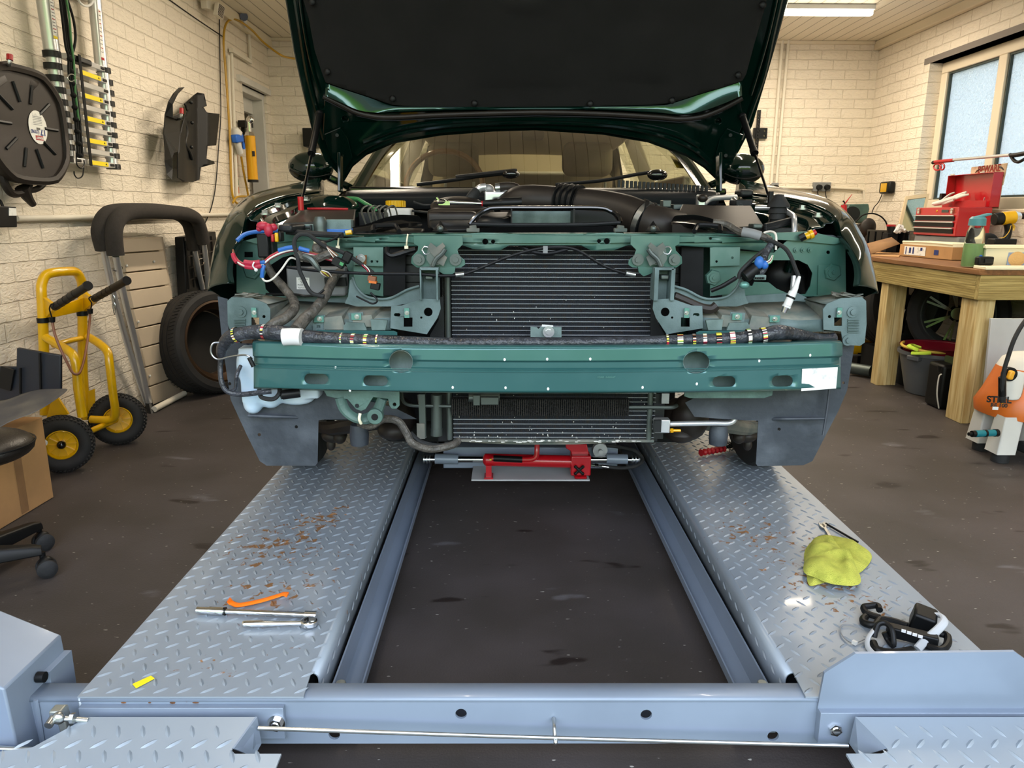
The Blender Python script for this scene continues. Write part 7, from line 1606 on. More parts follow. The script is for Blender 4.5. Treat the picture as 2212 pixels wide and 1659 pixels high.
# ---- office stool
stl = thing('office_chair', 'black office chair with round leather seat and castors at the left edge', 'chair', (-1.95, 2.3, 0))
sc2 = at(-42, 968, 2.2); 
MB().ell((sc2.x, sc2.y, sc2.z), (.145, .145, .055), n=32, m=14).build('seat', M['leather'], stl)
MB().tube([(sc2.x+.146*math.cos(2*PI*i/40), sc2.y+.146*math.sin(2*PI*i/40), sc2.z+.010) for i in range(40)], .0025, n=6, closed=True, sm=False).build('seat_piping', M['black'], stl)
bc_ = onz(-95, 1200, .12)
MB().cyl((bc_.x, bc_.y, .09), (sc2.x, sc2.y, sc2.z-.03), .028, n=18).build('gas_column', M['black'], stl)
ends = [at(84, 1142, 2.36), at(92, 1202, 2.17)]
e_far = [V(2*bc_.x-ends[0].x, 2*bc_.y-ends[0].y-.1, .09), V(bc_.x-.1, bc_.y+.3, .09), V(bc_.x-.12, bc_.y-.3, .09)]
for i, e_ in enumerate(ends+e_far):
    e_ = V(e_.x, e_.y, .098)
    d = (e_-bc_).normalized(); s_ = d.cross(V(0, 0, 1)).normalized()
    rows = []
    for f, w_, zt3, zb3 in ((0, .034, .135, .075), (.5, .028, .122, .078), (.9, .022, .108, .076), (1.0, .018, .100, .074)):
        p = bc_+(e_-bc_)*f; rows.append([V(p.x, p.y, 0)+s_*w_*a+V(0, 0, z) for a, z in ((-1, zb3), (-.9, zt3-.01), (-.6, zt3), (.6, zt3), (.9, zt3-.01), (1, zb3))])
    leg_ = MB().loft(rows, close=True).add(rows[-1], [tuple(range(6))]).build('base_leg', M['black'], stl, bevel=.004)
    cx_ = e_+V(.004, -.004, 0); MB().cyl((e_.x, e_.y, .05), (e_.x, e_.y, .08), .009).build('castor_stem', M['black'], leg_)
    wx = V(.80, -.6, 0).normalized() if i == 0 else V(.6, -.8, 0).normalized()
    wc = V(e_.x, e_.y, .030)+V(.012, -.006, 0)
    for s2 in (-1, 1):
        MB().lathe([(0, .011), (.018, .011), (.022, .009), (.029, .006), (.030, 0), (.029, -.008), (0, -.008)], 26, Matrix.Translation(wc+wx*.015*s2) @ (wx*s2).to_track_quat('Z', 'Y').to_matrix().to_4x4()).build('castor_wheel', M['rubber'], leg_)
    MB().ell(wc+V(0, 0, .010), (.024, .024, .028), n=14, m=10).build('castor_hood', M['black'], leg_)
# black box on back wall at left behind bonnet
tag(MB().box(at(657, 278, 7.05).x, at(686, 278, 7.05).x, 6.98, 7.129, at(657, 318, 7.05).z, at(657, 278, 7.05).z).build('wall_speaker', M['black'], bevel=.006), 'small black box on the back wall left of the raised bonnet', 'speaker')
# ================================================================ back wall fittings
def Bk_(px, py, o=.0): return at(px, py, YB-o)
tvb = thing('tv_bracket', 'black perforated television wall bracket on the back wall', 'wall bracket', Bk_(1640, 285))
a = Bk_(1637, 238, .02); b_ = Bk_(1637, 345, .02)
r_ = MB().sheet([(Bk_(1634, 240).x, b_.z), (Bk_(1641, 240).x, b_.z), (Bk_(1641, 240).x, a.z), (Bk_(1634, 240).x, a.z)], [circ((Bk_(1634, 240).x+Bk_(1641, 240).x)/2, b_.z+.015+i*.028, .006, n=8) for i in range(int((a.z-b_.z)/.028))], lambda u, v: V(u, YB-.04, v)).build('rail', M['black'], tvb, solid=.02, flat=True)
P0_ = Bk_(1626, 277); P1_ = Bk_(1654, 300)
MB().sheet(rect(P0_.x, P1_.z, P1_.x, P0_.z), [circ(P1_.x-.022, P0_.z-.025, .011, n=12), circ(P1_.x-.022, P1_.z+.025, .011, n=12), circ(P1_.x-.075, P0_.z-.025, .008, n=12)], lambda u, v: V(u, YB-.03, v)).build('plate', M['black'], tvb, solid=.02, flat=True)
for i, (x0, x1) in enumerate(((1690, 1666), (1703, 1677))):
    tag(MB().cyl(Bk_(x0, 87, .02), Bk_(x1, 398, .02), .014, n=12).build('wall_pipe', M['white_wall']), ('left' if i == 0 else 'right')+' of the two cream vertical pipes on the back wall', 'pipe')
def socket(x0, y0, x1, y1, plugs, lab):
    s_ = thing('wall_socket', lab, 'socket', Bk_((x0+x1)/2, (y0+y1)/2))
    A_ = Bk_(x0, y0); B_ = Bk_(x1, y1); MB().box(A_.x, B_.x, YB-.04, YB-.0005, B_.z, A_.z).build('back_box', M['grey'], s_, bevel=.004)
    for (px, py, ends) in plugs:
        c_ = Bk_(px, py); p_ = thing('plug', 'black mains plug in the back wall socket, '+('left one' if px < 1770 and px > 1700 else 'right one' if px > 1770 else 'in the single socket'), 'plug', (c_.x, YB-.05, c_.z), group='mains plugs on the back wall')
        MB().cyl((c_.x, YB-.042, c_.z), (c_.x, YB-.075, c_.z), .027, .022, n=18).build('plug_body', M['black'], p_)
        if ends: MB().tube([V(c_.x, YB-.06, c_.z-.01)]+[at(x, y, YB-.04) for x, y in ends], .004, n=6).build('cable', M['black'], p_)
socket(1755, 394, 1790, 414, [(1765, 405, [(1766, 415), (1770, 428), (1776, 445)]), (1782, 405, [(1783, 415), (1786, 430), (1793, 450)])], 'grey double wall socket with two black plugs on the back wall')
socket(1664, 395, 1678, 412, [(1672, 406, None)], 'grey single wall socket near the gas strut on the back wall')
tag(MB().tube([Bk_(1680, 405, .02), Bk_(1755, 406, .02)], .012, n=10, sm=False).build('conduit', M['white_wall']), 'cream horizontal conduit between the two back wall sockets', 'conduit')
tag(MB().tube([Bk_(1790, 405, .02), Bk_(1855, 408, .02), Bk_(1866, 411, .02), Bk_(1868, 440, .02)], .012, n=10, sm=False).build('conduit', M['white_wall']), 'cream conduit running right from the double socket into the corner', 'conduit')
# battery charger on right wall
def Rw_(px, py, o=0): return onx(px, py, XR-o)
ch = thing('battery_charger', 'black and yellow battery charger mounted on the right wall', 'charger', Rw_(1924, 405))
a = Rw_(1914, 393, .0); b_ = Rw_(1934, 418, .0)
MB().box(XR-.06, XR-.001, b_.y, a.y, b_.z, a.z).build('charger_body', M['black'], ch, bevel=.02, seg=3)
ym_ = (a.y+b_.y)/2; MB().box(XR-.0635, XR-.06, ym_-.05, ym_+.05, b_.z+.015, a.z-.015).build('charger_label', M['yellow'], ch)
tag(MB().tube([Rw_(1909, 405, .04), Rw_(1905, 420, .02), Rw_(1898, 436, .02), Rw_(1888, 448, .03), Rw_(1883, 462, .05)], .004, n=6).build('charger_cable', M['black']), 'black cable hanging from the charger on the right wall', 'cable')
# ================================================================ workbench
BX = 2.475; BZ = .85; BY0 = 3.9
wbn = thing('workbench', 'timber workbench with brown top along the right wall', 'workbench', (2.9, 5.0, 0))
MB().box(BX, 3.31, BY0, 6.45, BZ-.028, BZ).build('bench_top', M['benchtop'], wbn, bevel=.003)
MB().box(1.75, 3.31, 6.452, 7.10, BZ-.028, BZ).build('bench_top', M['benchtop'], wbn, bevel=.003)
def grooved(name, x0, x1, y0, y1, z0, z1, mat, along):
    m = MB().box(x0, x1, y0, y1, z0, z1)
    o = m.build(name, M[mat], wbn, bevel=.002)
    g = MB()
    n_ = 9
    for i in range(n_):
        z = z0+.008+(z1-z0-.016)*(i+.5)/n_
        if along == 'y': g.box(x0-.0015, x0+.001, y0+.002, y1-.002, z-.0035, z+.0035)
        else: g.box(x0+.002, x1-.002, y0-.0015, y0+.001, z-.0035, z+.0035)
    g.build('reeded_face', M[mat], o)
grooved('front_rail', BX+.012, BX+.045, BY0+.036, 6.44, .692, BZ-.029, 'pine_y', 'y')
grooved('end_rail', BX+.012, 3.30, BY0+.003, BY0+.035, .692, BZ-.029, 'pine_x', 'x')
MB().box(1.78, 1.82, 6.47, 7.09, .70, BZ-.029).box(1.82, BX, 6.47, 6.5, .70, BZ-.029).build('back_rail', M['pine_x'], wbn)
for (x0, x1, y0, y1) in ((2.518, 2.62, 3.945, 4.09), (2.508, 2.64, 4.88, 4.97), (3.15, 3.28, 3.95, 4.1), (3.15, 3.28, 4.9, 5.0), (2.55, 2.65, 6.3, 6.4), (1.8, 1.89, 6.55, 6.65)):
    m = MB().box(x0, x0+(x1-x0)*.48, y0, y1, 0, .691).box(x0+(x1-x0)*.5, x1, y0+.008, y1-.01, 0, .691)
    m.build('leg', M['pine_v'], wbn, bevel=.003)
# pale tray edge at near end of the bench
tag(MB().box(2.50, 3.1, BY0-.012, BY0+.10, BZ+.0005, BZ+.018).build('plastic_tray', M['cream'], bevel=.004), 'cream plastic tray lid on the near end of the workbench', 'tray')
# --- things on the bench
def onb(px, py): return onz(px, py, BZ)
# bottle
c = onb(2100, 568); c = V(2.60, 4.10, BZ+.002); c.x = at(2100, 560, 4.10).x
wbt = thing('water_bottle', 'clear water bottle with teal lid half full of green drink on the workbench', 'bottle', c)
clearp = mk('clear_plastic', '#dfe9e6', .08, trans=1.0); clearp.node_tree.nodes['Principled BSDF'].inputs['IOR'].default_value = 1.15; M['clear_plastic'] = clearp
A('green_drink', '#8fae72', .3, trans=.0, spec=.4)
rb_ = .052
Mt = Matrix.Translation(c)
MB().lathe([(0, .002), (rb_*.94, .002), (rb_, .012), (rb_*.98, .10), (rb_*.82, .19), (rb_*.66, .215), (rb_*.66, .225)], 36, Mt).build('bottle_shell', clearp, wbt)
MB().lathe([(0, .004), (rb_*.90, .004), (rb_*.95, .014), (rb_*.93, .10), (rb_*.91, .125), (0, .125)], 36, Mt).build('green_drink', M['green_drink'], wbt)
MB().lathe([(0, .27), (.030, .27), (.041, .258), (.043, .222), (.036, .222)], 30, Mt).build('lid', M['teal_lid'] if 'teal_lid' in M else A('teal_lid', '#42808c', .45), wbt)
MB().bar(c+V(-.02, 0, .262), c+V(.062, 0, .284), .045, .012).build('spout', M['teal_lid'], wbt, bevel=.005)
MB().box(c.x-.022, c.x+.026, c.y-rb_-.002, c.y-rb_-.001, c.z+.045, c.z+.048).build('bottle_print', M['navy'], wbt)
MB().ell((c.x+.012, c.y-rb_-.001, c.z+.058), (.010, .001, .010), n=12, m=6).build('bottle_logo', M['blue'], wbt)
# tape measure-like black box
c = V(at(2124, 560, 4.0).x, 4.0, BZ+.0185)
tmx = thing('tape_measure', 'small black tape measure on the cream tray beside the water bottle', 'tape measure', c)
MB().box(c.x-.042, c.x+.042, 3.97, 4.01, c.z+.0005, c.z+.046).build('case', M['black'], tmx, bevel=.008); MB().box(c.x-.012, c.x+.028, 3.962, 3.97, c.z+.012, c.z+.036).build('side_grip', M['plastic'], tmx, bevel=.003)
# ice cream tub
tub = thing('plastic_tub', 'cream plastic ice cream tub with a printed label on the near end of the workbench', 'tub', V(2.8, 4.12, BZ))
x0 = at(2124, 560, 4.06).x
MB().loft([[V(x0+.012, 4.06, BZ+.002), V(x0+.33, 4.06, BZ+.002), V(x0+.33, 4.22, BZ+.002), V(x0+.012, 4.22, BZ+.002)], [V(x0, 4.045, BZ+.118), V(x0+.345, 4.045, BZ+.118), V(x0+.345, 4.235, BZ+.118), V(x0, 4.235, BZ+.118)]], close=True).build('tub_body', M['cream'], tub, solid=.002, bevel=.004)
MB().box(x0-.012, x0+.355, 4.035, 4.045, BZ+.105, BZ+.118).box(x0-.012, x0, 4.045, 4.24, BZ+.105, BZ+.118).build('tub_rim', M['cream'], tub, bevel=.002)
A('lab_blue', '#8fa2c4', .5); A('biscuit', '#d9ae72', .7, bump=.5, bs=120)
MB().box(x0+.125, x0+.32, 4.048, 4.0515, BZ+.006, BZ+.098).build('tub_label', M['lab_blue'], tub); MB().ell((x0+.175, 4.047, BZ+.048), (.048, .003, .040), n=24, m=10).build('biscuit_picture', M['biscuit'], tub); MB().box(x0+.24, x0+.33, 4.0465, 4.0475, BZ+.03, BZ+.09).build('label_panel', M['label'], tub)
# carton with tub inside
cf = [onb(1942, 553), onb(2055, 563)]
ctn = thing('parts_carton', 'open shallow brown carton with a white shipping label at the front of the workbench', 'carton', cf[0])
hC = .13
d = (cf[1]-cf[0]); bk = V(.30, .0, 0)
zc0 = BZ+.003; hc = at(1945, 527, cf[0].y).z-zc0
def wall4(A_, B_): return MB().prism([A_, B_, B_+V(0, 0, hc), A_+V(0, 0, hc)], (.004, .003, 0))
A_ = V(cf[0].x, cf[0].y, zc0); B_ = V(cf[1].x, cf[1].y, zc0); C_ = B_+V(.22, .02, 0); D_ = A_+V(.22, .02, 0)
m = MB(); 
for p, q in ((A_, B_), (B_, C_), (C_, D_), (D_, A_)): m.prism([p, q, q+V(0, 0, hc), p+V(0, 0, hc)], (.003, .003, 0))
m.prism([A_, B_, C_, D_], (0, 0, .003)).build('carton_walls', M['card'], ctn)
l0 = A_.lerp(B_, .10); l1 = A_.lerp(B_, .52)
MB().prism([l0+V(-.002, 0, hc*.14), l1+V(-.002, 0, hc*.14), l1+V(-.002, 0, hc*.86), l0+V(-.002, 0, hc*.86)], (-.0006, 0, 0)).build('shipping_label', M['label'], ctn)
for f0, f1, h0, h1 in ((.13, .15, .2, .8), (.20, .24, .3, .75), (.27, .30, .25, .8), (.42, .46, .55, .8)):
    MB().prism([A_.lerp(B_, f0)+V(-.003, 0, hc*h0), A_.lerp(B_, f1)+V(-.003, 0, hc*h0), A_.lerp(B_, f1)+V(-.003, 0, hc*h1), A_.lerp(B_, f0)+V(-.003, 0, hc*h1)], (-.0004, 0, 0)).build('label_bars', M['navy'], ctn)
MB().prism([A_.lerp(B_, .68)+V(-.002, 0, hc*.3), A_.lerp(B_, .76)+V(-.002, 0, hc*.3), A_.lerp(B_, .76)+V(-.002, 0, hc*.7), A_.lerp(B_, .68)+V(-.002, 0, hc*.7)], (-.0006, 0, 0)).build('printed_mark', M['navy'], ctn)
t2 = thing('plastic_tub', 'cream plastic tub sitting inside the shallow brown carton', 'tub', A_)
MB().loft([[A_+V(.02, 0, .006), B_+V(.02, .02, .006), C_+V(-.03, 0, .006), D_+V(-.03, -.02, .006)], [A_+V(.012, -.01, hc+.022), B_+V(.012, .02, hc+.022), C_+V(-.02, 0, hc+.022), D_+V(-.02, -.02, hc+.022)]], close=True).build('tub_body', M['cream'], t2, solid=.003, bevel=.006)
tl0 = A_+V(.012, -.01, hc+.016); tl1 = B_+V(.012, .02, hc+.016)
MB().tube([tl0, tl0.lerp(tl1, .5)+V(0, 0, .004), tl1], .007, n=8).build('tub_rim', M['cream'], t2)
# flap of cardboard + black tray behind
fp = thing('cardboard_flap_box', 'opened brown cardboard flap beside the front wing on the workbench', 'cardboard', onb(1900, 552))
P = [at(1868, 527, 5.5), at(1926, 512, 5.5), at(1944, 526, 5.32), at(1880, 549, 5.3)]
MB().add(P, [(0, 1, 2, 3)]).build('flap', M['card_dark'], fp, solid=.004)
q = [onb(1880, 553), onb(1942, 556), onb(1946, 548), onb(1890, 546)]
MB().prism([V(p.x, p.y, BZ+.001) for p in q], (0, 0, .004)).build('base_sheet', M['card'], fp)
bt_ = thing('parts_tray', 'long black plastic parts tray behind the cartons on the workbench', 'tray', V(2.9, 5.6, BZ))
a = at(1872, 508, 6.0); b_ = at(1965, 500, 5.62)
MB().prism([V(a.x, a.y, BZ+.003), V(b_.x, b_.y, BZ+.003), V(b_.x+.08, b_.y+.05, BZ+.003), V(a.x+.08, a.y+.05, BZ+.003)], (0, 0, .16)).build('tray_body', M['black_gloss'], bt_, bevel=.004)
for i in range(6): p = V(a.x, a.y, 0).lerp(V(b_.x, b_.y, 0), .05+i*.17); MB().bar(V(p.x-.004, p.y, BZ+.01), V(p.x-.004, p.y, BZ+.15), .008, .008).build('tray_rib', M['black'], bt_)
# grey case below toolbox
gc = tag(MB().box(2.985, 3.24, 4.98, 5.52, BZ+.003, .987).build('grey_case', M['grey'], bevel=.01), 'flat grey case under the red toolbox on the workbench', 'case')
# red toolbox
tb = thing('toolbox', 'red metal toolbox with black drawers and open lid on the workbench', 'toolbox', V(3.08, 5.25, .99))
TX0, TX1, TY0, TY1, TZ0, TZ1 = 2.975, 3.20, 5.0, 5.52, .990, 1.180
bodyb = MB().box(TX0, TX1, TY0, TY1, TZ0, TZ1).build('chest', M['red'], tb, bevel=.004)
zt0 = TZ1-.048
for i in range(3):
    z1_ = zt0-.004-i*.042; z0_ = z1_-.036
    dr = MB().box(TX0-.006, TX0-.0005, TY0+.03, TY1-.012, z0_, z1_-.008).build('drawer', M['black'], tb, bevel=.001)
    MB().box(TX0-.016, TX0-.0065, TY0+.03, TY1-.008, z1_-.008, z1_).build('drawer_pull', M['alu'], dr, bevel=.002)
for y in (TY0+.06, TY1-.05): MB().box(TX0-.012, TX0-.0005, y-.012, y+.012, TZ1-.042, TZ1-.006).cyl((TX0-.014, y-.014, TZ1-.018), (TX0-.014, y+.014, TZ1-.018), .004, n=8).build('catch', M['chrome'], tb, bevel=.002)
MB().box(TX0-.003, TX0-.0005, TY0+.11, TY0+.19, TZ1-.034, TZ1-.016).build('name_plate', M['bolt'], tb); MB().ell((TX0-.001, TY0+.25, TZ1-.025), (.003, .008, .008), n=8, m=6).build('lock', M['gold'], tb)
lid = MB()
lx = TX1+.004; lz1 = 1.405
lid.box(lx+.03, lx+.034, TY0, TY1, TZ1+.002, lz1).box(lx-.03, lx+.03, TY0, TY0+.004, TZ1+.002, lz1).box(lx-.03, lx+.03, TY1-.004, TY1, TZ1+.002, lz1).box(lx-.03, lx+.03, TY0, TY1, lz1-.004, lz1).build('lid', M['red'], tb, bevel=.0015)
MB().box(lx-.05, lx-.046, TY0+.01, TY1-.01, TZ1+.002, TZ1+.045).box(lx-.046, lx+.02, TY0+.01, TY1-.01, TZ1+.001, TZ1+.004).build('inner_tray', M['redp'], tb)
MB().bar(V(lx-.04, TY0+.06, TZ1+.01), V(lx-.035, TY0+.05, TZ1+.065), .012, .003).build('lid_stay', M['alu'], tb)
for y in (TY0+.12, TY1-.06): MB().box(lx-.036, lx-.028, y-.02, y+.02, lz1, lz1+.008).build('catch_plate', M['chrome'], tb)
# gloves
gvs = [thing('work_glove', 'lower of two white work gloves on the red toolbox, reaching its left corner', 'glove', V(3.05, 5.4, TZ1+.01), group='white work gloves'), thing('work_glove', 'upper of two white work gloves on the red toolbox, fingers towards the open lid', 'glove', V(3.05, 5.3, TZ1+.03), group='white work gloves')]
k_ = 0
def glove(pts, r): return [at(*p) for p in pts], r
for pts, r in ((((2015, 440, 5.04), (2030, 437, 4.98), (2050, 431, 4.92), (2070, 425, 4.86), (2086, 420, 4.82)), [.012, .020, .022, .018, .010]), (((2050, 432, 4.93), (2064, 424, 4.90), (2078, 418, 4.87), (2088, 415, 4.84)), [.014, .014, .011, .008]), (((2066, 428, 4.86), (2080, 423, 4.82), (2093, 420, 4.80)), [.014, .012, .009]), (((2032, 436, 5.0), (2044, 426, 4.98), (2054, 419, 4.96), (2062, 416, 4.95)), [.012, .012, .010, .007]), (((2020, 441, 5.05), (2040, 438, 4.95), (2060, 432, 4.88)), [.014, .018, .012])):
    MB().tube([at(p[0], p[1], p[2]+.44) for p in pts], r, n=10, k=5, flat=.7).build('glove_finger' if k_ else 'glove_palm', M['offwhite'], gvs[(0, 1, 1, 0, 0)[k_]]); k_ += 1
tag(MB().bar(at(2035, 432, 5.5), at(2037, 418, 5.5), .03, .03, up=(0, 1, 0)).build('black_knob_tool', M['black']), 'small black tool standing behind the gloves on the toolbox', 'tool')
# mirror / picture frame
fm_ = thing('framed_mirror', 'cream framed mirror leaning by the window behind the toolbox', 'mirror', V(3.16, 5.9, BZ))
def FM(px, py, o=0): return at(px, py, 5.86+o+(502-py)*.0016)
o4 = [(1957, 424), (2008, 418), (1990, 500), (1938, 502)]; i4 = [(1961, 431), (2001, 426), (1985, 497), (1946, 499)]
MB().sheet(o4, [i4], lambda u, v: FM(u, v)).build('frame', A('frame_wood', '#cdb894', .6), fm_, solid=.015, flat=True)
A('mirror_glass', '#aeb6a4', .04, 1.0); MB().sheet(i4, (), lambda u, v: FM(u, v, .006)).build('mirror_glass', M['mirror_glass'], fm_, solid=.002, flat=True)
tag(MB().box(2.98, 3.28, 5.80, 6.1, BZ+.001, FM(1938, 502).z-.004).build('storage_box', M['black_matte'], bevel=.004), 'dark storage box under the framed mirror on the workbench', 'box')
# vice / green machine, red oil can, fan, jar
gm_ = thing('bench_grinder', 'green bench machine with dark round opening at the far end of the workbench', 'bench machine', onz(1855, 470, 1.0))
gY = 6.55
MB().prism([at(x, y, gY) for x, y in ((1834, 441), (1877, 440), (1879, 452), (1870, 482), (1834, 482), (1822, 470))], (0, .16, 0)).build('housing', A('machine_green', '#47635b', .45, col2='#2c4038', vs=6), gm_, bevel=.01)
MB().cyl(at(1841, 462, gY-.03), at(1841, 462, gY+.02), .062, n=24).build('wheel_guard', M['black'], gm_); pbox(1826, 484, 1872, 502, gY, gY+.15).build('base', M['black'], gm_)
zbm = at(1850, 502, gY).z; MB().box(at(1826, 500, gY).x, at(1872, 500, gY).x, gY, gY+.15, BZ+.001, zbm).build('stand', M['machine_green'], gm_)
oc = thing('oil_can', 'red oil can with thin spout and black trigger beside the green bench machine', 'oil can', at(1823, 455, gY-.12))
p0 = at(1823, 443, gY-.12); p1 = at(1822, 470, gY-.12); MB().cyl(p1, p0, .030, .024, n=18).build('can', M['redp'], oc); MB().cyl(p0, at(1841, 419, gY-.12), .007, .002, n=8).build('spout', M['redp'], oc); MB().tube([p0+V(-.0, 0, -.01), p0+V(.004, 0, .02), p0+V(-.012, 0, .034)], .006, n=6).build('trigger', M['black'], oc)
MB().cyl(V(p1.x, p1.y, BZ), p1, .028, n=14).build('stem', M['plastic_brown'], oc)
fn = thing('desk_fan', 'black round-headed fan with wire hoop at the far end of the workbench', 'fan', onz(1870, 505, BZ))
fY = 6.2; cF = at(1875, 491, fY)
MB().ell(cF, (.066, .03, .075), n=22, m=12).ell(at(1860, 500, fY+.03), (.08, .04, .07)).cyl(cF, V(cF.x, cF.y, BZ), .02, n=10).build('fan_head', M['plastic_brown'], fn)
MB().tube([at(x, y, fY) for x, y in ((1848, 480), (1862, 466), (1882, 461), (1900, 466), (1912, 477), (1917, 490), (1918, 500))], .006, n=8).build('wire_hoop', M['black'], fn)
jr = thing('jar', 'small black jar with red lid beside the framed mirror', 'jar', at(1925, 495, 5.75)); a = at(1925, 503, 5.72); b_ = at(1925, 489, 5.72); MB().cyl(a, b_, .030, n=20).build('jar_body', M['black'], jr); MB().cyl(b_, b_+V(0, 0, .014), .032, n=20).build('lid', M['redp'], jr)
tag(MB().box(a.x-.04, a.x+.04, 5.69, 5.77, BZ+.001, a.z-.001).build('small_box', M['black_matte'], bevel=.003), 'small dark box under the red-lidded jar', 'box')
pp = MB()
for i in range(5): pp.obox(at(1938+i*3, 497-i % 2*5, 5.66), (.03, .02, .05), Euler((.3*i, .5-i*.3, i)))
o = pp.build('tissue', M['white'], bevel=.004); tag(o, 'crumpled white tissue between the red-lidded jar and the mirror', 'tissue')
# drill
dr_ = thing('impact_driver', 'yellow and black cordless impact driver standing on the workbench', 'impact driver', at(2180, 560, 4.3))
dY = 4.3
def D(px, py, o=0): return at(px, py, dY+o)
MB().cyl(D(2147, 474), D(2164, 472), .034, .036, n=22).build('motor_cap', M['black'], dr_, bevel=.004)
MB().cyl(D(2164, 472), D(2190, 469), .038, n=22).build('yellow_body', M['yellow'], dr_, bevel=.003)
MB().cyl(D(2188, 469), D(2202, 468), .036, .024, n=22).build('gear_case', M['alu'], dr_); MB().cyl(D(2200, 468), D(2214, 467), .016, n=16).build('chuck', M['black'], dr_)
MB().tube([D(2176, 480), D(2178, 500), D(2172, 520)], [.022, .019, .021], n=14).build('handle', M['black'], dr_); MB().tube([D(2186, 484), D(2190, 490), D(2188, 498)], .007, n=8).build('trigger', M['yellow'], dr_)
MB().tube([D(2184, 486, -.02), D(2180, 500, -.024), D(2170, 512, -.026), D(2160, 514, -.03)], .002, n=6).build('yellow_line', M['yellow'], dr_)
zdr = D(2170, 526).z
pbox(2150, 516, 2196, 530, dY-.035, dY+.035).build('battery', M['black'], dr_, bevel=.004); MB().box(D(2150, 520).x+.01, D(2196, 520).x-.01, dY-.05, dY+.05, BZ+.002, D(2170, 531).z).build('battery_foot', M['black_matte'], dr_)
bg2 = thing('tool_bag', 'soft black bag slumped between the water bottle and the impact driver', 'bag', V(2.75, 4.45, BZ))
m = MB().ell(V(at(2136, 520, 4.45).x, 4.45, BZ+.07), (.10, .09, .07)).ell(V(at(2140, 500, 4.45).x, 4.47, BZ+.13), (.06, .06, .05)); o = m.build('bag_body', M['black_matte'], bg2); remesh(o, .01, 8)
# BEWARE sign
bs_ = thing('warning_sign', 'cream BEWARE sign with red letters propped on the window sill', 'sign', V(3.2, 5.0, 1.17))
SX = 3.24
def SG(px, py, o=0): return onx(px, py, SX-o)
s4 = [SG(2098, 361), SG(2176, 352), SG(2166, 400), SG(2092, 410)]
MB().prism(s4, (.006, 0, 0)).build('board', A('sign_cream', '#d9c3a5', .6, col2='#b69b7d', vs=18), bs_, bevel=.003)
yv = (s4[1]-s4[0]).normalized()
text('BEWARE', .062, A('sign_red', '#8f2c1e', .6), 'sign_text', bs_, frame(SG(2136, 365, .002), yv, V(0, 0, 1)), bold=.002)
text('of the', .03, M['plastic_brown'], 'sign_text', bs_, frame(SG(2135, 375, .002), yv, V(0, 0, 1)), bold=.0008) if 0 else None
for px, py, sg_ in ((2111, 369, -1), (2163, 363, 1)): MB().tube([SG(px-sg_*5, py-3, .003), SG(px, py-1, .003), SG(px+sg_*5, py+4, .003)], [.003, .007, .002], n=6, flat=.4).build('sign_motif', M['plastic_brown'], bs_)
MB().box(SX+.008, SX+.012, SG(2166, 400).y+.02, SG(2098, 400).y-.02, 1.171, SG(2130, 400).z+.05).build('stand', M['sign_cream'], bs_)
MB().bar(SG(2098, 388, .001), SG(2168, 380, .001), .002, .006).build('sign_band', M['plastic_brown'], bs_)
# telescopic pole on window
tpz = thing('telescopic_pole', 'red and silver telescopic pole lying across the window frame', 'pole', SG(2100, 345, .05))
MB().cyl(SG(2042, 347, .06), SG(2190, 334, .06), .010, n=12).build('silver_tube', M['alu'], tpz); MB().cyl(SG(2020, 350, .06), SG(2060, 346, .06), .0125, n=12).build('red_tube', M['redp'], tpz); MB().ell(SG(2017, 351, .06), (.012, .03, .014)).build('end_cap', M['black'], tpz)
MB().tube([SG(2020+5+8*math.cos(2*PI*i/16), 361+7*math.sin(2*PI*i/16), .06) for i in range(16)], .006, n=8, closed=True, sm=False).tube([SG(2035+5*math.cos(2*PI*i/16), 360+7*math.sin(2*PI*i/16), .06) for i in range(16)], .006, n=8, closed=True, sm=False).build('clamp_ring', M['redp'], tpz)
MB().tube([SG(2182, 333, .07), SG(2190, 346, .07), SG(2200, 350, .07), (SG(2212, 344, .07))], .010, n=8).tube([SG(2184, 336, .07), SG(2200, 334, .07), SG(2220, 330, .07)], .014, n=8).build('bracket', M['black'], tpz)
# leafy green cloth on box at the back bench
gb = tag(MB().box(at(1690, 440, 6.8).x, at(1740, 440, 6.8).x, 6.7, 7.0, BZ+.001, at(1700, 424, 6.8).z).build('storage_box', M['grey'], bevel=.005), 'grey storage box on the back bench behind the right front wing', 'box')
m = MB(); rr = random.Random(8)
for i in range(26): m.ell(at(1694+rr.random()*42, 421-rr.random()*4, 6.75+rr.random()*.15), (.022, .02, .010), Euler((rr.random(), rr.random(), rr.random()*3)).to_matrix(), n=7, m=5)
tag(m.build('green_mitt', M['lime']), 'fluffy lime green wash mitt lying on the grey storage box by the back wall', 'wash mitt', kind=None)
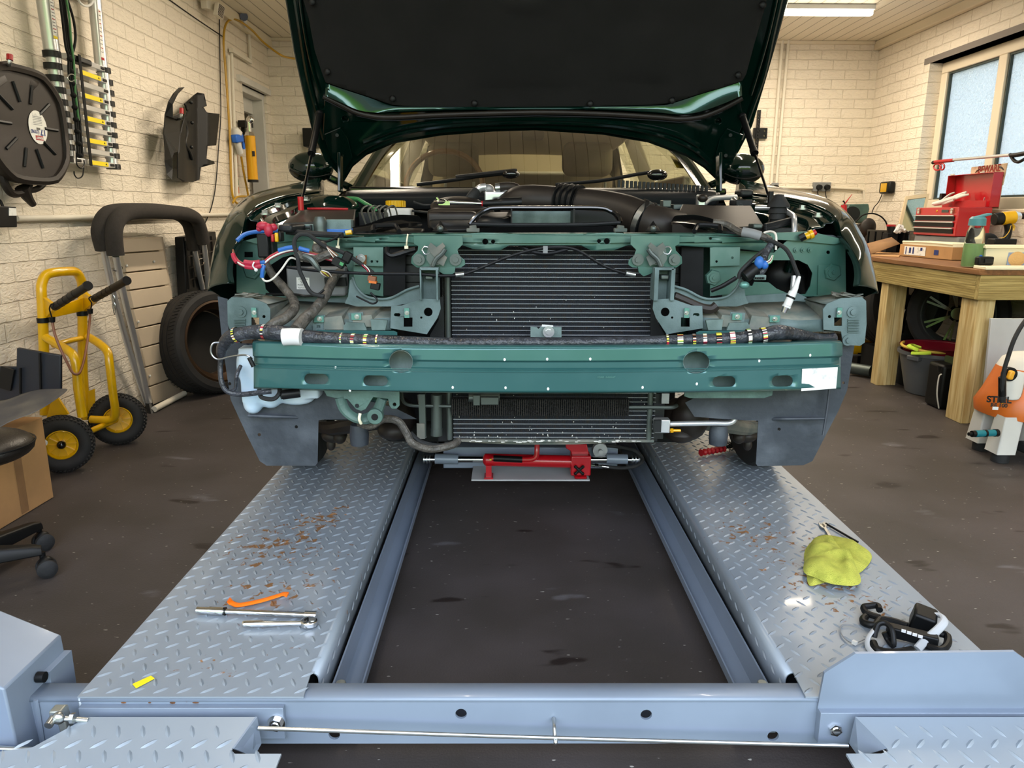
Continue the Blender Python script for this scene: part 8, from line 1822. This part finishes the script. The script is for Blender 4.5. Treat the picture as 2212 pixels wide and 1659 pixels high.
# ================================================================ under the bench
bu = thing('bucket', 'grey plastic bucket under the workbench', 'bucket', V(2.86, 4.6, 0))
bc2 = V(at(2018, 800, 4.68).x, 4.68, 0); rt = .215; rb2 = .155; hb = .335
hb = at(2018, 762, 4.6).z
MB().lathe([(0, .004), (rb2, .004), (rb2+.005, .02), (rt, hb-.02), (rt+.012, hb-.02), (rt+.012, hb), (rt-.004, hb), (rb2-.006, .02), (0, .012)], 44, Matrix.Translation(bc2)).build('bucket_body', M['bucket'], bu)
MB().obox(bc2+V(-.19, -.10, hb-.03), (.06, .08, .03), Euler((0, 0, .5))).build('handle_lug', M['bucket'], bu, bevel=.006)
rbw = thing('red_bowl', 'dark red plastic bowl nested in the grey bucket', 'bowl', bc2+V(0, 0, hb))
MB().lathe([(0, hb-.06), (rt-.04, hb-.05), (rt-.01, hb+.03), (rt+.004, hb+.035), (rt-.014, hb+.026), (rt-.05, hb-.03), (0, hb-.05)], 44, Matrix.Translation(bc2)).build('bowl', A('dark_red', '#7d1424', .35), rbw)
MB().tube([bc2+V((rt-.02)*math.cos(a)-.03, (rt-.05)*math.sin(a)-.02, hb+.030+.012*math.sin(a)) for a in [PI*.75+1.35*PI*i/16 for i in range(17)]], .009, n=8).build('bucket_handle', A('handle_yellow', '#d9b64a', .5), bu)
gl_ = MB()
gl_.tube([bc2+V(-.21, -.16, hb+.03), bc2+V(-.25, -.12, hb+.05), bc2+V(-.2, -.06, hb+.045), bc2+V(-.16, -.10, hb+.032)], .014, n=8, flat=.5).tube([bc2+V(-.24, -.14, hb+.01), bc2+V(-.2, -.18, hb+.015), bc2+V(-.15, -.19, hb+.02)], .014, n=8, flat=.5)
tag(gl_.build('lime_cloth', M['lime']), 'lime green rubber cloth hooked over the rim of the grey bucket', 'cloth')
def wheel(c, n_, R_, wd, lab, name, spokes=True, matr='black'):
    o = thing(name, lab, 'wheel', V(c.x, c.y, 0), group='wheels under the workbench')
    q = n_.normalized().to_track_quat('Z', 'Y').to_matrix().to_4x4(); Q = Matrix.Translation(c) @ q
    ri = R_*.72
    MB().lathe([(ri, .0), (ri+.02, .010), (R_-.02, .010), (R_-.004, -.004), (R_, -.02)]+[x for k in range(4) for x in ((R_, -.02-wd*(k+.8)/4.4), (R_-.006, -.02-wd*(k+.85)/4.4), (R_-.006, -.02-wd*(k+1)/4.4), (R_, -.02-wd*(k+1.02)/4.4))]+[(R_-.02, -wd-.01), (ri, -wd)], 56, Q).build('tyre', M['tyre'], o, ang=25)
    MB().lathe([(ri+.002, .002), (ri-.006, .006), (ri-.014, -.006), (ri-.03, -.06), (ri-.03, -wd)], 48, Q).build('rim', M['bolt'], o)
    if spokes:
        m = MB().lathe([(0, -.012), (.04, -.012), (.055, -.03), (.055, -.06)], 24, Q)
        for i in range(7):
            t_ = 2*PI*i/7
            for dt in (-.09, .09): m.bar(Q @ V(.045*math.cos(t_), .045*math.sin(t_), -.025), Q @ V((ri-.012)*math.cos(t_+dt), (ri-.012)*math.sin(t_+dt), -.02), .014, .018, up=n_)
        m.build('spokes', M['black_gloss'], o)
    return o
wheel(V(2.88, 5.27, .52), V(.2, -.98, .05), .33, .2, 'black alloy wheel with tyre standing behind the grey bucket under the workbench', 'alloy_wheel')
wheel(V(2.98, 4.86, .492), V(-.5, -.86, .05), .30, .16, 'black spoked wheel between the bucket and the near bench leg', 'alloy_wheel')
tag(MB().box(2.68, 3.2, 4.78, 5.5, .003, .189).build('plank_base', M['black_matte']), 'dark low box under the wheels beneath the workbench', 'box')
tag(MB().box(3.02, 3.04, 4.75, 4.83, .05, .5).build('blue_panel', M['blue']), 'narrow blue plastic edge beside the near bench leg', 'panel')
jc = thing('jerry_can', 'black can with white piping beside the near bench leg', 'can', V(2.78, 4.3, 0))
a = at(2030, 850, 4.3); MB().box(a.x-.035, a.x+.06, 4.24, 4.40, .003, .27).build('can_body', M['black'], jc, bevel=.02, seg=3); MB().tube([at(2028, 882, 4.22), at(2024, 850, 4.22), at(2028, 815, 4.22), at(2034, 808, 4.22)], .004, n=6).build('piping', M['offwhite'], jc); MB().cyl(at(2038, 802, 4.28), at(2038, 790, 4.28), .03, n=14).build('cap', M['black'], jc)
tag(MB().box(a.x+.062, a.x+.08, 4.23, 4.4, .003, .30).build('green_case_edge', A('olive', '#3a4726', .6)), 'narrow olive green case behind the near bench leg', 'case')
# yellow compressor behind the wing
cp = thing('air_compressor', 'yellow air compressor on the floor under the far end of the workbench', 'air compressor', V(2.6, 5.7, 0))
cpY = 5.6
c0_ = at(1835, 702, cpY); c1_ = at(1893, 700, cpY)
MB().cyl(c0_, c1_, .085, n=26).ell(c1_, (.04, .085, .085)).build('tank', M['yellow'], cp)
c0_ = at(1835, 750, cpY); c1_ = at(1885, 752, cpY); MB().cyl(c0_, c1_, .06, n=22).build('tank', M['yellow'], cp)
MB().cyl(at(1842, 724, cpY-.1), at(1890, 722, cpY-.1), .022, n=12).cyl(at(1840, 724, cpY-.1), at(1846, 724, cpY-.1), .03, n=12).build('pump_hose', M['black'], cp)
pbox(1845, 655, 1885, 685, cpY, cpY+.15).build('motor', M['plastic_brown'], cp, bevel=.01); MB().cyl(at(1836, 767, cpY-.1), at(1888, 768, cpY-.1), .008, n=8).build('frame_rod', M['steel'], cp)
MB().box(at(1845, 780, cpY).x, at(1880, 780, cpY).x, cpY-.05, cpY+.1, .003, .12).build('base', M['black'], cp)
for i, (x0, y0, x1, y1) in enumerate(((1842, 785, 1878, 796), )):
    tag(MB().cyl(onz(1838, 795, .05), onz(1882, 802, .05), .04, n=16).build('metal_tube', M['bolt']), 'dull metal tube on the floor in front of the yellow air compressor', 'tube')
# wood block stack under bench
tag(MB().box(2.60, 2.95, 5.6, 6.0, .45, .62).build('wrapped_timber', A('timber_wrap', '#9c8672', .8, bump=.2)), 'pale wrapped bundle on the shelf beneath the workbench', 'bundle')
tag(MB().box(2.58, 3.25, 5.55, 6.2, .42, .449).build('bench_shelf', M['pine_y']), 'timber shelf under the far half of the workbench', 'shelf')
for px, py, d in ():
    pass
# white board leaning at the bench end
wbd = [onz(2113, 918, 0), onz(2240, 934, 0)]
A_ = V(2.600, 3.905, .002); B_ = V(3.2, 3.86, .002); top = V(.045, .03, at(2135, 686, 3.89).z)
A_ = onz(2114, 920, .002); 
Tp = at(2137, 687, A_.y-.0); Tp2 = at(2290, 686, A_.y)
o = MB().prism([A_, V(3.22, A_.y-.02, .002), V(3.24, A_.y-.0, Tp.z), Tp], (0, -.018, 0)).build('white_board', M['lightgrey'], bevel=.002)
tag(o, 'pale grey board standing upright against the near end of the workbench', 'board')
# ---- pressure washer
pw = thing('pressure_washer', 'orange and grey pressure washer standing in front of the pale board', 'pressure washer', V(2.43, 3.4, 0))
wY = 3.42; cX = at(2228, 850, wY).x
zo0 = at(2150, 918, 3.25).z; zo1 = at(2165, 792, wY).z; ztop = at(2190, 765, wY).z
hw0 = cX-at(2118, 900, wY).x; hw1 = cX-at(2166, 793, wY).x
def ring(z, hw, hd, n=32, e=2.6):
    o = []
    for i in range(n):
        t_ = 2*PI*i/n; c_, s_ = math.cos(t_), math.sin(t_); f = 1/(abs(c_)**e+abs(s_)**e)**(1/e); o.append(V(cX+hw*f*c_, wY+hd*f*s_, z))
    return o
body = MB().loft([ring(zo0, hw0*.80, .16), ring(zo0+.012, hw0*.97, .185), ring(zo0+.06, hw0, .19), ring(zo0+(zo1-zo0)*.5, (hw0*.62+hw1*.38), .165), ring(zo1, hw1, .13)], close=True).build('orange_cover', M['orange'], pw, ang=50)
MB().loft([ring(zo1-.001, hw1, .128), ring(zo1+(ztop-zo1)*.6, hw1*.88, .118), ring(ztop, hw1*.62, .09), ring(ztop+.006, hw1*.3, .04), ring(ztop+.006, .001, .001)], close=True).build('grey_top', M['offwhite'], pw, ang=50)
# pale front apron running down from the top
ap = []
for z, w_, f in ((zo1+.01, .075, 1.0), (zo1-.04, .068, 1.0), (zo1-.09, .055, 1.0), (zo1-.125, .04, 1.0)):
    k = (z-zo0)/(zo1-zo0); hd = .19+(.13-.19)*max(0, min(1, k))+.006; x_ = at(2185, 820, 3.28).x
    ap.append([V(x_-w_*.55, wY-hd+.014, z), V(x_, wY-hd, z), V(x_+w_, wY-hd+.004, z)])
MB().loft(ap).build('pale_panel', M['offwhite'], pw, solid=.006, sub=1)
kc = at(2183, 809, 3.255); MB().cyl(kc+V(0, .02, 0), kc, .032, n=28).build('dial_ring', M['black'], pw); MB().cyl(kc+V(0, -.001, 0), kc+V(0, -.004, 0), .026, n=28).build('dial_face', M['lightgrey'], pw) if 0 else None
MB().obox(kc+V(-.008, -.012, -.0), (.026, .022, .042), Euler((0, .2, 0))).build('dial_knob', A('knob_yellow', '#f0a92a', .35), pw, bevel=.008, seg=3)
zz = at(2155, 862, 3.25).z
def yf(px, py):
    z = at(px, py, 3.25).z; k = max(0, min(1, (z-zo0)/(zo1-zo0))); return wY-(.19+(.165-.19)*min(1, k*2))-.004
yy = yf(2155, 865)-.002; nrm = V(-.25, -1, 0)
text('STIHL', .040, M['black'], 'maker_lettering', pw, frame(at(2158, 864, yy), V(1, -.22, 0), V(0, .12, 1)), bold=.0016) 
text('RE 100', .024, M['black'], 'maker_lettering', pw, frame(at(2158, 876, yy-.002), V(1, -.22, 0), V(0, .12, 1)), bold=.001)
MB().obox(at(2150, 882, yy-.004), (.024, .002, .014), Euler((0, 0, -.2))).build('small_sticker', M['white'], pw)
for x0, x1, yb, Yf, zt4 in ((2114, 2153, 955, 3.44, 0), (2158, 2196, 975, 3.26, 0)):
    pa = at(x0, yb, Yf); pb2 = at(x1, yb, Yf); t5 = .09
    f0 = [V(pa.x-.005, Yf, .045), V(pb2.x, Yf, .045), V(pb2.x, Yf+.10, .045), V(pa.x-.005, Yf+.10, .045)]; f1 = [V(pa.x+.015, Yf+.01, zo0+.03), V(pb2.x+.02, Yf+.01, zo0+.03), V(pb2.x+.02, Yf+.09, zo0+.03), V(pa.x+.015, Yf+.09, zo0+.03)]
    MB().loft([f0, f1], close=True).add(f0, [(0, 1, 2, 3)]).build('leg', M['offwhite'], pw, bevel=.006)
    MB().cyl(V((pa.x+pb2.x)/2, Yf+.045, .001), V((pa.x+pb2.x)/2, Yf+.045, .046), .038, n=20).build('rubber_foot', M['rubber'], pw)
MB().box(cX-.08, cX+.16, wY-.14, wY+.12, .06, zo0+.01).build('chassis', M['offwhite'], pw, bevel=.01)
MB().box(at(2200, 970, 3.3).x, cX+.2, 3.2, 3.32, .05, .10).build('bumper_bar', M['rubber'], pw, bevel=.01)
c0_ = at(2106, 937, 3.26); c1_ = at(2152, 935, 3.28); d = (c1_-c0_)
MB().cyl(c0_, c1_, .016, n=18).build('hose_connector', M['teal'], pw); MB().cyl(c0_+d*.42, c0_+d*.52, .0175, n=18).cyl(c0_+d*.9, c0_+d*1.05, .018, n=18).cyl(c0_-d*.15, c0_, .015, n=14).cyl(c0_-d*.3, c0_-d*.1, .008, n=12).build('connector_rings', M['black'], pw)
MB().tube([at(2165, 868, 3.19), at(2165, 830, 3.18), at(2169, 800, 3.17), at(2178, 770, 3.17), at(2190, 735, 3.17), at(2206, 705, 3.18), at(2225, 680, 3.2)], [.013, .012, .009, .009, .009, .009, .009], n=10).build('lance_hose', M['rubber'], pw); MB().cyl(at(2165, 858, 3.188), at(2165, 872, 3.19), .006, .004, n=10).build('brass_tip', M['gold'], pw)
MB().cyl(at(2165, 815, 3.182), at(2165, 855, 3.188), .0155, n=14).build('lance_grip', M['black'], pw)
